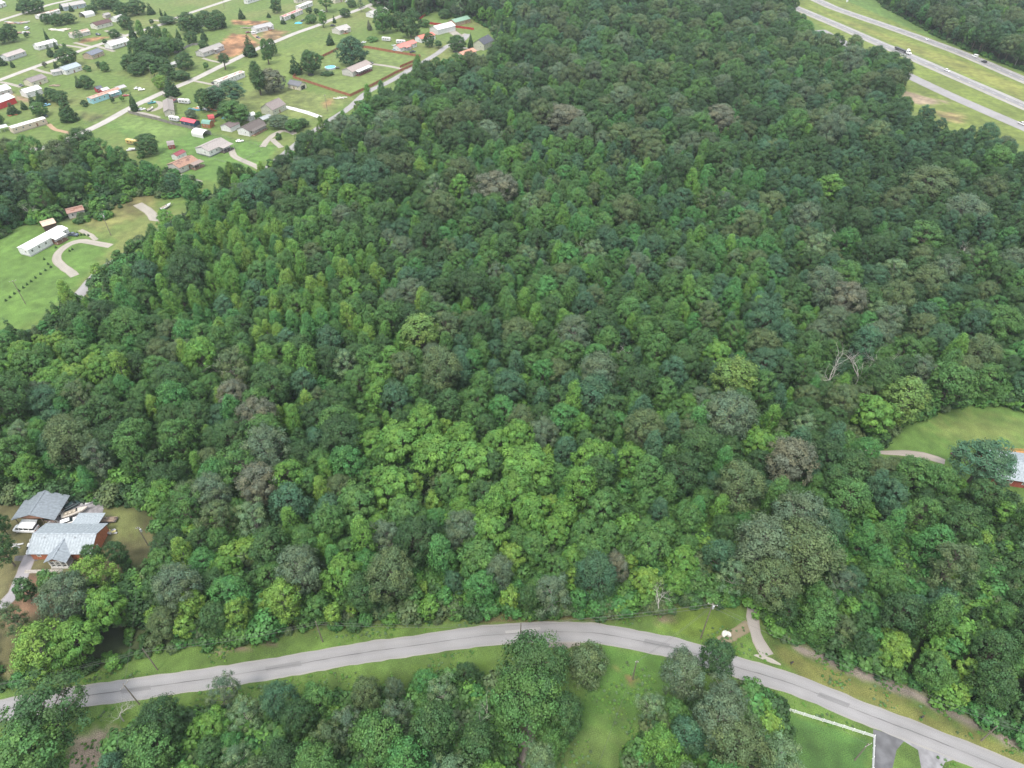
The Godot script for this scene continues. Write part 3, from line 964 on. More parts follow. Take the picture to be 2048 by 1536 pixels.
const TAKEN := [Vector3(-217.8, -278.1, 0.6), Vector3(-213.8, -273.8, 0.6), Vector3(-211.2, -271.2, 0.6), Vector3(-212.2, -268.4, 0.6), Vector3(-212.9, -265.3, 0.6), Vector3(-213.4, -262.1, 0.6), Vector3(-213.8, -259.1, 0.6), Vector3(-214.3, -256.6, 0.6), Vector3(-214.5, -254.0, 0.6), Vector3(-215.0, -251.5, 0.6), Vector3(-215.8, -249.3, 0.6), Vector3(-216.2, -246.5, 0.6), Vector3(-216.6, -244.0, 0.6), Vector3(-217.8, -288.8, 0.6), Vector3(-209.7, -285.7, 0.6), Vector3(-209.1, -287.2, 0.6), Vector3(-214.2, -302.8, 0.6), Vector3(-211.5, -301.1, 0.6), Vector3(-209.9, -301.1, 0.6), Vector3(-207.8, -300.6, 0.6), Vector3(-473.1, -742.9, 7.9), Vector3(-464.4, -746.9, 7.3), Vector3(-488.4, -755.0, 3.6), Vector3(-435.0, -704.9, 5.8), Vector3(-421.5, -697.7, 6.3), Vector3(-414.3, -704.9, 7.0), Vector3(-438.6, -636.4, 6.4), Vector3(-433.0, -644.1, 7.0), Vector3(-403.4, -644.1, 2.1), Vector3(-384.9, -621.3, 2.0), Vector3(-378.2, -599.8, 3.7), Vector3(-350.9, -574.2, 8.8), Vector3(-356.9, -566.4, 2.1), Vector3(-367.9, -570.3, 1.9), Vector3(-377.5, -647.3, 4.6), Vector3(-403.9, -575.5, 3.3), Vector3(-393.5, -570.3, 2.1), Vector3(-378.5, -622.8, 1.8), Vector3(-349.2, -634.8, 2.3), Vector3(-446.7, -755.0, 2.6), Vector3(-434.8, -750.9, 2.6), Vector3(-410.3, -763.2, 9.3), Vector3(-399.7, -763.2, 9.3), Vector3(-374.8, -727.3, 7.7), Vector3(-364.7, -739.0, 10.3), Vector3(-351.5, -739.0, 4.1), Vector3(-339.5, -733.1, 1.5), Vector3(-331.0, -723.5, 2.8), Vector3(-322.0, -704.9, 8.7), Vector3(-336.0, -701.3, 2.2), Vector3(-315.4, -725.4, 1.3), Vector3(-289.6, -671.7, 10.0), Vector3(-285.6, -701.3, 8.7), Vector3(-268.4, -687.1, 8.0), Vector3(-258.1, -721.6, 3.5), Vector3(-332.3, -652.0, 3.7), Vector3(-323.5, -648.9, 4.1), Vector3(-314.7, -648.9, 3.8), Vector3(-309.4, -652.0, 4.4), Vector3(-298.8, -642.6, 3.6), Vector3(-289.8, -630.3, 3.1), Vector3(-291.5, -648.9, 2.8), Vector3(-302.2, -592.8, 7.6), Vector3(-300.1, -606.8, 10.3), Vector3(-285.1, -587.4, 10.0), Vector3(-297.8, -563.9, 7.3), Vector3(-287.2, -551.5, 7.1), Vector3(-282.2, -563.9, 8.7), Vector3(-283.7, -604.0, 7.7), Vector3(-278.1, -611.1, 6.2), Vector3(-268.1, -645.7, 3.7), Vector3(-275.4, -637.9, 6.4), Vector3(-258.8, -618.4, 4.7), Vector3(-273.5, -549.0, 3.2), Vector3(-259.4, -543.0, 7.0), Vector3(-255.3, -566.4, 7.8), Vector3(-250.5, -539.5, 7.9), Vector3(-239.2, -565.2, 2.3), Vector3(-224.3, -565.2, 4.9), Vector3(-214.3, -599.8, 5.8), Vector3(-255.4, -518.9, 6.3), Vector3(-242.4, -503.7, 6.4), Vector3(-207.2, -473.5, 6.3), Vector3(-200.6, -478.3, 6.9), Vector3(-188.8, -473.5, 9.3), Vector3(-180.4, -450.3, 9.3), Vector3(-180.1, -505.9, 6.8), Vector3(-172.1, -512.3, 9.4), Vector3(-166.4, -553.9, 5.3), Vector3(-154.0, -555.1, 8.6), Vector3(-126.5, -576.8, 12.8), Vector3(-137.3, -614.0, 4.0), Vector3(-131.5, -624.3, 2.9), Vector3(-155.8, -633.3, 4.3), Vector3(-194.1, -579.4, 5.5), Vector3(-196.6, -601.2, 4.6), Vector3(-173.7, -690.6, 4.4), Vector3(-166.7, -706.7, 2.0), Vector3(-230.2, -744.9, 6.1), Vector3(-233.8, -727.3, 2.3), Vector3(-213.7, -703.1, 2.7), Vector3(-207.9, -717.8, 2.2), Vector3(-182.4, -748.9, 8.8), Vector3(-188.4, -706.7, 6.4), Vector3(-197.0, -739.0, 3.6), Vector3(-189.3, -735.0, 3.1), Vector3(-148.4, -748.9, 3.6), Vector3(-129.5, -681.9, 2.9), Vector3(-115.7, -671.7, 9.5), Vector3(-104.0, -678.5, 5.6), Vector3(-89.3, -656.9, 10.4), Vector3(-70.3, -627.3, 5.3), Vector3(-62.4, -624.3, 3.6), Vector3(-46.1, -615.4, 7.8), Vector3(-35.1, -622.8, 2.7), Vector3(-336.0, -467.8, 4.3), Vector3(-333.5, -476.4, 2.5), Vector3(-331.0, -483.2, 3.3), Vector3(-328.2, -489.2, 4.4), Vector3(-322.3, -493.3, 5.2), Vector3(-313.9, -489.2, 5.6), Vector3(-291.4, -453.9, 6.4), Vector3(-316.1, -464.0, 5.8), Vector3(-317.8, -522.2, 2.7), Vector3(-310.1, -520.0, 5.4), Vector3(-295.7, -483.2, 2.9), Vector3(-256.6, -473.5, 3.2), Vector3(-278.1, -488.2, 1.6), Vector3(-273.6, -492.3, 1.8), Vector3(-333.4, -447.7, 2.8), Vector3(-217.6, -400.5, 7.1), Vector3(-220.0, -394.6, 2.5), Vector3(-212.8, -458.5, 4.1), Vector3(-166.3, -453.9, 2.8), Vector3(-151.3, -444.2, 7.2), Vector3(-139.2, -437.3, 6.0), Vector3(-145.9, -423.1, 2.1), Vector3(-247.5, -321.3, 4.1), Vector3(-156.2, -592.8, 3.4), Vector3(-141.7, -551.5, 4.8), Vector3(-290.2, -574.2, 7.4), Vector3(-272.8, -563.9, 6.8), Vector3(-302.0, -624.3, 4.7), Vector3(-292.1, -618.4, 4.7), Vector3(-312.4, -633.3, 4.8), Vector3(-283.7, -618.4, 3.1), Vector3(-284.0, -675.1, 6.7), Vector3(-273.6, -681.9, 6.2), Vector3(-265.4, -690.6, 3.4), Vector3(-205.0, -483.2, 6.0), Vector3(-191.0, -464.0, 6.2), Vector3(-144.6, -440.7, 4.8), Vector3(-135.7, -444.2, 4.4), Vector3(-334.7, -510.1, 3.0), Vector3(-347.5, -509.1, 2.3), Vector3(-330.2, -561.4, 3.3), Vector3(-323.7, -567.7, 2.5), Vector3(-315.6, -560.1, 3.9), Vector3(-349.5, -655.3, 5.5), Vector3(-352.1, -685.4, 6.8), Vector3(-409.9, -740.9, 5.4), Vector3(-492.5, -773.7, 6.9), Vector3(-450.7, -665.0, 3.3), Vector3(-428.9, -656.9, 2.3), Vector3(-161.0, -729.2, 6.0), Vector3(-161.4, -769.5, 5.6), Vector3(-113.6, -699.5, 8.7), Vector3(-80.3, -692.4, 5.1), Vector3(-64.3, -725.4, 6.5), Vector3(-121.6, -645.7, 6.0), Vector3(-157.8, -592.8, 2.1), Vector3(66.0, -108.2, 8.6), Vector3(76.9, -105.0, 9.9), Vector3(79.8, -118.6, 7.8), Vector3(65.8, -98.1, 7.0), Vector3(83.9, -138.5, 7.8), Vector3(-9.1, -323.6, 11.7), Vector3(-73.4, -130.3, 6.7), Vector3(-86.8, -128.8, 6.2), Vector3(-92.8, -169.2, 5.7), Vector3(-82.5, -159.9, 6.5), Vector3(131.2, -225.5, 8.0), Vector3(-33.4, -204.7, 8.3), Vector3(76.8, -178.4, 8.4), Vector3(69.4, -157.8, 9.4), Vector3(26.5, -170.7, 7.3), Vector3(141.0, -139.5, 9.0), Vector3(-18.5, -107.2, 4.3), Vector3(-13.7, -115.6, 5.6), Vector3(-3.1, -102.5, 4.7), Vector3(22.2, -101.4, 6.0), Vector3(28.4, -104.9, 3.7), Vector3(-63.7, -125.1, 6.0), Vector3(-52.1, -123.4, 5.0), Vector3(-24.8, -146.6, 7.8), Vector3(-12.9, -142.4, 8.4), Vector3(4.0, -141.4, 8.9), Vector3(-36.2, -133.4, 7.4), Vector3(-35.4, -150.9, 7.9), Vector3(-80.9, -94.1, 3.9), Vector3(-69.6, -92.7, 3.9), Vector3(-58.4, -95.2, 5.3), Vector3(-78.8, -111.5, 3.9), Vector3(-73.2, -113.8, 4.2), Vector3(-91.0, -118.6, 3.6), Vector3(-55.1, -101.8, 6.5), Vector3(-31.5, -100.7, 7.1), Vector3(-85.7, -96.7, 6.3), Vector3(-107.3, -102.1, 5.5), Vector3(-112.2, -93.8, 6.5), Vector3(-102.1, -93.1, 5.3), Vector3(-112.1, -81.0, 6.6), Vector3(-105.8, -83.7, 6.3), Vector3(-115.0, -111.1, 2.8), Vector3(-108.8, -111.7, 3.0), Vector3(-124.1, -103.9, 3.0), Vector3(-124.8, -91.0, 3.7), Vector3(-140.0, -111.6, 3.8), Vector3(-147.5, -121.9, 2.8), Vector3(-129.4, -100.8, 2.7), Vector3(-102.1, -65.2, 9.4), Vector3(-101.7, -57.7, 8.0), Vector3(-76.3, -64.9, 5.5), Vector3(-76.7, -58.4, 5.9), Vector3(-68.2, -71.5, 3.7), Vector3(-59.6, -65.8, 4.0), Vector3(-51.9, -69.7, 4.5), Vector3(-46.9, -65.3, 4.4), Vector3(-35.9, -64.7, 4.1), Vector3(-33.1, -71.7, 3.8), Vector3(-26.1, -65.9, 3.9), Vector3(-27.1, -72.8, 2.5), Vector3(-20.4, -74.9, 3.5), Vector3(-15.3, -70.9, 3.9), Vector3(-10.6, -77.6, 2.9), Vector3(5.8, -74.2, 8.6), Vector3(2.9, -67.0, 8.3), Vector3(10.8, -65.0, 5.1), Vector3(17.2, -78.0, 5.4), Vector3(6.0, -57.0, 4.0), Vector3(8.4, -59.7, 3.9), Vector3(-8.0, -60.4, 4.8), Vector3(38.7, -74.3, 5.7), Vector3(48.8, -80.4, 4.5), Vector3(31.6, -69.3, 3.5), Vector3(32.9, -60.2, 4.8), Vector3(37.0, -68.1, 3.3), Vector3(45.5, -64.5, 6.6), Vector3(48.2, -58.2, 6.9), Vector3(58.5, -66.2, 3.4), Vector3(55.8, -73.0, 3.5), Vector3(119.0, -163.5, 7.6), Vector3(131.7, -168.1, 8.1), Vector3(150.4, -175.7, 7.9), Vector3(165.3, -180.1, 6.1), Vector3(143.9, -184.5, 5.8), Vector3(102.0, -138.5, 6.0), Vector3(111.5, -147.6, 4.3), Vector3(120.3, -135.6, 6.0), Vector3(97.3, -126.5, 6.5), Vector3(110.8, -129.7, 5.1), Vector3(161.5, -249.9, 6.4), Vector3(185.7, -274.2, 9.1), Vector3(161.5, -326.4, 9.0), Vector3(212.4, -328.2, 14.1), Vector3(213.9, -295.8, 12.0), Vector3(32.2, -418.9, 13.9), Vector3(246.3, -489.5, 6.9), Vector3(275.9, -529.1, 12.2), Vector3(126.5, -418.9, 10.8), Vector3(112.9, -183.8, 4.5), Vector3(122.7, -183.8, 4.5), Vector3(130.2, -184.4, 4.5), Vector3(-86.3, -397.5, 4.5), Vector3(-101.6, -191.0, 4.5), Vector3(151.4, -281.0, 4.5), Vector3(200.6, -270.5, 4.5), Vector3(38.8, -97.0, 4.5), Vector3(-7.0, -65.9, 4.5), Vector3(-91.2, -69.1, 4.5), Vector3(-82.5, -62.0, 4.5), Vector3(197.7, -251.4, 4.5), Vector3(14.8, -611.7, 4.5), Vector3(-242.6, -316.1, 4.5), Vector3(41.0, -196.4, 4.5), Vector3(31.8, -274.9, 4.5), Vector3(-24.0, -190.3, 4.5), Vector3(217.8, -491.6, 4.5)]
const LANDMARKS := [["the county road's left stretch", Vector2(-75.9, -83.8)], ["the weathered roadside pole", Vector2(-84.1, -78.1)], ["the brown roadside pole", Vector2(-46.7, -86.4)], ["the slim white-topped pole", Vector2(2.1, -89.1)], ["the transformer pole", Vector2(48.1, -92.5)], ["the concrete driveway", Vector2(61.3, -93.9)], ["the mailbox verge", Vector2(90.2, -73.9)], ["the right road verge", Vector2(108.0, -63.9)], ["the brick house yard", Vector2(-112.6, -126.9)], ["the open barn", Vector2(-139.8, -131.6)], ["the cleared wire line", Vector2(-96.2, -96.0)], ["the bright egg-shaped tree", Vector2(-18.9, -109.4)], ["the walnut grove's middle", Vector2(-9.9, -142.5)], ["the brown lone oak", Vector2(86.6, -143.0)], ["the gravel path", Vector2(118.7, -147.8)], ["the oval lawn", Vector2(147.6, -168.5)], ["the blue-grey pine", Vector2(144.5, -143.0)], ["the three bare white trees", Vector2(128.7, -191.1)], ["the golden-topped maple", Vector2(78.7, -182.8)], ["the cone-shaped maple", Vector2(27.2, -174.8)], ["the yellow-green middle maple", Vector2(-34.2, -209.8)], ["the bleached bare tree", Vector2(-106.3, -199.9)], ["the tan oak", Vector2(-94.5, -172.3)], ["the left lawn pole", Vector2(-187.5, -215.6)], ["the loop drive", Vector2(-181.4, -247.9)], ["the dry field", Vector2(-167.5, -306.8)], ["the rust-roofed house", Vector2(-159.2, -340.5)], ["the deck house", Vector2(-139.9, -365.9)], ["the white concrete drive", Vector2(-121.1, -434.5)], ["the bare grey tree", Vector2(-90.4, -416.1)], ["the red fence corner", Vector2(-102.9, -476.3)], ["the slate-roofed house", Vector2(-15.3, -574.7)], ["the brownish broad oak", Vector2(-9.4, -335.7)], ["the small gap in the wood", Vector2(31.2, -264.3)], ["the right wood's bare tree", Vector2(158.4, -294.1)], ["the pale half-bare tree", Vector2(164.1, -253.9)], ["the pine block", Vector2(229.3, -365.9)], ["the slip road", Vector2(276.2, -524.7)], ["the motorway lorry", Vector2(310.8, -588.4)], ["the top of the wood", Vector2(125.0, -683.0)], ["the bluish oaks below the motorway", Vector2(179.0, -426.0)], ["the far motorway bank", Vector2(380.1, -648.9)], ["the left wood's scrub", Vector2(-206.6, -346.6)], ["the shelter with rusty roof", Vector2(-238.9, -312.1)], ["the yellow bus", Vector2(-226.4, -379.7)], ["the far top wood", Vector2(-86.3, -761.2)], ["the bottom thicket's left end", Vector2(-73.0, -59.7)], ["the bottom thicket's middle", Vector2(-44.2, -61.7)], ["the bare white branches", Vector2(-11.6, -64.9)], ["the mown strip", Vector2(30.2, -61.7)], ["the bright fenced lawn", Vector2(53.3, -66.0)], ["the pine block's top corner", Vector2(269.1, -426.0)], ["the pine block's right end", Vector2(288.0, -386.9)], ["the pine block's middle row", Vector2(250.4, -352.9)], ["the pine block's lower side", Vector2(241.9, -312.1)], ["the broad olive oak near the pines", Vector2(209.8, -365.9)], ["the tan soil by the slip road", Vector2(254.4, -457.0)], ["the pines' left end", Vector2(198.2, -394.2)], ["the dark oaks left of the pines", Vector2(157.8, -359.3)], ["the right hand scrub", Vector2(116.1, -103.4)], ["the scrub by the big oaks", Vector2(90.5, -98.9)], ["the wood below the golden maple", Vector2(57.1, -138.5)], ["the wood left of the walnuts", Vector2(-63.7, -148.9)], ["the poplar stand", Vector2(-98.6, -247.9)], ["the wood between poplars and walnuts", Vector2(-35.4, -177.4)], ["the upper poplar stand", Vector2(78.0, -296.6)], ["the wood's quiet centre", Vector2(5.2, -225.8)]]
var WOODS := [PackedVector2Array([Vector2(-131.3, -75.9), Vector2(-125.7, -78.7), Vector2(-107.9, -79.9), Vector2(-95.9, -84.3), Vector2(-88.4, -87.2), Vector2(-79.9, -88.3), Vector2(-65.1, -90.5), Vector2(-50.1, -92.7), Vector2(-25.6, -95.0), Vector2(-8.5, -96.2), Vector2(10.1, -97.1), Vector2(28.7, -97.3), Vector2(39.4, -97.6), Vector2(50.6, -100.2), Vector2(60.0, -100.2), Vector2(63.7, -98.7), Vector2(69.4, -91.1), Vector2(78.2, -86.4), Vector2(86.8, -82.2), Vector2(95.3, -78.8), Vector2(101.1, -75.5), Vector2(104.9, -73.3), Vector2(110.3, -69.8), Vector2(117.9, -64.9), Vector2(125.3, -59.8), Vector2(298.0, -355.5), Vector2(285.2, -376.2), Vector2(280.4, -388.0), Vector2(279.0, -398.8), Vector2(268.2, -404.4), Vector2(257.6, -406.8), Vector2(256.5, -418.7), Vector2(254.9, -431.1), Vector2(255.2, -448.5), Vector2(252.1, -459.9), Vector2(265.9, -500.1), Vector2(284.1, -514.2), Vector2(281.5, -513.8), Vector2(282.9, -540.6), Vector2(274.8, -566.9), Vector2(262.9, -586.7), Vector2(255.6, -623.2), Vector2(254.1, -670.8), Vector2(266.9, -733.2), Vector2(301.3, -853.0), Vector2(-13.4, -876.2), Vector2(-10.8, -680.9), Vector2(-15.6, -589.3), Vector2(-24.1, -566.2), Vector2(-35.7, -552.1), Vector2(-61.2, -539.7), Vector2(-76.9, -520.8), Vector2(-83.2, -507.2), Vector2(-95.2, -483.9), Vector2(-103.1, -471.8), Vector2(-105.4, -454.6), Vector2(-111.7, -440.1), Vector2(-119.7, -429.7), Vector2(-124.7, -409.1), Vector2(-126.5, -391.5), Vector2(-133.0, -377.1), Vector2(-144.4, -358.2), Vector2(-148.9, -350.5), Vector2(-155.9, -340.6), Vector2(-161.7, -334.6), Vector2(-165.1, -320.9), Vector2(-166.1, -306.8), Vector2(-172.7, -295.6), Vector2(-178.6, -285.9), Vector2(-179.9, -273.1), Vector2(-181.9, -263.5), Vector2(-180.0, -243.3), Vector2(-185.0, -236.5), Vector2(-189.7, -230.0), Vector2(-186.9, -221.6), Vector2(-191.1, -217.6), Vector2(-199.3, -216.2), Vector2(-210.5, -209.1)]), PackedVector2Array([Vector2(-265.4, -291.7), Vector2(-249.5, -297.5), Vector2(-249.9, -311.7), Vector2(-237.9, -312.7), Vector2(-222.3, -317.0), Vector2(-213.7, -310.7), Vector2(-208.3, -317.0), Vector2(-212.4, -339.5), Vector2(-203.7, -345.4), Vector2(-187.9, -346.6), Vector2(-168.8, -342.4), Vector2(-154.3, -329.4), Vector2(-171.8, -348.5), Vector2(-184.7, -345.3), Vector2(-194.5, -353.4), Vector2(-207.6, -362.8), Vector2(-218.9, -370.2), Vector2(-230.9, -381.7), Vector2(-239.4, -384.7), Vector2(-246.5, -381.7), Vector2(-259.1, -378.8), Vector2(-269.5, -377.4), Vector2(-277.5, -381.7), Vector2(-285.5, -375.9), Vector2(-301.8, -366.1)]), PackedVector2Array([Vector2(382.8, -804.5), Vector2(375.4, -767.4), Vector2(377.3, -725.4), Vector2(377.4, -665.0), Vector2(382.6, -618.4), Vector2(398.7, -561.4), Vector2(410.9, -511.2), Vector2(691.0, -957.5), Vector2(435.5, -957.5)]), PackedVector2Array([Vector2(-154.3, -823.0), Vector2(-141.0, -778.0), Vector2(-123.3, -753.0), Vector2(-109.0, -737.0), Vector2(-89.3, -725.4), Vector2(-76.6, -757.0), Vector2(-57.4, -729.2), Vector2(-37.3, -721.6), Vector2(-17.8, -681.9), Vector2(-5.7, -595.4), Vector2(-2.4, -957.5), Vector2(-175.8, -957.5)]), PackedVector2Array([Vector2(-84.8, -48.7), Vector2(-86.8, -63.9), Vector2(-80.6, -66.8), Vector2(-76.2, -68.9), Vector2(-73.4, -66.4), Vector2(-66.5, -66.0), Vector2(-54.0, -67.7), Vector2(-48.3, -69.9), Vector2(-41.6, -70.2), Vector2(-34.8, -71.7), Vector2(-25.9, -73.7), Vector2(-14.5, -75.6), Vector2(-4.5, -75.9), Vector2(-2.7, -70.5), Vector2(-1.8, -66.0), Vector2(-2.4, -59.7), Vector2(-4.1, -55.7), Vector2(-5.1, -43.3)]), PackedVector2Array([Vector2(25.4, -46.3), Vector2(28.4, -60.7), Vector2(30.5, -63.3), Vector2(34.6, -68.2), Vector2(43.0, -70.5), Vector2(52.1, -73.1), Vector2(61.5, -70.7), Vector2(60.9, -67.3), Vector2(58.2, -62.1), Vector2(55.8, -53.7), Vector2(57.4, -43.3), Vector2(25.9, -43.3)])]
var CLEARINGS := [PackedVector2Array([Vector2(-139.8, -94.3), Vector2(-163.9, -135.3), Vector2(-153.1, -135.3), Vector2(-147.3, -135.8), Vector2(-125.9, -134.8), Vector2(-118.4, -133.4), Vector2(-107.6, -132.4), Vector2(-102.6, -124.0), Vector2(-99.4, -115.0), Vector2(-99.7, -110.2), Vector2(-98.9, -105.7), Vector2(-102.3, -107.4), Vector2(-104.6, -105.8), Vector2(-108.2, -103.7), Vector2(-113.6, -101.5), Vector2(-116.4, -94.2), Vector2(-118.4, -87.4), Vector2(-119.9, -81.4), Vector2(-124.2, -76.5)]), PackedVector2Array([Vector2(-108.9, -112.8), Vector2(-103.9, -112.8), Vector2(-99.6, -105.5), Vector2(-92.5, -85.4), Vector2(-96.3, -84.1), Vector2(-101.0, -96.5)]), PackedVector2Array([Vector2(109.3, -158.1), Vector2(122.9, -158.8), Vector2(133.6, -168.3), Vector2(145.0, -174.3), Vector2(155.5, -177.9), Vector2(167.0, -179.5), Vector2(183.0, -176.3), Vector2(195.3, -173.3), Vector2(161.3, -125.1), Vector2(151.1, -130.7), Vector2(143.4, -133.5), Vector2(141.2, -139.5), Vector2(130.9, -141.2), Vector2(118.7, -144.8), Vector2(103.4, -145.4)]), PackedVector2Array([Vector2(-237.2, -332.5), Vector2(-217.2, -332.5), Vector2(-204.3, -307.5), Vector2(-223.7, -305.5)]), PackedVector2Array([Vector2(60.3, -98.7), Vector2(67.5, -99.0), Vector2(64.3, -86.7), Vector2(59.3, -86.7)])]
var PINES := [PackedVector2Array([Vector2(126.8, -372.1), Vector2(171.3, -372.1), Vector2(220.0, -409.7), Vector2(260.5, -439.5), Vector2(288.1, -372.1), Vector2(295.4, -339.4), Vector2(241.9, -254.2), Vector2(206.0, -271.4), Vector2(169.0, -290.1), Vector2(130.9, -310.7)])]
var POPLARS := [PackedVector2Array([Vector2(-158.7, -297.8), Vector2(-131.5, -302.9), Vector2(-91.8, -297.8), Vector2(-57.7, -260.9), Vector2(-46.2, -222.9), Vector2(-51.2, -197.3), Vector2(-78.5, -200.3), Vector2(-103.5, -203.4), Vector2(-139.0, -212.8), Vector2(-160.4, -226.4), Vector2(-174.2, -252.7), Vector2(-169.9, -278.5)])]
var MIXED := [PackedVector2Array([Vector2(-53.2, -361.3), Vector2(7.5, -389.2), Vector2(78.8, -381.9), Vector2(132.2, -368.0), Vector2(137.6, -283.2), Vector2(124.1, -229.9), Vector2(69.0, -197.3), Vector2(39.4, -180.4), Vector2(4.9, -203.4), Vector2(-26.0, -244.8)])]
var WALNUTS := [PackedVector2Array([Vector2(-45.1, -158.1), Vector2(-28.6, -162.8), Vector2(-3.9, -158.1), Vector2(19.9, -151.3), Vector2(32.9, -140.7), Vector2(39.4, -123.5), Vector2(54.2, -113.2), Vector2(53.1, -96.2), Vector2(33.3, -92.0), Vector2(3.4, -105.2), Vector2(-20.0, -116.5), Vector2(-46.2, -123.5), Vector2(-50.8, -140.7)]), PackedVector2Array([Vector2(-193.8, -206.0), Vector2(-170.7, -209.1), Vector2(-148.9, -202.9), Vector2(-140.0, -182.8), Vector2(-160.6, -174.8), Vector2(-179.1, -180.1)])]
var SCRUB := [PackedVector2Array([Vector2(101.0, -131.2), Vector2(134.6, -139.1), Vector2(169.1, -135.1), Vector2(127.2, -67.3), Vector2(117.5, -67.7), Vector2(100.7, -80.8), Vector2(87.9, -89.4), Vector2(90.3, -110.2)]), PackedVector2Array([Vector2(-237.0, -370.8), Vector2(-227.3, -388.1), Vector2(-201.1, -381.1), Vector2(-169.6, -356.5), Vector2(-183.8, -339.5), Vector2(-202.2, -348.5), Vector2(-205.8, -317.0), Vector2(-219.8, -311.7), Vector2(-226.5, -336.5)])]
var EDGE := PackedVector2Array([Vector2(-10.8, -680.9), Vector2(-15.6, -589.3), Vector2(-24.1, -566.2), Vector2(-35.7, -552.1), Vector2(-61.2, -539.7), Vector2(-76.9, -520.8), Vector2(-83.2, -507.2), Vector2(-95.2, -483.9), Vector2(-103.1, -471.8), Vector2(-105.4, -454.6), Vector2(-111.7, -440.1), Vector2(-119.7, -429.7), Vector2(-124.7, -409.1), Vector2(-126.5, -391.5), Vector2(-133.0, -377.1), Vector2(-144.4, -358.2), Vector2(-148.9, -350.5), Vector2(-155.9, -340.6), Vector2(-161.7, -334.6), Vector2(-165.1, -320.9), Vector2(-166.1, -306.8), Vector2(-172.7, -295.6), Vector2(-178.6, -285.9), Vector2(-179.9, -273.1), Vector2(-181.9, -263.5), Vector2(-180.0, -243.3), Vector2(-185.0, -236.5), Vector2(-189.7, -230.0), Vector2(-186.9, -221.6), Vector2(-191.1, -217.6), Vector2(-199.3, -216.2), Vector2(-210.5, -209.1)])
var ROADWAY := PackedVector2Array([Vector2(-129.5, -72.9), Vector2(-123.2, -74.3), Vector2(-105.6, -77.7), Vector2(-90.6, -79.9), Vector2(-74.5, -82.6), Vector2(-60.2, -85.0), Vector2(-41.5, -88.6), Vector2(-25.1, -91.2), Vector2(-8.6, -93.7), Vector2(6.9, -95.0), Vector2(18.4, -94.9), Vector2(26.0, -94.0), Vector2(37.1, -91.6), Vector2(44.5, -89.8), Vector2(56.0, -86.0), Vector2(70.2, -81.1), Vector2(83.4, -74.7), Vector2(96.1, -69.0), Vector2(106.2, -64.2), Vector2(116.0, -59.2), Vector2(122.6, -55.5), Vector2(119.3, -50.0), Vector2(112.8, -53.6), Vector2(103.2, -58.3), Vector2(93.3, -62.8), Vector2(80.9, -68.1), Vector2(68.0, -74.2), Vector2(54.3, -78.8), Vector2(43.2, -83.1), Vector2(36.1, -84.8), Vector2(25.2, -87.1), Vector2(17.9, -87.9), Vector2(6.7, -88.1), Vector2(-8.4, -86.8), Vector2(-24.4, -84.5), Vector2(-40.4, -82.0), Vector2(-58.5, -78.6), Vector2(-72.5, -76.3), Vector2(-88.1, -73.8), Vector2(-102.7, -71.7), Vector2(-119.9, -68.5), Vector2(-126.1, -67.1)])
var MOWN := PackedVector2Array([Vector2(64.5, -71.2), Vector2(82.6, -64.9), Vector2(111.4, -53.5), Vector2(105.6, -43.3), Vector2(56.9, -46.9), Vector2(62.0, -66.0)])
var OAKWOOD := [PackedVector2Array([Vector2(-175.3, -175.2), Vector2(-136.0, -175.2), Vector2(-98.1, -191.5), Vector2(-65.2, -172.6), Vector2(-50.1, -136.7), Vector2(-64.4, -116.5), Vector2(-99.0, -123.5), Vector2(-120.9, -130.9), Vector2(-152.5, -134.7)])]


func choose(r: float, table: Array) -> String:
	for t in table:
		r -= t[1]
		if r <= 0.0:
			return t[0]
	return table[-1][0]


func near_edge(p: Vector2) -> float:
	# metres from p to the settlement side of the big wood
	var d := 1e9
	for i in EDGE.size() - 1:
		d = minf(d, p.distance_to(Geometry2D.get_closest_point_to_segment(p, EDGE[i], EDGE[i + 1])))
	return d


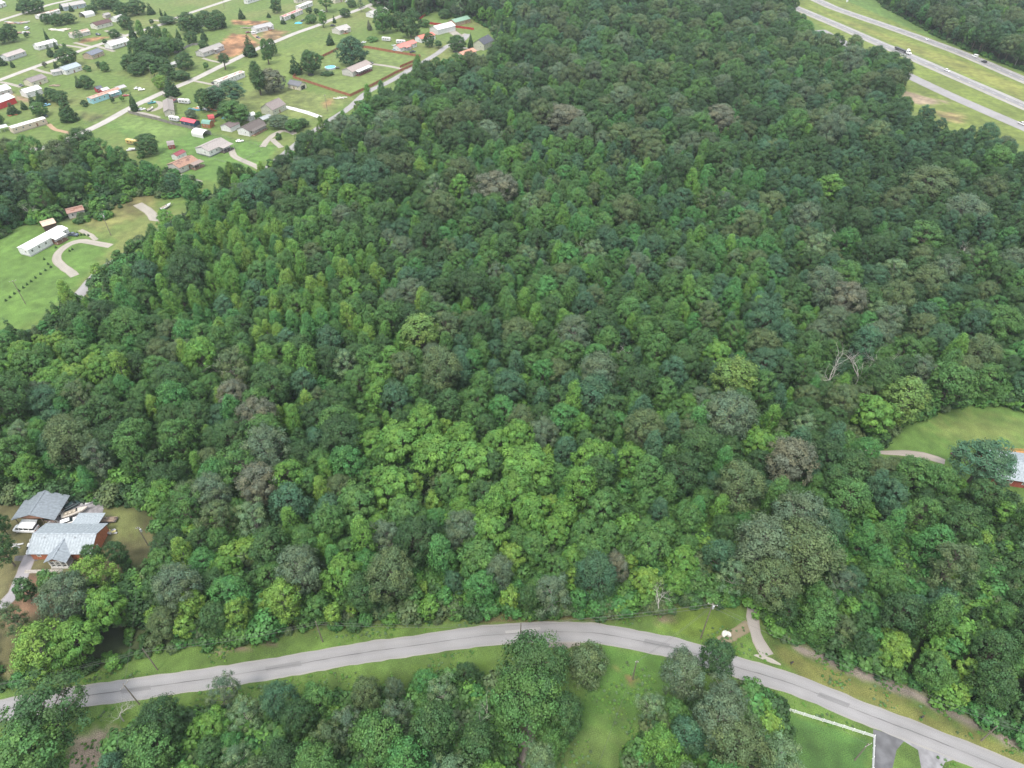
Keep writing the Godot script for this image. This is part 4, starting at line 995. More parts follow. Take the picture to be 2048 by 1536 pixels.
func sort_at(p: Vector2) -> Array:
	# [kind, tints to choose from, size] of a tree that grows at p
	var r := rng.randf()
	var n := noise_b.get_noise_2d(p.x * 0.35, p.y * 0.35)
	var table: Array
	if p.y < -150.0 and near_edge(p) < 17.0:
		table = [["cedar_tree", 0.5], ["young_tree", 0.38], ["maple_tree", 0.06], ["poplar_tree", 0.06]]
	elif inside(p, SCRUB):
		table = [["young_tree", 0.4], ["maple_tree", 0.32], ["ragged_tree", 0.1], ["cedar_tree", 0.13], ["poplar_tree", 0.05]]
	elif inside(p, PINES):
		table = [["pine_tree", 0.8], ["oak_tree", 0.14], ["maple_tree", 0.06]]
	elif inside(p, WALNUTS):
		table = [["walnut_tree", 0.72], ["maple_tree", 0.16], ["young_tree", 0.12]]
	elif inside(p, POPLARS):
		table = [["poplar_tree", 0.6], ["maple_tree", 0.26], ["oak_tree", 0.09], ["cedar_tree", 0.05]]
	elif inside(p, OAKWOOD):
		table = [["oak_tree", 0.55], ["maple_tree", 0.33], ["poplar_tree", 0.06], ["ragged_tree", 0.06]]
	elif p.y > -105.0:
		table = [["maple_tree", 0.42], ["young_tree", 0.2], ["oak_tree", 0.16], ["ragged_tree", 0.12], ["walnut_tree", 0.1]]
	elif inside(p, MIXED):
		table = [["poplar_tree", 0.24], ["maple_tree", 0.48], ["oak_tree", 0.16], ["young_tree", 0.06], ["ragged_tree", 0.06]]
	elif p.y < -330.0 or p.x > 90.0:
		table = [["oak_tree", 0.55], ["maple_tree", 0.28], ["poplar_tree", 0.09], ["ragged_tree", 0.05], ["pine_tree", 0.03]]
	elif n > 0.1:
		table = [["oak_tree", 0.5], ["maple_tree", 0.35], ["poplar_tree", 0.1], ["ragged_tree", 0.05]]
	else:
		table = [["maple_tree", 0.5], ["poplar_tree", 0.09], ["oak_tree", 0.24], ["ragged_tree", 0.07], ["young_tree", 0.05], ["walnut_tree", 0.05]]
	var k := choose(r, table)
	var tints: Array = {"oak_tree": [0, 1, 5, 6, 0, 8, 2, 1, 5], "maple_tree": [0, 2, 2, 8, 10, 0, 2, 3], "poplar_tree": [2, 10, 3, 2, 8], "walnut_tree": [3, 3, 3, 2, 4], "pine_tree": [8, 1, 0], "cedar_tree": [1, 0, 5], "young_tree": [2, 3, 10, 4, 0], "ragged_tree": [6, 9, 5, 2]}[k]
	if k == "poplar_tree" and p.x < -30.0:
		tints = [3, 4, 3, 2, 10]
	if k == "maple_tree" and p.x > 60.0:
		tints = [0, 8, 0, 2, 1, 10]
	var size := rng.randf_range(0.6, 1.15)
	if k == "oak_tree" and p.y < -330.0:
		size = rng.randf_range(0.85, 1.35)
	return [k, tints[rng.randi() % tints.size()], size]


func plant_woods():
	# trees of the woods, thrown at random and kept where they find room
	rng.seed = 4711
	var cell := 8.0
	var grid := {}
	for t in TAKEN:
		var key := Vector2i(int(floor(t.x / cell)), int(floor(t.y / cell)))
		if not grid.has(key):
			grid[key] = []
		grid[key].append(Vector3(t.x, t.y, t.z))
	var found := []
	var boxes := []
	for w in WOODS:
		var b := Rect2(w[0], Vector2.ZERO)
		for p in w:
			b = b.expand(p)
		boxes.append(b)
	for k in WOODS.size():
		var b: Rect2 = boxes[k]
		var tries := int(b.get_area() / 5.0)
		for i in tries:
			var p := Vector2(rng.randf_range(b.position.x, b.end.x), rng.randf_range(b.position.y, b.end.y))
			var sr := rng.randi()
			if not in_view(Vector3(p.x, 6, p.y), 16.0) or not Geometry2D.is_point_in_polygon(p, WOODS[k]) or inside(p, CLEARINGS):
				continue
			if k == 0 and p.distance_to(Vector2(0, 0)) < 60.0:
				continue
			var s := sort_at(p)
			var d: Array = SORTS[s[0]]
			var r: float = (d[2] + d[5] * 0.5) * s[2]
			var free := true
			for e in 6:
				if inside(p + Vector2.from_angle(e * TAU / 6.0) * r * 0.85, CLEARINGS):
					free = false
			if not free:
				continue
			var c := Vector2i(int(floor(p.x / cell)), int(floor(p.y / cell)))
			for x in range(-2, 3):
				for y in range(-2, 3):
					for o in grid.get(c + Vector2i(x, y), []):
						if Vector2(o.x, o.y).distance_to(p) < (o.z + r) * 0.58:
							free = false
							break
					if not free:
						break
				if not free:
					break
			if not free:
				continue
			if not grid.has(c):
				grid[c] = []
			grid[c].append(Vector3(p.x, p.y, r))
			found.append([s[0], p, r, s[1], s[2], Vector3(p.x, 0, p.y).distance_to(EYE)])
	found.sort_custom(func(a, b): return a[5] < b[5])
	var count := {"oak_tree": 62, "maple_tree": 62, "cedar_tree": 58, "poplar_tree": 12, "young_tree": 24, "pine_tree": 6, "walnut_tree": 10, "ragged_tree": 18}
	var rest := {}
	var ranks := {}
	var names := {"oak_tree": "broad oak", "maple_tree": "round maple", "poplar_tree": "slender poplar", "walnut_tree": "feathery walnut", "pine_tree": "tufted pine", "cedar_tree": "pointed cedar", "young_tree": "low young tree", "ragged_tree": "loose ragged tree"}
	var order := ["first", "second", "third", "fourth", "fifth", "sixth", "seventh", "eighth", "ninth", "tenth", "eleventh", "twelfth", "thirteenth", "fourteenth", "fifteenth", "sixteenth", "seventeenth", "eighteenth", "nineteenth", "twentieth"]
	var near := []
	for f in found:
		var h: float = SORTS[f[0]][0] * f[4] * rng.randf_range(0.92, 1.08)
		if count[f[0]] < 296:
			count[f[0]] += 1
			var best := 0
			for i in LANDMARKS.size():
				if f[1].distance_squared_to(LANDMARKS[i][1]) < f[1].distance_squared_to(LANDMARKS[best][1]):
					best = i
			near.append([f, h, best, f[1].distance_to(LANDMARKS[best][1])])
		else:
			if not rest.has(f[0]):
				rest[f[0]] = []
			rest[f[0]].append([f, h])
	near.sort_custom(func(a, b): return a[3] < b[3])
	for n in near:
		var f: Array = n[0]
		var what := "%s %s" % [TINTS[f[3]][0], names[f[0]]]
		var key := "%s|%d" % [what, n[2]]
		var rank: int = ranks.get(key, 0)
		ranks[key] = rank + 1
		var label := "%s %s out from %s" % [order[rank], what, LANDMARKS[n[2]][0]] if rank < 20 else "%s farther out from %s" % [what, LANDMARKS[n[2]][0]]
		var group: String = "%ss round %s" % [what, LANDMARKS[n[2]][0]]
		tree(f[0], Vector3(f[1].x, 0, f[1].y), n[1], f[2] * 2.0, f[3], label, "tree", group)
	for k in rest:
		var o := Node3D.new()
		o.name = "distant_" + k.replace("_tree", "_woods")
		add_child(o)
		kind(o, "stuff", "far-off %ss that merge into the canopy at the back of the woods" % names[k])
		o.set_meta("category", "woodland")
		for v in VARIANTS[k]:
			for part in ["crown", "trunk"]:
				var mine := []
				for i in rest[k].size():
					if i % VARIANTS[k] == v:
						mine.append(rest[k][i])
				if mine.is_empty():
					continue
				var mm := MultiMesh.new()
				mm.transform_format = MultiMesh.TRANSFORM_3D
				mm.use_colors = part == "crown"
				mm.mesh = crowns[k][v] if part == "crown" else trunks[k][v]
				mm.instance_count = mine.size()
				for i in mine.size():
					var f: Array = mine[i][0]
					var w: float = f[2] / (SORTS[k][2] + SORTS[k][5] * 0.5)
					var t := Basis(Vector3.UP, rng.randf() * TAU).scaled_local(Vector3(w, mine[i][1] / SORTS[k][0], w))
					mm.set_instance_transform(i, Transform3D(t, Vector3(f[1].x, 0, f[1].y)))
					if part == "crown":
						var c: Array = TINTS[f[3]]
						var g := rng.randf_range(0.75, 1.25)
						mm.set_instance_color(i, Color(c[1] * g, c[2] * g, c[3] * g))
				var mi := MultiMeshInstance3D.new()
				mi.name = part
				mi.multimesh = mm
				mi.material_override = leaf_mats[-1] if part == "crown" else bark[0]
				o.add_child(mi, true)
	print(count, " rest ", rest.keys().map(func(k): return [k, rest[k].size()]))


func plant_bushes():
	# brush that fills the gaps and fringes the woods
	rng.seed = 99
	var spots := []
	for k in WOODS.size():
		var b := Rect2(WOODS[k][0], Vector2.ZERO)
		for p in WOODS[k]:
			b = b.expand(p)
		var n: int = [9500, 900, 400, 250, 1300, 500][k]
		for i in n:
			var p := Vector2(rng.randf_range(b.position.x, b.end.x), rng.randf_range(b.position.y, b.end.y))
			if in_view(Vector3(p.x, 2, p.y), 6.0) and Geometry2D.is_point_in_polygon(p, WOODS[k]) and not inside(p, CLEARINGS):
				spots.append([p, rng.randf_range(0.8, 2.3)])
		var w: PackedVector2Array = WOODS[k]
		for i in w.size():
			var a := w[i]
			var c := w[(i + 1) % w.size()]
			var m := int(a.distance_to(c) / 1.6)
			for j in m:
				var p := a.lerp(c, (j + rng.randf()) / m) + Vector2(rng.randf_range(-1.8, 1.8), rng.randf_range(-2.5, 0.8))
				if in_view(Vector3(p.x, 2, p.y), 3.0) and not inside(p, CLEARINGS):
					spots.append([p, rng.randf_range(0.45, 1.1)])
	for i in 9000:
		var p := Vector2(rng.randf_range(-170, 190), rng.randf_range(-270, -95))
		if in_view(Vector3(p.x, 2, p.y), 3.0) and Geometry2D.is_point_in_polygon(p, WOODS[0]) and not inside(p, CLEARINGS.slice(0, 1)) and not inside(p, CLEARINGS.slice(2)):
			spots.append([p, rng.randf_range(0.7, 2.0)])
	for i in 900:
		var p := Vector2(rng.randf_range(-240, -165), rng.randf_range(-392, -308))
		if inside(p, [SCRUB[1]]):
			spots.append([p, rng.randf_range(0.35, 1.1)])
	for c in CLEARINGS.slice(0, 3):
		for i in c.size():
			var a: Vector2 = c[i]
			var e: Vector2 = c[(i + 1) % c.size()]
			var m := int(a.distance_to(e) / 2.5)
			for j in m:
				var p := a.lerp(e, (j + rng.randf()) / m) + Vector2(rng.randf_range(-1, 1), rng.randf_range(-1, 1))
				if in_view(Vector3(p.x, 2, p.y), 3.0):
					spots.append([p, rng.randf_range(0.3, 0.8)])
	var o := Node3D.new()
	o.name = "undergrowth"
	add_child(o)
	kind(o, "stuff", "brush and brambles filling the gaps and fringes of the woods")
	o.set_meta("category", "undergrowth")
	for v in VARIANTS["bush"]:
		var mm := MultiMesh.new()
		mm.transform_format = MultiMesh.TRANSFORM_3D
		mm.use_colors = true
		mm.mesh = crowns["bush"][v]
		var mine := []
		for i in spots.size():
			if i % 3 == v:
				mine.append(spots[i])
		mm.instance_count = mine.size()
		for i in mine.size():
			var s: float = mine[i][1]
			mm.set_instance_transform(i, Transform3D(Basis(Vector3.UP, rng.randf() * TAU).scaled_local(Vector3(s * 1.2, s, s * 1.2)), Vector3(mine[i][0].x, 0, mine[i][0].y)))
			var c: Array = TINTS[[0, 2, 10, 1, 2, 3, 5][rng.randi() % 7]]
			mm.set_instance_color(i, Color(c[1], c[2], c[3]) * rng.randf_range(0.85, 1.1))
		var mi := MultiMeshInstance3D.new()
		mi.name = "shrubbery"
		mi.multimesh = mm
		mi.material_override = leaf_mats[-1]
		o.add_child(mi, true)


func plant_weeds():
	# tussocks and weeds that roughen the verges and lawns near the lens
	rng.seed = 321
	var mm := MultiMesh.new()
	mm.transform_format = MultiMesh.TRANSFORM_3D
	mm.use_colors = true
	mm.mesh = crowns["bush"][0]
	var spots := []
	for i in 30000:
		var p := Vector2(rng.randf_range(-115, 125), rng.randf_range(-118, -40))
		if not in_view(Vector3(p.x, 0, p.y), 2.0) or inside(p, WOODS) or inside(p, [ROADWAY, MOWN]):
			continue
		var n := noise.get_noise_2d(p.x * 2.0, p.y * 2.0) + rng.randf_range(-0.25, 0.25)
		if n > 0.2:
			spots.append(p)
	mm.instance_count = spots.size()
	for i in spots.size():
		var s := rng.randf_range(0.05, 0.14)
		mm.set_instance_transform(i, Transform3D(Basis(Vector3.UP, rng.randf() * TAU).scaled_local(Vector3(s * 1.6, s, s * 1.6)), Vector3(spots[i].x, -0.02, spots[i].y)))
		var c: Array = TINTS[[2, 3, 4, 5, 9, 3][rng.randi() % 6]]
		mm.set_instance_color(i, Color(c[1], c[2], c[3]) * rng.randf_range(0.9, 1.2))
	var mi := MultiMeshInstance3D.new()
	mi.name = "weeds"
	mi.multimesh = mm
	mi.material_override = leaf_mats[-1]
	add_child(mi)
	kind(mi, "stuff", "tussocks and weeds in the grass of the verges")
	mi.set_meta("category", "weeds")


func ground():
	# one sheet to the horizon; its vertex colours say where lawn, dry grass, soil and forest floor lie
	var zones := [
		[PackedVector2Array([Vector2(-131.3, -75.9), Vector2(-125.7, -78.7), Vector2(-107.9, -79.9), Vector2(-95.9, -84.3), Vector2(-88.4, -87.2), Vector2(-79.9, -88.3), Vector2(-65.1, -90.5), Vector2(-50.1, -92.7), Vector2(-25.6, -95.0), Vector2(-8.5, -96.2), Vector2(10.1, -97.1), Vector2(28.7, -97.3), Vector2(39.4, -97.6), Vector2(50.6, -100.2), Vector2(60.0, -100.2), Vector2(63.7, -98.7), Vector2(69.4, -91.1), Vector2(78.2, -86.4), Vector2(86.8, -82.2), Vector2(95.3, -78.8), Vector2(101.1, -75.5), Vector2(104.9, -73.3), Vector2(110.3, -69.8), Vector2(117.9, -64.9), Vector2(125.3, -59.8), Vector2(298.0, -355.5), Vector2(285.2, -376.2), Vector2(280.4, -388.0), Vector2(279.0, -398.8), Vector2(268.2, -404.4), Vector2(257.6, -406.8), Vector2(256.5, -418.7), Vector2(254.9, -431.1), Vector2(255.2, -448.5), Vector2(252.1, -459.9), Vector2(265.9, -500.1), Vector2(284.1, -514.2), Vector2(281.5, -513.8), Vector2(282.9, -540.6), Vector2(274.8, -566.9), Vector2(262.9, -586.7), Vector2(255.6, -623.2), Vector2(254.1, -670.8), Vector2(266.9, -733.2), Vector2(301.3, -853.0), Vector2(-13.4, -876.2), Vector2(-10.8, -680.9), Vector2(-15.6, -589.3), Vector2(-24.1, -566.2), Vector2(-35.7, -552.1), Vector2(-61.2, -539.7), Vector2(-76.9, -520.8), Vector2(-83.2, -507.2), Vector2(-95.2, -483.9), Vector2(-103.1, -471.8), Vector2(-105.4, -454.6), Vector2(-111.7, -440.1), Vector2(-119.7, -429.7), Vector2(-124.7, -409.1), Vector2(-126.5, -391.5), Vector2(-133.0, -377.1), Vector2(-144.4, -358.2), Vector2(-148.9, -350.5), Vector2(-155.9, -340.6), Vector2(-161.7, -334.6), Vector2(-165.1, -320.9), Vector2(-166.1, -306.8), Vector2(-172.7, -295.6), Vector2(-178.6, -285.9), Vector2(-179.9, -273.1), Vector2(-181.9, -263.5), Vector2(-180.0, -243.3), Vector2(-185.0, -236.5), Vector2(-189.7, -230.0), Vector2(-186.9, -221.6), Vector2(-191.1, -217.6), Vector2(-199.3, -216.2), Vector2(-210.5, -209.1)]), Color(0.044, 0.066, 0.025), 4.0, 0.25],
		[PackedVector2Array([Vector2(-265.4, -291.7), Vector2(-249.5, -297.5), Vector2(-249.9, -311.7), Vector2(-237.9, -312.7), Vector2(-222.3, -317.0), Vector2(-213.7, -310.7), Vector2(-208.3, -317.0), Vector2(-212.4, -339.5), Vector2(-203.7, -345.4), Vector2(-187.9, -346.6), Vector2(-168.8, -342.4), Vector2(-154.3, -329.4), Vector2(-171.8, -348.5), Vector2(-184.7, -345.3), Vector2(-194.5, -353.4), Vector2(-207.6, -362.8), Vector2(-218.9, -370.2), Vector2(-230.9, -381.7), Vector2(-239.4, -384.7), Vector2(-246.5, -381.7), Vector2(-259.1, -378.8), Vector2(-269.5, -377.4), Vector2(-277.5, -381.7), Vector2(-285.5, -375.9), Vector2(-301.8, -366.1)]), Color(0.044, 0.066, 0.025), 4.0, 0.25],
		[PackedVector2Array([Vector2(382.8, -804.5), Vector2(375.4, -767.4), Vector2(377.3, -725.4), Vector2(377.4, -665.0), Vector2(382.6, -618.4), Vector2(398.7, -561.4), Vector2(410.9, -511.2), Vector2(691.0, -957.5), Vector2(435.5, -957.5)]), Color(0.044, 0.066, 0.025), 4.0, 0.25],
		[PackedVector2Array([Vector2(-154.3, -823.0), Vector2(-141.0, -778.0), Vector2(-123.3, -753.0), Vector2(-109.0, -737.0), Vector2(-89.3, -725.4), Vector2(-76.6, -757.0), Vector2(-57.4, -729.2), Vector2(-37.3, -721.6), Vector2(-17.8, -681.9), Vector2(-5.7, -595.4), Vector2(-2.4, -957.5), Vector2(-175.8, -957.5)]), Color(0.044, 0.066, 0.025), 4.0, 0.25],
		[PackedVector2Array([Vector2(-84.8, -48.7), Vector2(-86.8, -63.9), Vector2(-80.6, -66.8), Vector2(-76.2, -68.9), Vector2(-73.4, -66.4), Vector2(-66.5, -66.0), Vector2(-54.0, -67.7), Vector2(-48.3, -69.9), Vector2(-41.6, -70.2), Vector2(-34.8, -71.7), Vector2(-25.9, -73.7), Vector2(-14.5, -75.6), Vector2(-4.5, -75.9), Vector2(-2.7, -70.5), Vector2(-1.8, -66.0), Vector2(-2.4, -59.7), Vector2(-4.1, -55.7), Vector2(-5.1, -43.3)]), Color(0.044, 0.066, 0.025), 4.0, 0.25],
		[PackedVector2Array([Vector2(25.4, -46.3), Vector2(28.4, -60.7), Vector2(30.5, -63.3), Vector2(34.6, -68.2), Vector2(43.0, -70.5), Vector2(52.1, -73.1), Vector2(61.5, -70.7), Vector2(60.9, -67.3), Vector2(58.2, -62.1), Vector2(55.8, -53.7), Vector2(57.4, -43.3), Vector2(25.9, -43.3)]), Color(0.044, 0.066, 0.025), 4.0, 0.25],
		[PackedVector2Array([Vector2(109.3, -158.1), Vector2(122.9, -158.8), Vector2(133.6, -168.3), Vector2(145.0, -174.3), Vector2(155.5, -177.9), Vector2(167.0, -179.5), Vector2(183.0, -176.3), Vector2(195.3, -173.3), Vector2(161.3, -125.1), Vector2(151.1, -130.7), Vector2(143.4, -133.5), Vector2(141.2, -139.5), Vector2(130.9, -141.2), Vector2(118.7, -144.8), Vector2(103.4, -145.4)]), Color(0.125, 0.228, 0.048), 3.0, 0.25],
		[PackedVector2Array([Vector2(142.3, -168.3), Vector2(162.0, -173.3), Vector2(178.4, -168.3), Vector2(173.0, -158.8), Vector2(147.4, -161.1)]), Color(0.185, 0.240, 0.066), 9.0, 0.25],
		[PackedVector2Array([Vector2(-139.8, -94.3), Vector2(-163.9, -135.3), Vector2(-153.1, -135.3), Vector2(-147.3, -135.8), Vector2(-125.9, -134.8), Vector2(-118.4, -133.4), Vector2(-107.6, -132.4), Vector2(-102.6, -124.0), Vector2(-99.4, -115.0), Vector2(-99.7, -110.2), Vector2(-98.9, -105.7), Vector2(-102.3, -107.4), Vector2(-104.6, -105.8), Vector2(-108.2, -103.7), Vector2(-113.6, -101.5), Vector2(-116.4, -94.2), Vector2(-118.4, -87.4), Vector2(-119.9, -81.4), Vector2(-124.2, -76.5)]), Color(0.150, 0.140, 0.062), 4.0, 0.60],
		[PackedVector2Array([Vector2(-126.0, -133.4), Vector2(-110.3, -132.4), Vector2(-107.8, -118.7), Vector2(-116.5, -122.2)]), Color(0.167, 0.186, 0.063), 4.0, 0.60],
		[PackedVector2Array([Vector2(-137.1, -108.7), Vector2(-129.6, -109.0), Vector2(-124.9, -98.7), Vector2(-132.0, -92.2), Vector2(-135.7, -96.5)]), Color(0.240, 0.145, 0.090), 3.0, 0.50],
		[PackedVector2Array([Vector2(-108.9, -112.8), Vector2(-103.9, -112.8), Vector2(-99.6, -105.5), Vector2(-92.5, -85.4), Vector2(-96.3, -84.1), Vector2(-101.0, -96.5)]), Color(0.070, 0.095, 0.036), 2.0, 0.50],
		[PackedVector2Array([Vector2(-127.5, -69.4), Vector2(-133.0, -78.7), Vector2(-107.7, -79.7), Vector2(-88.3, -87.0), Vector2(-50.0, -92.2), Vector2(-8.5, -95.6), Vector2(28.7, -97.1), Vector2(61.1, -99.1), Vector2(69.2, -90.1), Vector2(77.9, -85.4), Vector2(94.7, -77.5), Vector2(104.2, -71.9), Vector2(117.1, -63.6), Vector2(124.5, -58.5), Vector2(117.3, -46.9), Vector2(18.5, -46.9), Vector2(-114.0, -46.9)]), Color(0.122, 0.205, 0.044), 1.5, 0.35],
		[PackedVector2Array([Vector2(-124.8, -64.9), Vector2(-74.8, -73.5), Vector2(-27.8, -80.8), Vector2(-3.0, -84.1), Vector2(-4.8, -80.8), Vector2(-36.9, -76.5), Vector2(-55.1, -71.7), Vector2(-76.1, -70.5), Vector2(-91.7, -68.2), Vector2(-122.2, -60.6)]), Color(0.109, 0.186, 0.030), 3.0, 0.35],
		[PackedVector2Array([Vector2(21.9, -88.1), Vector2(38.7, -85.4), Vector2(53.0, -76.5), Vector2(35.6, -74.1), Vector2(26.2, -66.0), Vector2(21.7, -46.9), Vector2(5.9, -46.9), Vector2(14.9, -70.5)]), Color(0.092, 0.190, 0.036), 3.0, 0.30],
		[PackedVector2Array([Vector2(12.3, -66.0), Vector2(26.6, -69.4), Vector2(24.1, -58.5), Vector2(8.4, -56.5)]), Color(0.128, 0.200, 0.050), 6.0, 0.40],
		[PackedVector2Array([Vector2(66.2, -88.7), Vector2(77.2, -83.4), Vector2(93.5, -74.7), Vector2(116.0, -61.7), Vector2(123.3, -56.5), Vector2(120.8, -52.5), Vector2(108.3, -59.6), Vector2(90.8, -68.2), Vector2(72.8, -77.7), Vector2(65.9, -85.4)]), Color(0.205, 0.217, 0.063), 3.0, 0.40],
		[PackedVector2Array([Vector2(66.6, -81.5), Vector2(87.0, -70.5), Vector2(113.7, -57.5), Vector2(113.8, -55.5), Vector2(90.2, -66.9), Vector2(70.2, -77.1)]), Color(0.200, 0.165, 0.075), 1.5, 0.50],
		[PackedVector2Array([Vector2(72.6, -88.7), Vector2(84.5, -82.8), Vector2(98.0, -76.7), Vector2(106.2, -71.1), Vector2(117.2, -63.8), Vector2(117.3, -61.4), Vector2(105.3, -69.4), Vector2(95.9, -74.7), Vector2(82.5, -80.8), Vector2(72.0, -86.7)]), Color(0.330, 0.280, 0.240), 1.2, 0.50],
		[PackedVector2Array([Vector2(64.5, -71.2), Vector2(82.6, -64.9), Vector2(78.9, -56.5), Vector2(74.8, -46.9), Vector2(56.9, -46.9), Vector2(62.3, -66.0)]), Color(0.078, 0.168, 0.038), 1.0, 0.35],
		[PackedVector2Array([Vector2(-100.3, -65.4), Vector2(-94.2, -67.3), Vector2(-90.8, -58.5), Vector2(-93.7, -50.6), Vector2(-100.3, -58.5)]), Color(0.420, 0.330, 0.250), 2.5, 0.40],
		[PackedVector2Array([Vector2(-75.6, -87.0), Vector2(-60.2, -88.7), Vector2(-59.3, -88.1), Vector2(-75.3, -85.9)]), Color(0.300, 0.235, 0.160), 0.8, 0.90],
		[PackedVector2Array([Vector2(39.2, -96.2), Vector2(43.2, -96.2), Vector2(43.1, -94.2), Vector2(38.6, -94.2)]), Color(0.260, 0.180, 0.140), 1.5, 0.60],
		[PackedVector2Array([Vector2(46.3, -98.7), Vector2(59.5, -97.9), Vector2(55.9, -88.7), Vector2(48.5, -90.1), Vector2(39.8, -92.2)]), Color(0.143, 0.217, 0.032), 4.0, 0.40],
		[PackedVector2Array([Vector2(-11.1, -96.2), Vector2(28.7, -97.1), Vector2(28.5, -95.6), Vector2(10.0, -94.6), Vector2(-9.7, -94.5)]), Color(0.110, 0.085, 0.045), 1.5, 0.70],
		[PackedVector2Array([Vector2(25.2, -82.8), Vector2(27.0, -83.0), Vector2(26.9, -82.0), Vector2(25.2, -82.0)]), Color(0.260, 0.170, 0.080), 0.8, 0.50],
		[PackedVector2Array([Vector2(28.8, -79.7), Vector2(30.6, -79.7), Vector2(30.4, -78.4), Vector2(28.7, -78.4)]), Color(0.260, 0.170, 0.080), 0.8, 0.50],
		[PackedVector2Array([Vector2(-222.3, -317.0), Vector2(-219.9, -348.5), Vector2(-189.8, -351.5), Vector2(-186.3, -322.4), Vector2(-204.8, -306.5)]), Color(0.236, 0.242, 0.081), 6.0, 0.60],
		[PackedVector2Array([Vector2(-211.8, -342.4), Vector2(-188.6, -348.5), Vector2(-193.2, -339.5), Vector2(-199.2, -322.4)]), Color(0.215, 0.195, 0.075), 6.0, 0.50],
		[PackedVector2Array([Vector2(-257.8, -286.9), Vector2(-247.4, -311.7), Vector2(-218.5, -304.0), Vector2(-193.0, -296.5), Vector2(-191.3, -284.6), Vector2(-192.2, -237.3), Vector2(-199.1, -226.6), Vector2(-219.5, -223.2)]), Color(0.130, 0.236, 0.048), 4.0, 0.25],
		[PackedVector2Array([Vector2(-267.0, -450.3), Vector2(-257.1, -464.0), Vector2(-192.1, -432.2), Vector2(-143.0, -414.3), Vector2(-147.0, -384.6), Vector2(-169.0, -362.9), Vector2(-197.2, -370.8), Vector2(-217.0, -406.6)]), Color(0.130, 0.242, 0.052), 4.0, 0.25],
		[PackedVector2Array([Vector2(-262.9, -452.1), Vector2(-257.9, -465.9), Vector2(-205.0, -437.3), Vector2(-216.9, -414.3)]), Color(0.174, 0.267, 0.069), 6.0, 0.25],
		[PackedVector2Array([Vector2(-170.7, -576.8), Vector2(-142.8, -630.3), Vector2(-75.7, -601.2), Vector2(-116.2, -505.9), Vector2(-165.2, -545.4)]), Color(0.180, 0.248, 0.069), 6.0, 0.25],
		[PackedVector2Array([Vector2(-212.4, -590.1), Vector2(-175.1, -641.0), Vector2(-144.8, -641.0), Vector2(-170.5, -551.5), Vector2(-192.0, -495.4), Vector2(-223.8, -505.9)]), Color(0.186, 0.254, 0.063), 9.0, 0.25],
		[PackedVector2Array([Vector2(-213.1, -505.9), Vector2(-172.1, -527.9), Vector2(-114.4, -495.4), Vector2(-127.3, -456.6), Vector2(-171.0, -470.6)]), Color(0.186, 0.229, 0.069), 6.0, 0.50],
		[PackedVector2Array([Vector2(-132.7, -490.3), Vector2(-128.6, -499.5), Vector2(-124.8, -491.3), Vector2(-129.4, -479.3)]), Color(0.330, 0.210, 0.100), 3.0, 0.70],
		[PackedVector2Array([Vector2(-251.4, -630.3), Vector2(-251.8, -671.7), Vector2(-236.3, -665.0), Vector2(-216.3, -633.3), Vector2(-227.9, -601.2), Vector2(-240.7, -590.1), Vector2(-243.5, -601.2)]), Color(0.360, 0.190, 0.095), 4.0, 1.00],
		[PackedVector2Array([Vector2(-266.0, -717.8), Vector2(-231.7, -714.1), Vector2(-229.1, -695.9), Vector2(-261.4, -703.1)]), Color(0.360, 0.190, 0.095), 4.0, 1.40],
		[PackedVector2Array([Vector2(-229.0, -685.4), Vector2(-203.9, -678.5), Vector2(-203.1, -648.9), Vector2(-219.7, -645.7)]), Color(0.300, 0.200, 0.100), 5.0, 1.20],
		[PackedVector2Array([Vector2(-376.2, -652.0), Vector2(-365.8, -660.1), Vector2(-357.1, -658.5), Vector2(-363.6, -645.7), Vector2(-376.6, -636.4)]), Color(0.360, 0.190, 0.095), 4.0, 1.00],
		[PackedVector2Array([Vector2(-362.5, -510.1), Vector2(-341.3, -497.4), Vector2(-337.0, -489.2), Vector2(-349.1, -495.4)]), Color(0.360, 0.240, 0.160), 3.0, 0.50],
		[PackedVector2Array([Vector2(-456.7, -714.1), Vector2(-423.9, -695.9), Vector2(-419.6, -678.5), Vector2(-434.2, -671.7)]), Color(0.260, 0.180, 0.100), 6.0, 1.20],
		[PackedVector2Array([Vector2(-421.9, -678.5), Vector2(-414.6, -695.9), Vector2(-403.7, -678.5), Vector2(-412.7, -665.0)]), Color(0.360, 0.280, 0.200), 4.0, 1.20],
		[PackedVector2Array([Vector2(-296.2, -473.5), Vector2(-271.5, -464.0), Vector2(-274.4, -452.1), Vector2(-287.3, -458.5)]), Color(0.217, 0.242, 0.081), 5.0, 0.90],
		[PackedVector2Array([Vector2(350.3, -957.5), Vector2(435.5, -957.5), Vector2(383.6, -800.0), Vector2(374.8, -658.5), Vector2(395.9, -556.4), Vector2(407.5, -505.9), Vector2(331.4, -384.6), Vector2(315.6, -414.3), Vector2(290.5, -418.3), Vector2(274.6, -437.3), Vector2(273.9, -495.4), Vector2(290.1, -633.3), Vector2(281.6, -757.0)]), Color(0.186, 0.242, 0.052), 5.0, 0.30],
		[PackedVector2Array([Vector2(302.0, -773.7), Vector2(339.7, -648.9), Vector2(365.8, -579.4), Vector2(376.6, -522.2), Vector2(361.4, -495.4), Vector2(345.4, -570.3), Vector2(314.8, -699.5)]), Color(0.248, 0.267, 0.069), 5.0, 0.40],
		[PackedVector2Array([Vector2(347.1, -800.0), Vector2(382.8, -804.5), Vector2(376.4, -661.8), Vector2(398.0, -560.1), Vector2(394.5, -553.9), Vector2(367.5, -671.7)]), Color(0.130, 0.229, 0.052), 4.0, 0.25],
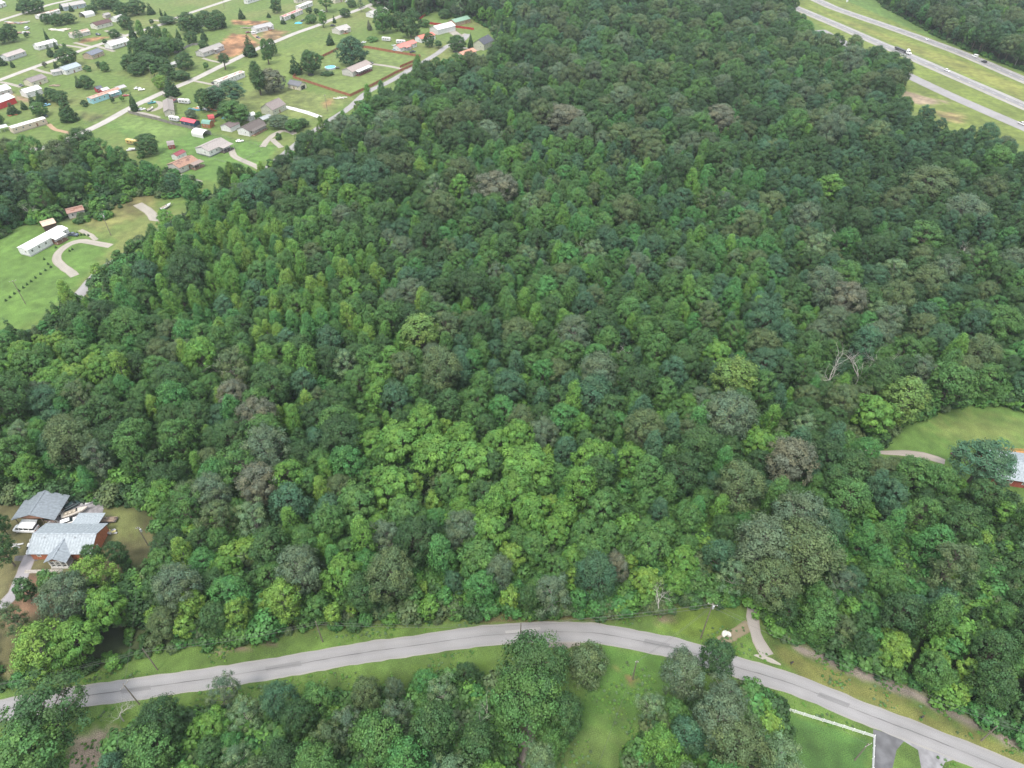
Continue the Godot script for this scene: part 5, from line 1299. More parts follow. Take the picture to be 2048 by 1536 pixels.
		[PackedVector2Array([Vector2(282.1, -518.9), Vector2(288.4, -512.3), Vector2(299.9, -494.3), Vector2(308.4, -492.3), Vector2(286.9, -485.2), Vector2(276.9, -490.3)]), Color(0.400, 0.310, 0.220), 4.0, 0.50],
		[PackedVector2Array([Vector2(288.3, -473.5), Vector2(305.9, -467.8), Vector2(294.8, -452.1), Vector2(285.4, -456.6)]), Color(0.300, 0.240, 0.110), 6.0, 0.80]]
	var xs := PackedFloat32Array()
	var zs := PackedFloat32Array()
	var x := -2600.0
	while x < 2600.0:
		xs.append(x)
		x += 1.5 if absf(x) < 165.0 else (3.0 if absf(x) < 480.0 else (12.0 if absf(x) < 600.0 else 200.0))
	var z := 600.0
	while z > -3200.0:
		zs.append(z)
		z -= 100.0 if z > 40.0 else (1.3 if z > -125.0 else (2.5 if z > -420.0 else (4.0 if z > -900.0 else 130.0)))
	var nx := xs.size()
	var nz := zs.size()
	var v := PackedVector3Array()
	var n := PackedVector3Array()
	var c := PackedColorArray()
	v.resize(nx * nz)
	n.resize(nx * nz)
	c.resize(nx * nz)
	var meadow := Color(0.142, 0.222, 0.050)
	for j in nz:
		for i in nx:
			var k := j * nx + i
			v[k] = Vector3(xs[i], 0, zs[j])
			n[k] = Vector3.UP
			var t := noise.get_noise_2d(xs[i] * 0.9, zs[j] * 0.9)
			var u := noise_b.get_noise_2d(xs[i], zs[j])
			c[k] = meadow.lerp(Color(0.205, 0.240, 0.074), clampf(u * 1.3 + 0.25 + t * 0.4, 0, 1))
	for q in zones:
		var poly: PackedVector2Array = q[0]
		var b := Rect2(poly[0], Vector2.ZERO)
		for p in poly:
			b = b.expand(p)
		var f: float = q[2]
		b = b.grow(f)
		for j in nz:
			if zs[j] < b.position.y or zs[j] > b.end.y:
				continue
			for i in nx:
				if xs[i] < b.position.x or xs[i] > b.end.x:
					continue
				var p := Vector2(xs[i], zs[j])
				var d := 1e9
				for e in poly.size():
					d = minf(d, p.distance_squared_to(Geometry2D.get_closest_point_to_segment(p, poly[e], poly[(e + 1) % poly.size()])))
					if d < 0.01:
						break
				d = sqrt(d)
				if not Geometry2D.is_point_in_polygon(p, poly):
					d = -d
				d += noise.get_noise_2d(p.x * 7.0, p.y * 7.0) * f * 0.9
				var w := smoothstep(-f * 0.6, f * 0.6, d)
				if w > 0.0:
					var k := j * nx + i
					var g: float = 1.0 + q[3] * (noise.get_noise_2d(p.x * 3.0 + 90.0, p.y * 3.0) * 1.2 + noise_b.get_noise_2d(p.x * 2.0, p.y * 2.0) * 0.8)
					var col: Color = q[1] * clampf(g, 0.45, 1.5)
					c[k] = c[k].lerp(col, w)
	var idx := PackedInt32Array()
	for j in nz - 1:
		for i in nx - 1:
			var k := j * nx + i
			idx.append_array([k, k + nx, k + 1, k + 1, k + nx, k + nx + 1])
	var a := []
	a.resize(Mesh.ARRAY_MAX)
	a[Mesh.ARRAY_VERTEX] = v
	a[Mesh.ARRAY_NORMAL] = n
	a[Mesh.ARRAY_COLOR] = c
	a[Mesh.ARRAY_INDEX] = idx
	var m := ArrayMesh.new()
	m.add_surface_from_arrays(Mesh.PRIMITIVE_TRIANGLES, a)
	var g := paint(1, 1, 1, 1.0, "lawn", 0.02).duplicate()
	g.detail_enabled = true
	g.detail_blend_mode = BaseMaterial3D.BLEND_MODE_MUL
	g.detail_albedo = noise_tex("grain")
	g.detail_uv_layer = BaseMaterial3D.DETAIL_UV_2
	g.uv2_triplanar = true
	g.uv2_world_triplanar = true
	g.uv2_scale = Vector3.ONE * 0.21
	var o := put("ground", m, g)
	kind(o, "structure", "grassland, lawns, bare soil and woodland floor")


func strip_lines(_pts: Array):
	# the faint worn centre line and a tar-sealed crack
	var sh := strip(_pts, [0.16], 0.036, func(_u, s): return Color(0.27, 0.265, 0.27) * clampf(0.75 + 0.5 * noise.get_noise_2d(s * 2.0, 3.0), 0.5, 1.0))
	var o := put("road_markings", sh, paint(1, 1, 1, 0.9, "grain", 0.6))
	kind(o, "structure", "faint worn centre seam of the county road")


func lane_marks(pts: Array):
	var c := Curve3D.new()
	for p in pts:
		c.add_point(p)
	var sh := Sh.new()
	var total := c.get_baked_length()
	var s := 0.0
	while s < total - 4.0:
		var a := c.sample_baked(s) + Vector3(0, 0.075, 0)
		var b := c.sample_baked(s + 3.2) + Vector3(0, 0.075, 0)
		var side := (b - a).cross(Vector3.UP).normalized() * 0.09
		sh.quad(a - side, a + side, b + side, b - side, Vector3.UP)
		for e in [-3.75, 3.75]:
			var w: Vector3 = (b - a).cross(Vector3.UP).normalized() * e
			var a2: Vector3 = a + w
			var b2: Vector3 = c.sample_baked(minf(s + 12.2, total)) + Vector3(0, 0.075, 0) + w
			sh.quad(a2 - side, a2 + side, b2 + side, b2 - side, Vector3.UP, Color(1, 0.85, 0.4) if e > 0 else Color.WHITE)
		s += 12.2
	var o := put("road_markings", sh, paint(0.7, 0.7, 0.68, 0.7, ""))
	kind(o, "structure", "white dashes and edge lines of the motorway")


func pool(label: String, at: Vector3):
	var t := thing("swimming_pool", label, "swimming pool", at)
	var R := 4.3
	var n := 28
	var w := Sh.new()
	var rim := Sh.new()
	var water := Sh.new()
	for i in n:
		var p := Vector3(cos(TAU * i / n), 0, sin(TAU * i / n))
		var q := Vector3(cos(TAU * (i + 1) / n), 0, sin(TAU * (i + 1) / n))
		var u := Vector3(0, 1.25, 0)
		w.quad(p * R, q * R, q * R + u, p * R + u, p + q)
		w.quad(p * (R - 0.05), q * (R - 0.05), q * (R - 0.05) + u, p * (R - 0.05) + u, -p - q)
		rim.quad(p * (R + 0.06) + u, q * (R + 0.06) + u, q * (R - 0.25) + u, p * (R - 0.25) + u, Vector3.UP)
		water.tri(Vector3(0, 1.1, 0), p * (R - 0.06) + Vector3(0, 1.1, 0), q * (R - 0.06) + Vector3(0, 1.1, 0), Vector3.UP)
	put("wall", w, paint(0.42, 0.46, 0.52, 0.5, "streak", 0.6), t)
	put("rim", rim, paint(0.7, 0.72, 0.74, 0.4, ""), t)
	put("water", water, paint(0.06, 0.50, 0.66, 0.15, ""), t)
	for i in 14:
		var p := Vector3(cos(TAU * i / 14.0), 0, sin(TAU * i / 14.0)) * (R + 0.08)
		var s := Sh.new()
		s.box(p + Vector3(0, 0.62, 0), Vector3(0.16, 1.24, 0.16))
		put("upright", s, paint(0.6, 0.62, 0.65, 0.5, ""), t)
	var d := Sh.new()
	d.box(Vector3(R + 1.4, 1.2, 0.6), Vector3(2.6, 0.12, 2.6))
	put("deck", d, paint(0.09, 0.09, 0.1), t)
	for s in [-1.0, 1.0]:
		var l := Sh.new()
		l.box(Vector3(R + 2.6, 0.6, 0.6 + s * 1.2), Vector3(0.12, 1.14, 0.12))
		put("leg", l, paint(0.1, 0.1, 0.1), t)


func trampoline(label: String, at: Vector3):
	var t := thing("trampoline", label, "trampoline", at)
	var mat_ := Sh.new()
	var ring := Sh.new()
	var n := 24
	for i in n:
		var p := Vector3(cos(TAU * i / n), 0, sin(TAU * i / n))
		var q := Vector3(cos(TAU * (i + 1) / n), 0, sin(TAU * (i + 1) / n))
		mat_.tri(Vector3(0, 0.85, 0), p * 2.1 + Vector3(0, 0.9, 0), q * 2.1 + Vector3(0, 0.9, 0), Vector3.UP)
		ring.tube(p * 2.25 + Vector3(0, 0.9, 0), q * 2.25 + Vector3(0, 0.9, 0), 0.13, 0.13, 6)
	put("mat", mat_, paint(0.02, 0.02, 0.025, 0.7, ""), t)
	put("ring", ring, paint(0.03, 0.035, 0.05, 0.6, ""), t)
	for i in 6:
		var p := Vector3(cos(TAU * i / 6.0), 0, sin(TAU * i / 6.0)) * 2.25
		var s := Sh.new()
		s.tube(p, p + Vector3(0, 0.9, 0), 0.05, 0.05, 6)
		put("leg", s, paint(0.25, 0.25, 0.27, 0.4, "", 1, 0.8), t)


func tarpaulin(label: String, at: Vector3, col: Array):
	var sh := Sh.new()
	rng.seed = int(at.x)
	var n := 9
	var hs := []
	for j in n + 1:
		for i in n + 1:
			var u := 2.0 * i / n - 1
			var v := 2.0 * j / n - 1
			hs.append(Vector3(u * 3.4, maxf(0.02, (1 - u * u) * (1 - v * v) * 1.0 + rng.randf_range(-0.1, 0.1)), v * 2.4))
	for j in n:
		for i in n:
			var k := j * (n + 1) + i
			sh.quad(hs[k], hs[k + 1], hs[k + n + 2], hs[k + n + 1], Vector3.UP)
	var o := put("tarpaulin", sh, paint(col[0], col[1], col[2], 0.4, "streak", 0.5))
	o.position = at
	tag(o, label, "tarpaulin")


func dead_tree(label: String, at: Vector3, h: float, i: int):
	var o := put("dead_tree", bare_tree(i, h), bark[2])
	o.position = at
	o.rotation.y = i * 1.9
	tag(o, label, "dead tree")


func mailbox(label: String, at: Vector3):
	var t := thing("mailbox", label, "mailbox", at, 0.4)
	var p := Sh.new()
	p.box(Vector3(0, 0.5, 0), Vector3(0.14, 1.0, 0.14), Color.WHITE, Basis(Vector3.BACK, 0.1))
	put("post", p, paint(0.1, 0.08, 0.06), t)
	var b := Sh.new()
	b.loft([[-0.4, 0.2, 1.0, 1.42], [0.4, 0.2, 1.0, 1.42]], 0.12)
	put("box", b, paint(0.03, 0.03, 0.03, 0.5, ""), t)
	var f := Sh.new()
	f.box(Vector3(0.2, 1.4, 0.22), Vector3(0.06, 0.3, 0.03))
	put("flag", f, paint(0.4, 0.03, 0.03), t)


func board_sign(label: String, at: Vector3, turn: float):
	var t := thing("road_sign", label, "sign", at, turn)
	var p := Sh.new()
	p.box(Vector3(0, 3.2, 0.06), Vector3(3.6, 3.4, 0.08))
	put("panel", p, paint(0.72, 0.74, 0.74, 0.5, ""), t)
	for s in [-1.0, 1.0]:
		var q := Sh.new()
		q.box(Vector3(s * 1.2, 2.4, 0), Vector3(0.14, 4.8, 0.1))
		put("post", q, paint(0.35, 0.35, 0.36, 0.5), t)


func porch_wing(at: Vector3):
	# the entrance gable in front of the brick house
	var t := thing("entrance_porch", "white-columned entrance porch with small gable on the brick house", "porch", at, 0.0)
	var turn := 0.0
	t.rotation.y = PI / 2 + turn
	gable_roof(6.5, 5.4, 3.35, 1.5, 0.4, paint(0.26, 0.295, 0.335, 0.45, "blotch", 0.22), t, "roof", 0.85)
	var g := Sh.new()
	g.tri(Vector3(-3.1, 3.3, -2.6), Vector3(-3.1, 3.3, 2.6), Vector3(-3.1, 4.75, 0), Vector3.LEFT)
	g.tri(Vector3(-3.05, 3.3, -2.6), Vector3(-3.05, 3.3, 2.6), Vector3(-3.05, 4.75, 0), Vector3.RIGHT)
	put("gable", g, paint(0.36, 0.16, 0.09), t)
	for z in [-2.3, -0.8, 0.8, 2.3]:
		var c := Sh.new()
		c.box(Vector3(-3.0, 1.6, z), Vector3(0.22, 3.2, 0.22))
		put("column", c, paint(0.72, 0.72, 0.72, 0.5, ""), t)
	for z in [-1.55, 0.0, 1.55]:
		window(t, Vector3(-2.9, 1.5, z), 1.2, 2.4, -PI / 2)
	var f := Sh.new()
	f.box(Vector3(-0.4, 0.12, 0), Vector3(6.0, 0.24, 5.0))
	put("floor", f, paint(0.5, 0.48, 0.46), t)


func open_barn(label: String, at: Vector3, turn: float):
	var t := thing("open_barn", label, "barn", at, turn)
	t.rotation.y = PI / 2
	var rm := paint(0.21, 0.24, 0.275, 0.45, "blotch", 0.2)
	gable_roof(8.5, 12.0, 3.0, 2.3, 0.4, rm, t, "roof", 0.9)
	for x in [-3.9, 0.0, 3.9]:
		for z in [-5.7, -2.0, 2.0, 5.7]:
			var p := Sh.new()
			p.box(Vector3(x, 1.5 + (0.5 if absf(z) < 3 else 0.0), z), Vector3(0.18, 3.0 + (1.0 if absf(z) < 3 else 0.0), 0.18))
			put("post", p, paint(0.25, 0.2, 0.16), t)
	var b := Sh.new()
	b.box(Vector3(4.15, 1.5, 0), Vector3(0.1, 3.0, 11.6))
	put("back_wall", b, paint(0.2, 0.12, 0.09, 0.9, "streak", 0.5), t)
	var g := Sh.new()
	g.tri(Vector3(-4.15, 3.1, -5.5), Vector3(-4.15, 3.1, 5.5), Vector3(-4.15, 5.2, 0), Vector3.LEFT)
	g.tri(Vector3(-4.1, 3.1, -5.5), Vector3(-4.1, 3.1, 5.5), Vector3(-4.1, 5.2, 0), Vector3.RIGHT)
	put("gable", g, paint(0.36, 0.19, 0.13), t)
	var l := Sh.new()
	l.box(Vector3(-4.9, 2.2, -1.5), Vector3(1.9, 0.1, 4.4), Color.WHITE, Basis(Vector3.BACK, 0.3) * Basis(Vector3.RIGHT, 0.12))
	put("awning", l, paint(0.36, 0.39, 0.42, 0.45, "streak", 0.5), t)


func timber_trailer(label: String, at: Vector3, turn: float):
	var t := thing("timber_trailer", label, "trailer", at, turn)
	var f := Sh.new()
	f.box(Vector3(0, 0.6, 0), Vector3(6.0, 0.15, 2.0))
	f.box(Vector3(-3.8, 0.6, 0), Vector3(1.6, 0.12, 0.12))
	put("bed", f, paint(0.08, 0.07, 0.07), t)
	rng.seed = 12
	for i in 9:
		var p := Sh.new()
		p.box(Vector3(rng.randf_range(-0.3, 0.3), 0.78 + 0.16 * (i % 2), -0.8 + i * 0.2), Vector3(rng.randf_range(4.6, 5.8), 0.18, 0.19))
		var g := rng.randf_range(0.7, 1.0)
		put("beam", p, paint(0.42 * g, 0.32 * g, 0.25 * g, 0.85, "streak", 0.6), t)
	wheels(t, [Vector3(0.5, 0.35, 1.1), Vector3(0.5, 0.35, -1.1)])


func deck(label: String, at: Vector3):
	var t := thing("timber_deck", label, "deck", at, -0.10)
	var m := paint(0.52, 0.26, 0.09, 0.8, "streak", 0.6)
	for i in 12:
		var p := Sh.new()
		p.box(Vector3(0, 0.6, -1.9 + i * 0.34), Vector3(11.0, 0.06, 0.31))
		put("plank", p, m, t)
	for x in [-5.4, -3.6, -1.8, 0.0, 1.8, 3.6, 5.4]:
		var q := Sh.new()
		q.box(Vector3(x, 0.85, -2.0), Vector3(0.12, 1.7, 0.12))
		put("post", q, m, t)
	for y in [1.0, 1.35, 1.68]:
		var r := Sh.new()
		r.box(Vector3(0, y, -1.93), Vector3(10.9, 0.12, 0.06))
		put("rail", r, m, t)
		var s := Sh.new()
		s.box(Vector3(5.46, y, 0), Vector3(0.06, 0.12, 3.8))
		put("rail", s, m, t)


func _ready():
	# camera, sky, sun, exposure
	var cam := Camera3D.new()
	cam.name = "camera"
	cam.position = EYE
	cam.rotation.x = -PITCH
	cam.fov = 58.7
	cam.near = 1.0
	cam.far = 6000.0
	add_child(cam)
	var sky := ProceduralSkyMaterial.new()
	sky.sky_top_color = Color(0.965, 0.985, 1.0)
	sky.sky_horizon_color = Color(0.70, 0.725, 0.76)
	sky.sky_curve = 0.5
	sky.ground_bottom_color = Color(0.30, 0.33, 0.27)
	sky.ground_horizon_color = Color(0.75, 0.78, 0.80)
	var env := Environment.new()
	env.background_mode = Environment.BG_SKY
	env.sky = Sky.new()
	env.sky.sky_material = sky
	env.tonemap_mode = Environment.TONE_MAPPER_LINEAR
	env.tonemap_exposure = 2.5
	env.background_energy_multiplier = 1.0
	env.sdfgi_enabled = true
	env.ssao_enabled = true
	env.ssil_enabled = true
	env.fog_enabled = true
	env.fog_density = 0.00007
	env.fog_light_color = Color(0.86, 0.90, 0.95)
	var we := WorldEnvironment.new()
	we.name = "environment"
	we.environment = env
	add_child(we)
	var sun := DirectionalLight3D.new()
	sun.name = "sun"
	sun.rotation_degrees = Vector3(-62, -28, 0)
	sun.light_energy = 0.5
	sun.light_angular_distance = 14.0
	sun.light_color = Color(1.0, 0.97, 0.92)
	sun.shadow_enabled = true
	add_child(sun)

	noise.seed = 5
	noise.frequency = 0.03
	noise.fractal_octaves = 4
	noise_b.seed = 17
	noise_b.frequency = 0.012
	noise_b.fractal_octaves = 3
	for t in TINTS + [["plain", 1.0, 1.0, 1.0]]:
		var m := StandardMaterial3D.new()
		m.albedo_color = lin(t[1], t[2], t[3])
		m.vertex_color_use_as_albedo = true
		m.roughness = 0.6
		m.metallic_specular = 0.35
		m.backlight_enabled = true
		m.backlight = Color(0.29, 0.35, 0.15)
		leaf_mats.append(m)
	bark = [paint(0.13, 0.105, 0.085, 0.95, "streak", 0.8), paint(0.30, 0.28, 0.25, 0.95, "streak", 0.8), paint(0.52, 0.49, 0.46, 0.9, "streak", 0.8)]
	for k in SORTS:
		crowns[k] = []
		trunks[k] = []
		for i in VARIANTS[k]:
			grow(k, i)
	ground()
	road("road", "grey county road winding along the edge of the wood", [Vector3(-127.9, 0, -70.1), Vector3(-121.6, 0, -71.5), Vector3(-104.2, 0, -74.8), Vector3(-89.4, 0, -77.0), Vector3(-73.5, 0, -79.5), Vector3(-59.4, 0, -81.9), Vector3(-41.0, 0, -85.4), Vector3(-24.8, 0, -87.9), Vector3(-8.5, 0, -90.4), Vector3(6.8, 0, -91.6), Vector3(18.2, 0, -91.5), Vector3(25.6, 0, -90.7), Vector3(36.6, 0, -88.3), Vector3(43.8, 0, -86.6), Vector3(55.2, 0, -82.5), Vector3(69.2, 0, -77.7), Vector3(82.2, 0, -71.5), Vector3(94.8, 0, -66.0), Vector3(104.8, 0, -61.3), Vector3(114.4, 0, -56.5), Vector3(121.0, 0, -52.8)], [5.8], 0.030, [0.29, 0.283, 0.292], [0.36, 0.34, 0.3], 0.20)
	sheet("road_patch", "first darker tar patch on the county road", PackedVector2Array([Vector2(-61.6, -82.2), Vector2(-53.2, -83.8), Vector2(-52.5, -82.6), Vector2(-60.9, -81.1)]), 0.034, [0.225, 0.22, 0.228], 0.9, "grain", 0.6)
	sheet("road_patch", "second darker tar patch at the road bend", PackedVector2Array([Vector2(34.3, -89.7), Vector2(40.5, -88.3), Vector2(39.7, -87.1), Vector2(33.6, -88.5)]), 0.034, [0.225, 0.22, 0.228], 0.9, "grain", 0.6)
	sheet("road_patch", "third darker tar patch right of the driveway", PackedVector2Array([Vector2(74.6, -75.9), Vector2(80.9, -73.1), Vector2(80.0, -72.2), Vector2(73.6, -75.0)]), 0.034, [0.225, 0.22, 0.228], 0.9, "grain", 0.6)
	sheet("road_patch", "fourth darker tar patch near the crossarm pole", PackedVector2Array([Vector2(-95.3, -76.6), Vector2(-88.4, -77.6), Vector2(-87.8, -76.6), Vector2(-94.6, -75.6)]), 0.034, [0.225, 0.22, 0.228], 0.9, "grain", 0.6)
	sheet("road_patch", "pale scuffed patch on the road before the huge oak", PackedVector2Array([Vector2(-1.8, -91.9), Vector2(7.3, -93.0), Vector2(7.6, -92.3), Vector2(-1.6, -91.1)]), 0.034, [0.36, 0.35, 0.35], 0.9, "grain", 0.6)
	strip_lines([Vector3(-127.9, 0, -70.1), Vector3(-121.6, 0, -71.5), Vector3(-104.2, 0, -74.8), Vector3(-89.4, 0, -77.0), Vector3(-73.5, 0, -79.5), Vector3(-59.4, 0, -81.9), Vector3(-41.0, 0, -85.4), Vector3(-24.8, 0, -87.9), Vector3(-8.5, 0, -90.4), Vector3(6.8, 0, -91.6), Vector3(18.2, 0, -91.5), Vector3(25.6, 0, -90.7), Vector3(36.6, 0, -88.3), Vector3(43.8, 0, -86.6), Vector3(55.2, 0, -82.5), Vector3(69.2, 0, -77.7), Vector3(82.2, 0, -71.5), Vector3(94.8, 0, -66.0), Vector3(104.8, 0, -61.3), Vector3(114.4, 0, -56.5), Vector3(121.0, 0, -52.8)])
	road("driveway", "pale concrete driveway running into the wood below the big oaks", [Vector3(65.1, 0, -104.0), Vector3(64.5, 0, -98.7), Vector3(63.4, 0, -95.0), Vector3(63.2, 0, -90.8), Vector3(63.8, 0, -87.4), Vector3(64.4, 0, -85.1)], [3.0, 3.1, 3.2, 2.9, 3.0, 3.6], 0.045, [0.36, 0.33, 0.31], [0.3, 0.26, 0.2], 0.10)
	road("track", "worn grass track beside the pale driveway", [Vector3(53.4, 0, -88.9), Vector3(57.8, 0, -91.1), Vector3(62.3, 0, -93.6)], [3.0], 0.025, [0.24, 0.2, 0.13], [0.12, 0.15, 0.05], 0.30)
	road("gravel_patch", "spilled white gravel at the driveway mouth", [Vector3(61.2, 0, -85.4), Vector3(63.7, 0, -84.6), Vector3(67.2, 0, -82.8)], [0.5, 1.7, 0.4], 0.020, [0.4, 0.37, 0.33], [0.25, 0.23, 0.15], 0.20)
	road("driveway", "narrow pale lane under the trees south of the road", [Vector3(0.7, 0, -56.5), Vector3(2.4, 0, -61.7), Vector3(3.9, 0, -66.0), Vector3(6.1, 0, -71.7)], [3.2], 0.020, [0.24, 0.21, 0.19], [0.14, 0.12, 0.09], 0.20)
	road("gravel_patch", "gravel turnout under the big tree by the road", [Vector3(9.1, 0, -88.9), Vector3(13.6, 0, -89.1), Vector3(17.5, 0, -88.9)], [3.0, 4.5, 2.0], 0.020, [0.33, 0.29, 0.26], [0.2, 0.18, 0.1], 0.10)
	sheet("driveway", "dark asphalt drive beside the white rail fence", PackedVector2Array([Vector2(84.1, -67.3), Vector2(88.6, -66.0), Vector2(90.1, -64.6), Vector2(87.6, -62.7), Vector2(85.1, -58.9), Vector2(79.8, -46.9), Vector2(75.1, -46.9), Vector2(79.3, -56.5), Vector2(82.2, -62.7)]), 0.026, [0.115, 0.115, 0.125], 0.85, "soft", 0.05)
	sheet("driveway", "second grey drive looping round the grass island", PackedVector2Array([Vector2(88.6, -66.0), Vector2(90.1, -64.6), Vector2(92.5, -62.7), Vector2(91.5, -58.9), Vector2(86.0, -46.9), Vector2(90.5, -46.9), Vector2(96.2, -58.9), Vector2(97.4, -60.1), Vector2(101.2, -61.0), Vector2(99.5, -62.2), Vector2(94.7, -64.0)]), 0.022, [0.23, 0.225, 0.24], 0.85, "soft", 0.05)
	road("driveway", "pale driveway of the blue-roofed brick house", [Vector3(-137.7, 0, -115.6), Vector3(-137.1, 0, -112.0), Vector3(-136.2, 0, -107.1), Vector3(-135.7, 0, -102.4), Vector3(-137.0, 0, -98.7), Vector3(-139.3, 0, -93.6)], [3.6], 0.030, [0.33, 0.31, 0.33], [0.24, 0.2, 0.15], 0.10)
	sheet("path", "pale garden path in front of the brick house", PackedVector2Array([Vector2(-136.6, -110.3), Vector2(-126.2, -110.6), Vector2(-125.6, -109.5), Vector2(-136.2, -109.2)]), 0.034, [0.37, 0.34, 0.31], 0.9, "blotch", 0.3)
	sheet("yard_paving", "cracked grey concrete yard between house and open barn", PackedVector2Array([Vector2(-137.5, -134.4), Vector2(-124.7, -134.6), Vector2(-123.3, -126.8), Vector2(-123.2, -124.0), Vector2(-138.9, -124.0), Vector2(-138.6, -128.1), Vector2(-137.4, -131.1)]), 0.03, [0.26, 0.245, 0.26], 0.9, "soft", 0.1)
	sheet("yard_paving", "dark strip of paving at the corner of the brick house", PackedVector2Array([Vector2(-141.9, -115.0), Vector2(-135.7, -115.3), Vector2(-134.6, -113.3), Vector2(-141.3, -113.3)]), 0.026, [0.13, 0.125, 0.125], 0.9, "soft", 0.1)
	road("path", "gravel path at the foot of the oval lawn", [Vector3(108.7, 0, -156.5), Vector3(111.8, 0, -156.0), Vector3(117.5, 0, -155.8), Vector3(123.1, 0, -155.3), Vector3(131.1, 0, -154.7), Vector3(137.3, 0, -153.1), Vector3(140.9, 0, -151.1)], [2.2, 2.6, 1.6, 2.0, 3.0, 3.6, 2.6], 0.030, [0.33, 0.29, 0.26], [0.2, 0.18, 0.1], 0.20)
	road("road", "upper pale street through the settlement past the white mobile homes", [Vector3(-395.0, 0, -510.1), Vector3(-386.4, 0, -539.5), Vector3(-378.3, 0, -568.3), Vector3(-369.1, 0, -595.6), Vector3(-359.8, 0, -623.5), Vector3(-350.5, 0, -645.7), Vector3(-341.8, 0, -668.4), Vector3(-327.6, 0, -701.3), Vector3(-320.6, 0, -733.1), Vector3(-295.5, 0, -800.0), Vector3(-277.2, 0, -852.2)], [6.0], 0.050, [0.43, 0.405, 0.385], [0.33, 0.25, 0.17], 0.15)
	road("road", "topmost pale street in the corner of the settlement", [Vector3(-492.3, 0, -678.5), Vector3(-486.2, 0, -716.0), Vector3(-482.7, 0, -731.2), Vector3(-479.1, 0, -746.9), Vector3(-471.5, 0, -780.2), Vector3(-460.8, 0, -800.0), Vector3(-452.9, 0, -827.8)], [6.0], 0.050, [0.43, 0.405, 0.385], [0.3, 0.25, 0.17], 0.10)
	road("road", "long middle street crossing the settlement to the far corner", [Vector3(-292.9, 0, -406.6), Vector3(-281.7, 0, -414.3), Vector3(-276.3, 0, -428.9), Vector3(-268.9, 0, -450.8), Vector3(-262.6, 0, -480.3), Vector3(-251.9, 0, -513.4), Vector3(-241.1, 0, -539.5), Vector3(-231.1, 0, -572.9), Vector3(-220.9, 0, -605.4), Vector3(-215.5, 0, -622.8), Vector3(-205.4, 0, -645.7), Vector3(-194.6, 0, -671.7), Vector3(-180.2, 0, -699.5), Vector3(-168.4, 0, -727.3), Vector3(-153.1, 0, -759.1), Vector3(-142.0, 0, -784.5), Vector3(-120.2, 0, -827.8)], [6.4], 0.050, [0.43, 0.405, 0.385], [0.3, 0.26, 0.2], 0.12)
	road("road", "settlement street along the wood edge by the fenced yard", [Vector3(-39.9, 0, -668.4), Vector3(-43.3, 0, -648.9), Vector3(-55.1, 0, -630.3), Vector3(-61.6, 0, -609.7), Vector3(-70.3, 0, -587.4), Vector3(-80.4, 0, -563.3), Vector3(-93.1, 0, -533.6), Vector3(-104.7, 0, -512.3), Vector3(-112.2, 0, -479.3), Vector3(-122.2, 0, -451.2), Vector3(-131.3, 0, -422.3), Vector3(-137.9, 0, -394.6), Vector3(-143.6, 0, -372.2), Vector3(-151.2, 0, -357.8), Vector3(-160.6, 0, -334.8), Vector3(-169.9, 0, -317.0), Vector3(-176.8, 0, -298.5), Vector3(-181.7, 0, -281.4), Vector3(-186.9, 0, -269.0), Vector3(-187.6, 0, -248.6), Vector3(-189.3, 0, -232.2), Vector3(-187.0, 0, -213.2), Vector3(-201.9, 0, -210.1)], [5.6], 0.050, [0.32, 0.31, 0.315], [0.26, 0.24, 0.17], 0.10)
	road("driveway", "pale drive to the grey double-wide home", [Vector3(-226.1, 0, -582.0), Vector3(-239.4, 0, -586.1), Vector3(-252.7, 0, -595.6)], [3], 0.042, [0.36, 0.33, 0.29], [0.24, 0.21, 0.12], 0.15)
	road("driveway", "drive to the white mobile home with rust roof", [Vector3(-240.7, 0, -538.3), Vector3(-229.3, 0, -532.5), Vector3(-220.3, 0, -527.9)], [3], 0.042, [0.36, 0.33, 0.29], [0.24, 0.21, 0.12], 0.15)
	road("driveway", "drive in front of the cream brown-roofed house", [Vector3(-383.7, 0, -534.8), Vector3(-373.7, 0, -530.2), Vector3(-361.8, 0, -523.4)], [3.5], 0.042, [0.36, 0.33, 0.29], [0.24, 0.21, 0.12], 0.15)
	road("driveway", "drive to the blue-grey roofed white house", [Vector3(-376.4, 0, -567.7), Vector3(-365.0, 0, -560.1), Vector3(-351.5, 0, -552.7)], [3.5], 0.042, [0.36, 0.33, 0.29], [0.24, 0.21, 0.12], 0.15)
	road("driveway", "first short drive off the upper street", [Vector3(-389.6, 0, -634.8), Vector3(-372.9, 0, -628.8), Vector3(-362.4, 0, -622.8)], [3.5], 0.042, [0.36, 0.33, 0.29], [0.24, 0.21, 0.12], 0.15)
	road("driveway", "second short drive off the upper street", [Vector3(-379.7, 0, -641.0), Vector3(-369.4, 0, -634.8), Vector3(-359.2, 0, -628.8)], [3.5], 0.042, [0.36, 0.33, 0.29], [0.24, 0.21, 0.12], 0.15)
	road("driveway", "drive past the white double-wide home", [Vector3(-355.2, 0, -630.3), Vector3(-344.6, 0, -622.8), Vector3(-333.1, 0, -614.0)], [3.5], 0.042, [0.36, 0.33, 0.29], [0.24, 0.21, 0.12], 0.15)
	road("driveway", "drive beside the maroon-roofed house", [Vector3(-370.4, 0, -680.2), Vector3(-358.5, 0, -671.7), Vector3(-346.6, 0, -665.0)], [3.5], 0.042, [0.36, 0.33, 0.29], [0.24, 0.21, 0.12], 0.15)
	road("driveway", "drive below the open white canopy", [Vector3(-344.5, 0, -717.8), Vector3(-336.6, 0, -716.0), Vector3(-329.3, 0, -710.4)], [4], 0.042, [0.36, 0.33, 0.29], [0.24, 0.21, 0.12], 0.15)
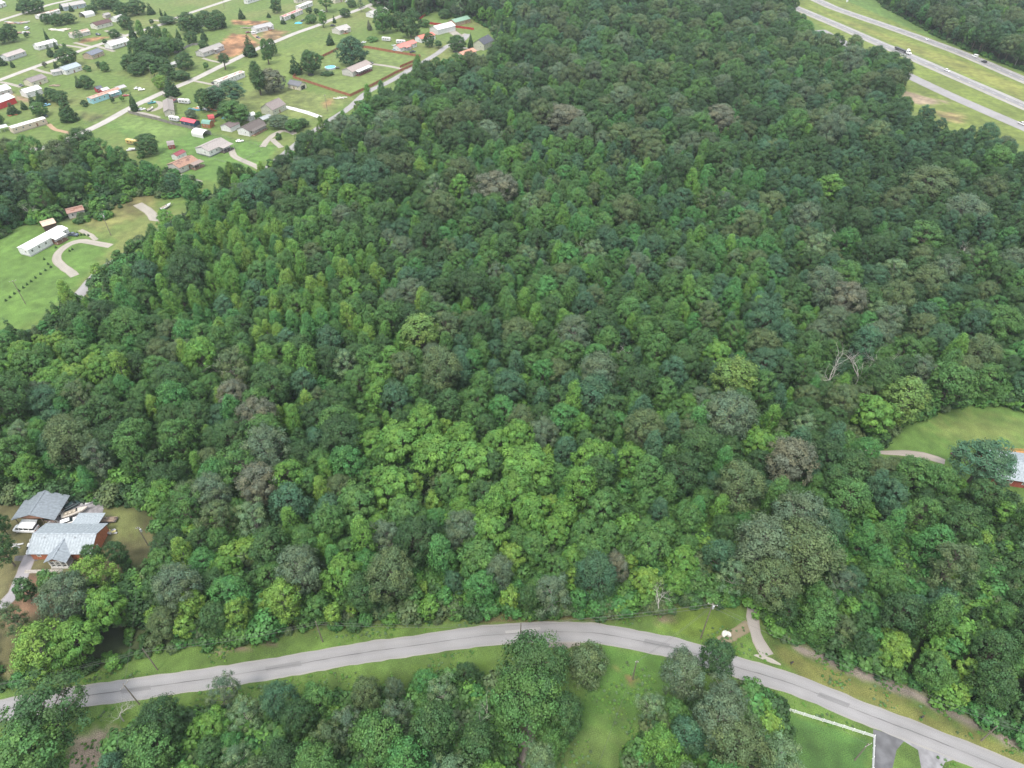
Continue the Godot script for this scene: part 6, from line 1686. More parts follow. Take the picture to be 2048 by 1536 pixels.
	road("driveway", "long grey drive to the white house with deck", [Vector3(-139.0, 0, -374.2), Vector3(-153.5, 0, -386.7), Vector3(-165.4, 0, -396.8), Vector3(-171.7, 0, -409.7)], [4], 0.042, [0.36, 0.33, 0.29], [0.24, 0.21, 0.12], 0.15)
	road("driveway", "bright white concrete drive of the sage house", [Vector3(-158.3, 0, -482.2), Vector3(-152.8, 0, -479.3), Vector3(-140.7, 0, -471.6), Vector3(-128.5, 0, -462.1)], [4.5], 0.042, [0.66, 0.66, 0.66], [0.24, 0.21, 0.12], 0.15)
	road("driveway", "curved gravel drive of the dark-roofed house", [Vector3(-152.9, 0, -411.2), Vector3(-152.8, 0, -422.3), Vector3(-150.7, 0, -432.2), Vector3(-145.9, 0, -438.1), Vector3(-138.0, 0, -432.2)], [4], 0.042, [0.36, 0.33, 0.29], [0.24, 0.21, 0.12], 0.15)
	road("driveway", "grey spur of the curved gravel drive", [Vector3(-150.5, 0, -423.9), Vector3(-145.8, 0, -416.7), Vector3(-141.1, 0, -410.4)], [3.5], 0.042, [0.36, 0.33, 0.29], [0.24, 0.21, 0.12], 0.15)
	road("driveway", "red dirt track to the cream mobile home", [Vector3(-303.6, 0, -449.4), Vector3(-295.6, 0, -440.7), Vector3(-289.4, 0, -437.3), Vector3(-279.5, 0, -432.2)], [3], 0.042, [0.4, 0.27, 0.17], [0.24, 0.21, 0.12], 0.15)
	road("driveway", "looped gravel drive by the white mobile home", [Vector3(-196.7, 0, -263.9), Vector3(-200.8, 0, -267.7), Vector3(-205.2, 0, -271.2), Vector3(-210.4, 0, -276.0), Vector3(-213.6, 0, -281.4), Vector3(-214.5, 0, -286.9), Vector3(-213.0, 0, -292.6), Vector3(-209.1, 0, -295.5), Vector3(-201.4, 0, -293.6), Vector3(-192.4, 0, -290.7)], [4], 0.042, [0.36, 0.33, 0.29], [0.24, 0.21, 0.12], 0.15)
	road("driveway", "short grey lane end by the rust-roofed house", [Vector3(-189.2, 0, -370.8), Vector3(-183.0, 0, -366.9), Vector3(-173.9, 0, -361.0)], [4], 0.042, [0.36, 0.33, 0.29], [0.24, 0.21, 0.12], 0.15)
	road("driveway", "red clay parking strip of the house with clay yard", [Vector3(-232.3, 0, -668.4), Vector3(-221.5, 0, -652.0), Vector3(-208.0, 0, -642.6)], [4], 0.042, [0.4, 0.27, 0.17], [0.24, 0.21, 0.12], 0.15)
	road("driveway", "drive to the pale house at the top", [Vector3(-146.4, 0, -773.7), Vector3(-139.8, 0, -763.2), Vector3(-132.6, 0, -748.9)], [4], 0.042, [0.36, 0.33, 0.29], [0.24, 0.21, 0.12], 0.15)
	road("driveway", "drive of the brown-roofed house in the fenced yard", [Vector3(-111.8, 0, -579.4), Vector3(-98.7, 0, -574.2), Vector3(-88.0, 0, -567.7), Vector3(-82.8, 0, -563.9)], [4], 0.042, [0.36, 0.33, 0.29], [0.24, 0.21, 0.12], 0.15)
	road("driveway", "drive to the slate-roofed house by the wood", [Vector3(-55.0, 0, -628.8), Vector3(-39.9, 0, -624.3), Vector3(-27.7, 0, -616.9)], [4], 0.042, [0.36, 0.33, 0.29], [0.24, 0.21, 0.12], 0.15)
	road("driveway", "gravel forecourt of the white hall", [Vector3(-56.5, 0, -681.9), Vector3(-46.3, 0, -661.8), Vector3(-39.9, 0, -668.4)], [8], 0.042, [0.36, 0.33, 0.29], [0.24, 0.21, 0.12], 0.15)
	road("driveway", "loop drive beside the grey tiny house", [Vector3(-264.7, 0, -485.2), Vector3(-256.7, 0, -491.3), Vector3(-247.2, 0, -490.3), Vector3(-242.6, 0, -480.3), Vector3(-246.8, 0, -473.5)], [4], 0.042, [0.36, 0.33, 0.29], [0.24, 0.21, 0.12], 0.15)
	road("driveway", "gravel lane behind the plank fence", [Vector3(-258.9, 0, -471.6), Vector3(-247.9, 0, -467.8), Vector3(-235.5, 0, -460.3)], [4], 0.042, [0.36, 0.33, 0.29], [0.24, 0.21, 0.12], 0.15)
	road("driveway", "gravel patch by the white boat in the dry field", [Vector3(-197.9, 0, -334.8), Vector3(-187.4, 0, -325.2), Vector3(-181.1, 0, -317.0), Vector3(-178.4, 0, -325.2)], [5], 0.042, [0.36, 0.33, 0.29], [0.24, 0.21, 0.12], 0.15)
	road("path", "dirt path into the mown yard of the white mobile home", [Vector3(-214.8, 0, -306.5), Vector3(-207.5, 0, -301.5), Vector3(-202.2, 0, -296.5)], [2.5], 0.042, [0.36, 0.33, 0.29], [0.24, 0.21, 0.12], 0.15)
	road("road", "far carriageway of the motorway beneath the dark woods", [Vector3(308.8, 0, -899.4), Vector3(312.1, 0, -837.4), Vector3(318.8, 0, -793.3), Vector3(323.8, 0, -765.3), Vector3(335.6, 0, -729.2), Vector3(354.7, 0, -673.4), Vector3(365.2, 0, -637.9), Vector3(375.2, 0, -601.2), Vector3(386.4, 0, -539.5), Vector3(395.8, 0, -487.2)], [13.5], 0.060, [0.25, 0.245, 0.255], [0.44, 0.42, 0.4], 0.12, 0.6)
	lane_marks([Vector3(308.8, 0, -899.4), Vector3(312.1, 0, -837.4), Vector3(318.8, 0, -793.3), Vector3(323.8, 0, -765.3), Vector3(335.6, 0, -729.2), Vector3(354.7, 0, -673.4), Vector3(365.2, 0, -637.9), Vector3(375.2, 0, -601.2), Vector3(386.4, 0, -539.5), Vector3(395.8, 0, -487.2)])
	road("road", "near carriageway of the motorway with the white lorry", [Vector3(278.1, 0, -795.5), Vector3(284.8, 0, -767.4), Vector3(301.7, 0, -703.1), Vector3(314.1, 0, -650.5), Vector3(327.1, 0, -598.4), Vector3(340.2, 0, -543.0), Vector3(354.5, 0, -483.2), Vector3(364.5, 0, -437.3)], [13.5], 0.060, [0.25, 0.245, 0.255], [0.44, 0.42, 0.4], 0.12, 0.6)
	lane_marks([Vector3(278.1, 0, -795.5), Vector3(284.8, 0, -767.4), Vector3(301.7, 0, -703.1), Vector3(314.1, 0, -650.5), Vector3(327.1, 0, -598.4), Vector3(340.2, 0, -543.0), Vector3(354.5, 0, -483.2), Vector3(364.5, 0, -437.3)])
	road("road", "pale slip road beside the motorway below the grass bank", [Vector3(280.9, 0, -681.9), Vector3(289.0, 0, -630.3), Vector3(297.2, 0, -587.4), Vector3(303.9, 0, -550.2), Vector3(310.5, 0, -520.0), Vector3(316.6, 0, -495.4), Vector3(324.5, 0, -467.8), Vector3(331.9, 0, -443.3), Vector3(342.8, 0, -402.8)], [11.0], 0.060, [0.3, 0.29, 0.3], [0.3, 0.28, 0.24], 0.08)
	house("mobile_home", "white building cut off at the top left corner", "house", Vector3(-518.2, 0, -765.1), 1.416, 19.0, 9.0, 3.4, [0.72, 0.72, 0.72], [0.7, 0.7, 0.7], {})
	house("mobile_home", "long white mobile home with reddish roof edge below the top street", "mobile home", Vector3(-448.3, 0, -732.2), 1.221, 24.7, 5.0, 3.4, [0.72, 0.72, 0.72], [0.66, 0.62, 0.6], {"rise": 0.5, "skirt": [0.4, 0.38, 0.36], "rust": [0.36, 0.22, 0.17]})
	house("house", "large grey-blue house with pale roof at the top of the settlement", "house", Vector3(-439.6, 0, -764.5), 0.868, 21.7, 10.0, 3.6, [0.42, 0.48, 0.56], [0.4, 0.38, 0.37], {})
	carport("big white arched canopy above the maroon-roofed house", Vector3(-410.9, 0, -732.4), 1.079, 10.9, 9, 4.2, [0.75, 0.75, 0.75], true)
	shed("garden_shed", "small grey-roofed shed right of the white arched canopy", Vector3(-389.4, 0, -727.3), 0.987, 5.7, 5.0, 2.8, [0.55, 0.5, 0.48], [0.34, 0.32, 0.32], false)
	house("house", "white house with maroon-brown roof above the upper street", "house", Vector3(-378.7, 0, -692.9), 1.056, 16.2, 9.0, 3.4, [0.68, 0.66, 0.6], [0.11, 0.06, 0.06], {})
	house("house", "small white house half hidden right of the maroon-roofed house", "house", Vector3(-372.9, 0, -714.5), 1.203, 9.9, 7.0, 3.2, [0.72, 0.72, 0.72], [0.5, 0.5, 0.5], {})
	house("house", "rust-stained small house behind a pale tree on red clay", "house", Vector3(-384.4, 0, -662.2), 0.950, 16.1, 7.0, 3.0, [0.62, 0.6, 0.58], [0.5, 0.42, 0.38], {"rust": [0.40, 0.24, 0.18]})
	house("mobile_home", "white mobile home behind three dark cedars on the upper street", "mobile home", Vector3(-395.8, 0, -626.1), 1.052, 17.1, 7.0, 3.4, [0.72, 0.72, 0.72], [0.72, 0.72, 0.72], {"skirt": [0.6, 0.6, 0.6]})
	house("mobile_home", "light grey mobile home with pinkish roof left of the crossing", "mobile home", Vector3(-406.4, 0, -595.6), 1.240, 17.4, 8.0, 3.4, [0.55, 0.56, 0.58], [0.42, 0.37, 0.36], {"skirt": [0.4, 0.4, 0.4]})
	house("mobile_home", "bright white double-wide home beside the upper street", "mobile home", Vector3(-335.8, 0, -628.6), 1.108, 18.4, 9.0, 3.4, [0.72, 0.72, 0.72], [0.74, 0.74, 0.74], {"skirt": [0.3, 0.3, 0.32]})
	house("house", "tan brick house with slate-blue roof", "house", Vector3(-342.7, 0, -599.0), 1.282, 13.0, 9.0, 3.2, [0.45, 0.36, 0.28], [0.17, 0.185, 0.235], {})
	house("house", "white house with blue-grey roof by a round dark tree", "house", Vector3(-342.7, 0, -559.6), 1.120, 13.8, 9.0, 3.4, [0.72, 0.72, 0.72], [0.36, 0.42, 0.47], {})
	shed("garden_shed", "low grey-roofed shed at the end of a drive", Vector3(-350.1, 0, -552.9), 0.625, 6.2, 5.0, 2.6, [0.55, 0.55, 0.55], [0.4, 0.38, 0.38], false)
	house("house", "cream house with brown-grey roof and dark car on its drive", "house", Vector3(-354.1, 0, -530.9), 1.144, 12.6, 9.0, 3.4, [0.62, 0.58, 0.45], [0.25, 0.215, 0.22], {})
	house("house", "white-roofed building at the left picture edge beside the dirt yard", "house", Vector3(-367.4, 0, -506.5), 0.991, 12.7, 10.0, 3.6, [0.6, 0.56, 0.54], [0.74, 0.74, 0.74], {})
	house("barn", "white-roofed barn with red gable behind dark cedars", "barn", Vector3(-353.6, 0, -483.1), 1.225, 16.8, 10.0, 4.0, [0.55, 0.05, 0.05], [0.74, 0.74, 0.74], {"plain": true})
	house("barn", "white metal building across the dirt yard from the red barn", "barn", Vector3(-344.2, 0, -506.4), 1.004, 11.3, 8.0, 3.6, [0.72, 0.72, 0.72], [0.75, 0.75, 0.75], {"plain": true})
	house("mobile_home", "pale cyan mobile home with rust-red roof and white porch", "mobile home", Vector3(-288.4, 0, -498.8), 1.087, 23.5, 5.0, 3.6, [0.38, 0.66, 0.74], [0.52, 0.36, 0.31], {"rise": 0.45, "rust": [0.42, 0.22, 0.16], "porch": [[5.0, 7.0, 2.4, [0.7, 0.72, 0.74], [0.4, 0.33, 0.27]]]})
	shed("garden_shed", "red shed with dark roof behind the cyan mobile home", Vector3(-299.2, 0, -513.1), 0.915, 4.1, 4.5, 2.8, [0.36, 0.04, 0.05], [0.09, 0.1, 0.13], false)
	shed("garden_shed", "red shed with white roof behind the cyan mobile home", Vector3(-293.5, 0, -510.2), 1.000, 5.1, 4.0, 2.6, [0.38, 0.05, 0.06], [0.7, 0.7, 0.72], false)
	carport("grey lean-to canopy at the end of the cyan home", Vector3(-283.5, 0, -513.5), 0.956, 6.6, 6, 3, [0.42, 0.40, 0.42])
	house("mobile_home", "long cream mobile home with rounded white roof above the left wood", "mobile home", Vector3(-312.2, 0, -442.3), 0.945, 21.3, 5.0, 3.6, [0.62, 0.52, 0.42], [0.72, 0.71, 0.7], {"rise": 0.5, "over": 0.1, "skirt": [0.4, 0.36, 0.3]})
	carport("small white awning at the left end of the cream home", Vector3(-325.9, 0, -437.4), 0.763, 4.9, 5, 2.8, [0.62, 0.64, 0.66])
	house("mobile_home", "white mobile home with rust-streaked roof beside the middle street", "mobile home", Vector3(-211.4, 0, -536.1), 1.096, 26.1, 5.0, 3.7, [0.72, 0.72, 0.72], [0.66, 0.6, 0.58], {"rise": 0.45, "rust": [0.40, 0.26, 0.22], "skirt": [0.68, 0.68, 0.68]})
	house("mobile_home", "grey double-wide home beside the red clay patch", "mobile home", Vector3(-250.6, 0, -609.4), 1.134, 23.6, 8.0, 3.6, [0.56, 0.55, 0.54], [0.33, 0.31, 0.3], {"skirt": [0.3, 0.3, 0.3], "porch": [[2.0, 5.0, 2.2, [0.34, 0.32, 0.31], [0.42, 0.4, 0.38]]]})
	shed("garden_shed", "low grey-roofed shed under the trees by the middle street", Vector3(-266.9, 0, -572.6), 1.110, 8.7, 4.5, 2.6, [0.4, 0.4, 0.38], [0.46, 0.46, 0.45], false)
	house("cottage", "little cream cottage with brown roof among dark trees", "house", Vector3(-216.1, 0, -512.8), 1.016, 7.6, 6.0, 2.8, [0.62, 0.58, 0.45], [0.24, 0.2, 0.19], {})
	house("mobile_home", "white house with grey roof and red steps above the clay yard", "house", Vector3(-226.9, 0, -681.1), 0.862, 18.0, 8.0, 3.5, [0.72, 0.72, 0.72], [0.4, 0.39, 0.4], {"porch": [[5.0, 3.0, 2.0, [0.4, 0.39, 0.4], [0.33, 0.06, 0.06]]]})
	house("mobile_home", "white mobile home with red roof end near the top", "mobile home", Vector3(-212.2, 0, -729.4), 1.224, 30.6, 5.0, 3.5, [0.72, 0.72, 0.72], [0.6, 0.45, 0.43], {"rise": 0.45, "rust": [0.42, 0.12, 0.12]})
	house("mobile_home", "short white mobile home with green lean-to behind the red-roofed one", "mobile home", Vector3(-208.4, 0, -766.3), 1.212, 22.3, 5.0, 3.4, [0.72, 0.72, 0.72], [0.72, 0.72, 0.72], {"rise": 0.4})
	house("mobile_home", "cream house at the upper edge behind the short white home", "house", Vector3(-215.9, 0, -792.7), 0.685, 17.4, 7.0, 3.4, [0.62, 0.58, 0.5], [0.5, 0.46, 0.42], {})
	house("house", "two-storey cream house beside the pale willow", "house", Vector3(-181.2, 0, -791.2), 0.968, 10.7, 8.0, 5.2, [0.6, 0.56, 0.46], [0.36, 0.33, 0.31], {})
	house("mobile_home", "long white mobile home at the top edge by the street", "mobile home", Vector3(-266.7, 0, -795.6), 1.140, 26.9, 5.0, 3.5, [0.72, 0.72, 0.72], [0.7, 0.7, 0.7], {"rise": 0.4})
	house("house", "cream house with light grey roof and orange porch", "house", Vector3(-153.9, 0, -674.3), 0.944, 13.5, 10.0, 3.4, [0.6, 0.57, 0.52], [0.43, 0.41, 0.4], {"porch": [[-0.5, 4.5, 2.2, [0.42, 0.38, 0.36], [0.5, 0.2, 0.1]]]})
	house("house", "long brown-roofed house with white porch inside the red fence", "house", Vector3(-120.0, 0, -559.5), 1.081, 23.9, 10.0, 3.7, [0.56, 0.54, 0.53], [0.36, 0.3, 0.285], {"skirt": [0.5, 0.48, 0.46], "porch": [[0.0, 17.0, 3.2, [0.70, 0.70, 0.72], [0.17, 0.05, 0.05]]]})
	house("garage", "cream garage with slate roof outside the red fence corner", "garage", Vector3(-157.5, 0, -521.4), -0.517, 11.2, 7.0, 3.0, [0.66, 0.62, 0.5], [0.155, 0.16, 0.185], {"garage": -1, "rise": 2.0})
	house("hall", "white metal hall near the red fence at the wood edge", "barn", Vector3(-62.7, 0, -676.5), 0.801, 21.1, 11.0, 4.2, [0.72, 0.72, 0.72], [0.73, 0.73, 0.73], {"plain": true})
	house("house", "white house with salmon-red roof behind a round tree", "house", Vector3(-75.8, 0, -648.4), 0.851, 16.7, 8.0, 3.4, [0.72, 0.72, 0.72], [0.6, 0.2, 0.155], {})
	house("house", "salmon-red roofed house beside the two white caravans", "house", Vector3(-90.3, 0, -623.0), 0.931, 20.2, 8.0, 3.2, [0.72, 0.72, 0.72], [0.62, 0.215, 0.185], {"porch": [[-2.0, 6.0, 2.4, [0.6, 0.22, 0.19], [0.35, 0.35, 0.35]]]})
	house("house", "pale sage house with dark slate roof against the wood", "house", Vector3(-24.1, 0, -626.6), 1.095, 16.8, 10.0, 4.6, [0.5, 0.51, 0.41], [0.085, 0.09, 0.115], {"rise": 3.4})
	house("house", "long orange-roofed building at the wood edge", "house", Vector3(-37.5, 0, -600.2), 0.893, 16.0, 8.0, 3.2, [0.66, 0.6, 0.55], [0.62, 0.3, 0.22], {})
	house("house", "tan house with green roof inside the bright red fence", "house", Vector3(-49.0, 0, -704.4), 0.829, 19.6, 9.0, 3.4, [0.5, 0.36, 0.26], [0.22, 0.36, 0.27], {})
	house("house", "white house with pale grey roof at the end of the middle street", "house", Vector3(-130.9, 0, -736.8), 0.951, 21.5, 9.0, 3.4, [0.72, 0.72, 0.72], [0.47, 0.45, 0.44], {})
	house("house", "sage-green house with taupe roof and bright white drive", "house", Vector3(-161.8, 0, -472.6), 1.120, 13.2, 10.0, 3.8, [0.48, 0.49, 0.4], [0.255, 0.215, 0.21], {"rise": 3.2})
	house("house", "white house with dark brown roof and long timber porch", "house", Vector3(-166.5, 0, -437.0), 1.164, 15.7, 9.0, 3.5, [0.72, 0.72, 0.72], [0.115, 0.095, 0.09], {"porch": [[0.0, 13.0, 2.4, [0.12, 0.1, 0.09], [0.40, 0.25, 0.16]]]})
	house("garage", "white garage with dark brown roof left of the porch house", "garage", Vector3(-181.3, 0, -440.6), 1.151, 8.4, 8.0, 3.0, [0.72, 0.72, 0.72], [0.16, 0.125, 0.125], {"plain": true})
	carport("grey metal carport at the end of the porch house", Vector3(-162.1, 0, -452.6), 0.940, 7.7, 6, 3.2, [0.34, 0.36, 0.38])
	carport("white arched carport on the mown lawn below the plank fence", Vector3(-196.5, 0, -430.0), -0.442, 9.6, 7, 3.8, [0.72, 0.72, 0.72], true)
	house("mobile_home", "white double-wide home with taupe roof and dark deck", "mobile home", Vector3(-180.9, 0, -405.2), 1.090, 15.7, 11.0, 3.7, [0.72, 0.72, 0.72], [0.33, 0.295, 0.285], {"rise": 1.7, "skirt": [0.15, 0.17, 0.2], "porch": [[4.0, 8.0, 3.4, [0.34, 0.3, 0.29], [0.09, 0.075, 0.07]]]})
	house("mobile_home", "grey-white house with rust-brown roof nearest the young wood", "mobile home", Vector3(-189.7, 0, -380.7), 1.042, 13.1, 10.0, 3.5, [0.56, 0.54, 0.51], [0.34, 0.2, 0.145], {"rise": 1.6, "skirt": [0.35, 0.33, 0.3], "rust": [0.20, 0.115, 0.095], "porch": [[4.0, 7.0, 3.6, [0.27, 0.2, 0.175], [0.22, 0.14, 0.1]]]})
	shed("garden_shed", "white shed with maroon roof behind the rust-roofed house", Vector3(-197.8, 0, -395.2), 1.168, 7.1, 4.5, 2.7, [0.72, 0.72, 0.72], [0.24, 0.045, 0.06], false)
	shed("garden_shed", "small red barn-shaped shed alone on the lawn", Vector3(-208.0, 0, -410.2), 0.426, 3.7, 4.5, 2.4, [0.26, 0.055, 0.045], [0.3, 0.255, 0.26], true)
	shed("garden_shed", "navy shed with bright red roof behind the plank fence", Vector3(-209.7, 0, -448.0), -0.430, 11.6, 5.0, 2.8, [0.03, 0.07, 0.115], [0.62, 0.075, 0.115], false)
	shed("garden_shed", "timber shed with green roof at the fence corner", Vector3(-197.1, 0, -444.6), -0.292, 6.0, 4.5, 2.6, [0.36, 0.155, 0.075], [0.16, 0.32, 0.26], true)
	shed("garden_shed", "timber shed with red roof behind the green-roofed one", Vector3(-198.1, 0, -454.1), 0.535, 3.5, 4.5, 2.6, [0.34, 0.13, 0.075], [0.46, 0.06, 0.065], true)
	house("cottage", "narrow cottage with grey-brown roof end-on to the wood", "house", Vector3(-233.8, 0, -474.8), 1.965, 22.9, 6.0, 3.2, [0.55, 0.52, 0.47], [0.265, 0.235, 0.225], {})
	shed("garden_shed", "white open-fronted shed beside the porch house", Vector3(-173.5, 0, -457.8), 1.012, 6.4, 4.5, 3.0, [0.66, 0.66, 0.66], [0.7, 0.7, 0.7], false)
	house("mobile_home", "long white mobile home with plain white roof in the left clearing", "mobile home", Vector3(-224.2, 0, -292.2), 1.195, 22.5, 6.5, 3.6, [0.74, 0.74, 0.75], [0.75, 0.75, 0.76], {"rise": 0.7, "over": 0.25, "skirt": [0.5, 0.5, 0.5], "porch": [[4.5, 6.0, 2.8, [0.72, 0.72, 0.73], [0.2, 0.115, 0.08]]]})
	house("shelter", "open brown shelter with pale rusty roof behind the white home", "shed", Vector3(-230.5, 0, -308.5), 0.712, 5.5, 6.0, 3.2, [0.1, 0.06, 0.05], [0.62, 0.46, 0.36], {"plain": true, "rise": 0.8})
	house("ruin", "collapsing rust-roofed trailer swallowed by the scrub", "mobile home", Vector3(-224.1, 0, -322.7), 0.618, 7.5, 6.0, 3.0, [0.5, 0.46, 0.44], [0.33, 0.2, 0.165], {"rise": 0.6, "rust": [0.25, 0.12, 0.085]})
	caravan("faded yellow bus body parked at the edge of the left wood", Vector3(-233.9, 0, -415.5), -0.356, 9.0, 3.0, [0.62, 0.46, 0.16], "bus")
	caravan("white caravan beside the plank fence by the navy shed", Vector3(-222.8, 0, -454.8), -0.372, 7.5, 3.2, [0.72, 0.72, 0.73])
	caravan("white bus-like motorhome in the cluttered yard", Vector3(-228.4, 0, -488.2), -0.226, 8.5, 3.2, [0.72, 0.72, 0.73])
	caravan("first white caravan above the red-fenced yard", Vector3(-109.4, 0, -645.7), -0.331, 8.0, 3.2, [0.72, 0.72, 0.73])
	caravan("second white caravan above the red-fenced yard", Vector3(-95.7, 0, -637.1), -0.173, 8.0, 3.2, [0.72, 0.72, 0.73])
	board_fence("privacy_fence", "red-brown board fence round the yard with the pool", [Vector3(-143.1, 0, -627.3), Vector3(-153.9, 0, -601.2), Vector3(-163.0, 0, -572.9), Vector3(-166.4, 0, -544.2), Vector3(-153.0, 0, -533.6), Vector3(-132.8, 0, -516.7), Vector3(-115.3, 0, -502.7), Vector3(-103.1, 0, -525.6), Vector3(-90.2, 0, -553.9), Vector3(-78.5, 0, -574.2)], 1.9, [0.40, 0.165, 0.095])
	board_fence("privacy_fence", "red-brown board fence along the back of the pool yard", [Vector3(-137.6, 0, -630.3), Vector3(-120.2, 0, -622.8), Vector3(-97.4, 0, -609.7), Vector3(-75.0, 0, -598.4), Vector3(-78.9, 0, -584.7), Vector3(-88.2, 0, -569.0)], 1.9, [0.40, 0.165, 0.095])
	board_fence("privacy_fence", "bright red board fence round the green-roofed house", [Vector3(-83.7, 0, -737.0), Vector3(-89.1, 0, -714.1), Vector3(-77.6, 0, -703.1), Vector3(-62.1, 0, -695.9), Vector3(-34.7, 0, -681.9)], 1.9, [0.46, 0.05, 0.045])
	board_fence("privacy_fence", "weathered grey plank fence below the cluttered yard", [Vector3(-259.8, 0, -469.6), Vector3(-251.8, 0, -464.9), Vector3(-237.1, 0, -457.5), Vector3(-222.1, 0, -448.6), Vector3(-203.4, 0, -439.0), Vector3(-201.9, 0, -444.2)], 1.9, [0.27, 0.25, 0.23])
	board_fence("privacy_fence", "weathered plank fence above the cluttered yard", [Vector3(-249.6, 0, -503.7), Vector3(-237.9, 0, -495.4), Vector3(-224.8, 0, -488.2)], 1.8, [0.29, 0.26, 0.24])
	board_fence("privacy_fence", "dark board fence behind the timber sheds", [Vector3(-198.2, 0, -458.5), Vector3(-196.3, 0, -464.9), Vector3(-194.4, 0, -471.6)], 1.8, [0.16, 0.12, 0.10])
	board_fence("privacy_fence", "curving grey board fence beside the grey double-wide", [Vector3(-280.7, 0, -608.2), Vector3(-277.0, 0, -614.0), Vector3(-276.2, 0, -625.8), Vector3(-273.7, 0, -631.8), Vector3(-267.8, 0, -633.3)], 1.8, [0.30, 0.285, 0.28])
	rail_fence("wire_fence", "thin dark wire fence along the middle street", [Vector3(-282.9, 0, -428.0), Vector3(-279.7, 0, -442.4), Vector3(-274.9, 0, -464.0), Vector3(-268.8, 0, -489.2)], 1.3, 2, [0.14, 0.14, 0.13], 3.0, 0.05)
	rail_fence("wire_fence", "thin wire fence between the porch house and the deck house", [Vector3(-194.3, 0, -432.2), Vector3(-180.7, 0, -426.4), Vector3(-162.2, 0, -416.7), Vector3(-147.1, 0, -406.6)], 1.3, 2, [0.14, 0.14, 0.13], 3.0, 0.05)
	rail_fence("wire_fence", "thin wire fence round the lawn of the deck house", [Vector3(-188.4, 0, -400.5), Vector3(-175.6, 0, -391.7), Vector3(-161.4, 0, -383.9), Vector3(-152.3, 0, -403.5)], 1.2, 2, [0.20, 0.20, 0.19], 3.0, 0.05)
	rail_fence("rail_fence", "white three-rail fence round the bright lawn by the road", [Vector3(64.9, 0, -71.7), Vector3(70.8, 0, -69.7), Vector3(77.1, 0, -67.6), Vector3(83.4, 0, -65.4), Vector3(80.3, 0, -58.5), Vector3(76.2, 0, -48.7)], 1.35, 3, [0.72, 0.72, 0.74], 2.45, 0.10)
	pool("round above-ground swimming pool with blue water", Vector3(-142.6, 0, -567.7))
	trampoline("dark round trampoline on the grass inside the red fence", Vector3(-154.1, 0, -550.2))
	heap("scrap_pile", "pile of pale branches and scrap outside the red fence", "scrap pile", Vector3(-121.6, 0, -498.5), 9, 4, 1.2, [[0.6, 0.58, 0.55], [0.5, 0.47, 0.42]], 9)
	heap("scrap_pile", "scatter of junk and boards beside the left dirt yard", "scrap pile", Vector3(-465.9, 0, -704.9), 22, 7, 1.5, [[0.62, 0.6, 0.58], [0.4, 0.2, 0.15], [0.3, 0.3, 0.33], [0.55, 0.42, 0.35]], 16)
	heap("scrap_pile", "second heap of junk under the trees at the left edge", "scrap pile", Vector3(-439.6, 0, -671.7), 12, 8, 1.8, [[0.65, 0.66, 0.7], [0.4, 0.4, 0.42], [0.45, 0.3, 0.25]], 12)
	heap("scrap_pile", "spread of broken concrete and scrap on bare soil", "scrap pile", Vector3(-413.1, 0, -681.9), 20, 7, 0.8, [[0.6, 0.5, 0.43], [0.66, 0.62, 0.58]], 12)
	heap("scrap_pile", "brush pile on the lawn beside the cream house", "scrap pile", Vector3(-337.9, 0, -525.6), 10, 5, 1.0, [[0.26, 0.19, 0.14], [0.34, 0.27, 0.2]], 10)
	heap("scrap_pile", "scrap and toys strewn over the cluttered yard", "scrap pile", Vector3(-211.3, 0, -477.3), 22, 7, 0.8, [[0.55, 0.2, 0.08], [0.6, 0.6, 0.6], [0.05, 0.2, 0.25], [0.4, 0.3, 0.22]], 14)
	heap("scrap_pile", "clutter of parts beside the yellow bus", "scrap pile", Vector3(-229.7, 0, -406.6), 9, 5, 1.5, [[0.62, 0.62, 0.62], [0.3, 0.32, 0.34], [0.2, 0.17, 0.15]], 10)
	heap("scrap_pile", "stacked timber and scrap at the clay yard", "scrap pile", Vector3(-244.6, 0, -688.9), 13, 4, 1.2, [[0.24, 0.19, 0.17], [0.4, 0.35, 0.3]], 8)
	heap("scrap_pile", "old trailers and scrap under the round trees", "scrap pile", Vector3(-286.4, 0, -694.1), 14, 5, 1.4, [[0.45, 0.6, 0.62], [0.6, 0.6, 0.58], [0.3, 0.22, 0.16]], 9)
	heap("scrap_pile", "orange-brown soil pipe heap beside the dark cedars", "scrap pile", Vector3(-335.4, 0, -464.9), 8, 4, 0.9, [[0.45, 0.16, 0.08]], 6)
	heap("scrap_pile", "rubble patch beside the red-roofed long house", "scrap pile", Vector3(-99.4, 0, -631.8), 9, 3, 0.7, [[0.45, 0.55, 0.55], [0.6, 0.6, 0.6]], 7)
	car("suv", "dark blue car on the red clay by the upper street", Vector3(-369.0, 0, -664.2), -0.306, [0.02, 0.04, 0.1])
	car("saloon", "dark car on the drive of the cream house", Vector3(-362.6, 0, -525.6), -0.581, [0.03, 0.035, 0.05])
	car("saloon", "white car, left one of the pair on the lawn", Vector3(-274.1, 0, -518.9), 0.568, [0.7, 0.7, 0.72])
	car("saloon", "white car, right one of the pair on the lawn", Vector3(-269.8, 0, -516.1), 0.251, [0.72, 0.72, 0.74])
	car("saloon", "small red car beside the cyan mobile home", Vector3(-275.8, 0, -503.2), 0.414, [0.3, 0.03, 0.03])
	car("pickup", "black pickup at the end of the rust-streaked mobile home", Vector3(-221.5, 0, -530.2), -0.599, [0.02, 0.02, 0.025])
	car("suv", "dark car under the pale tree above the cream mobile home", Vector3(-312.1, 0, -462.6), -0.680, [0.03, 0.045, 0.05])
	car("pickup", "old blue and rust truck beside the dark cedar row", Vector3(-322.3, 0, -483.2), 0.758, [0.2, 0.42, 0.6])
	car("van", "white vehicle beside the blue and rust truck", Vector3(-328.1, 0, -478.3), 1.397, [0.65, 0.66, 0.68])
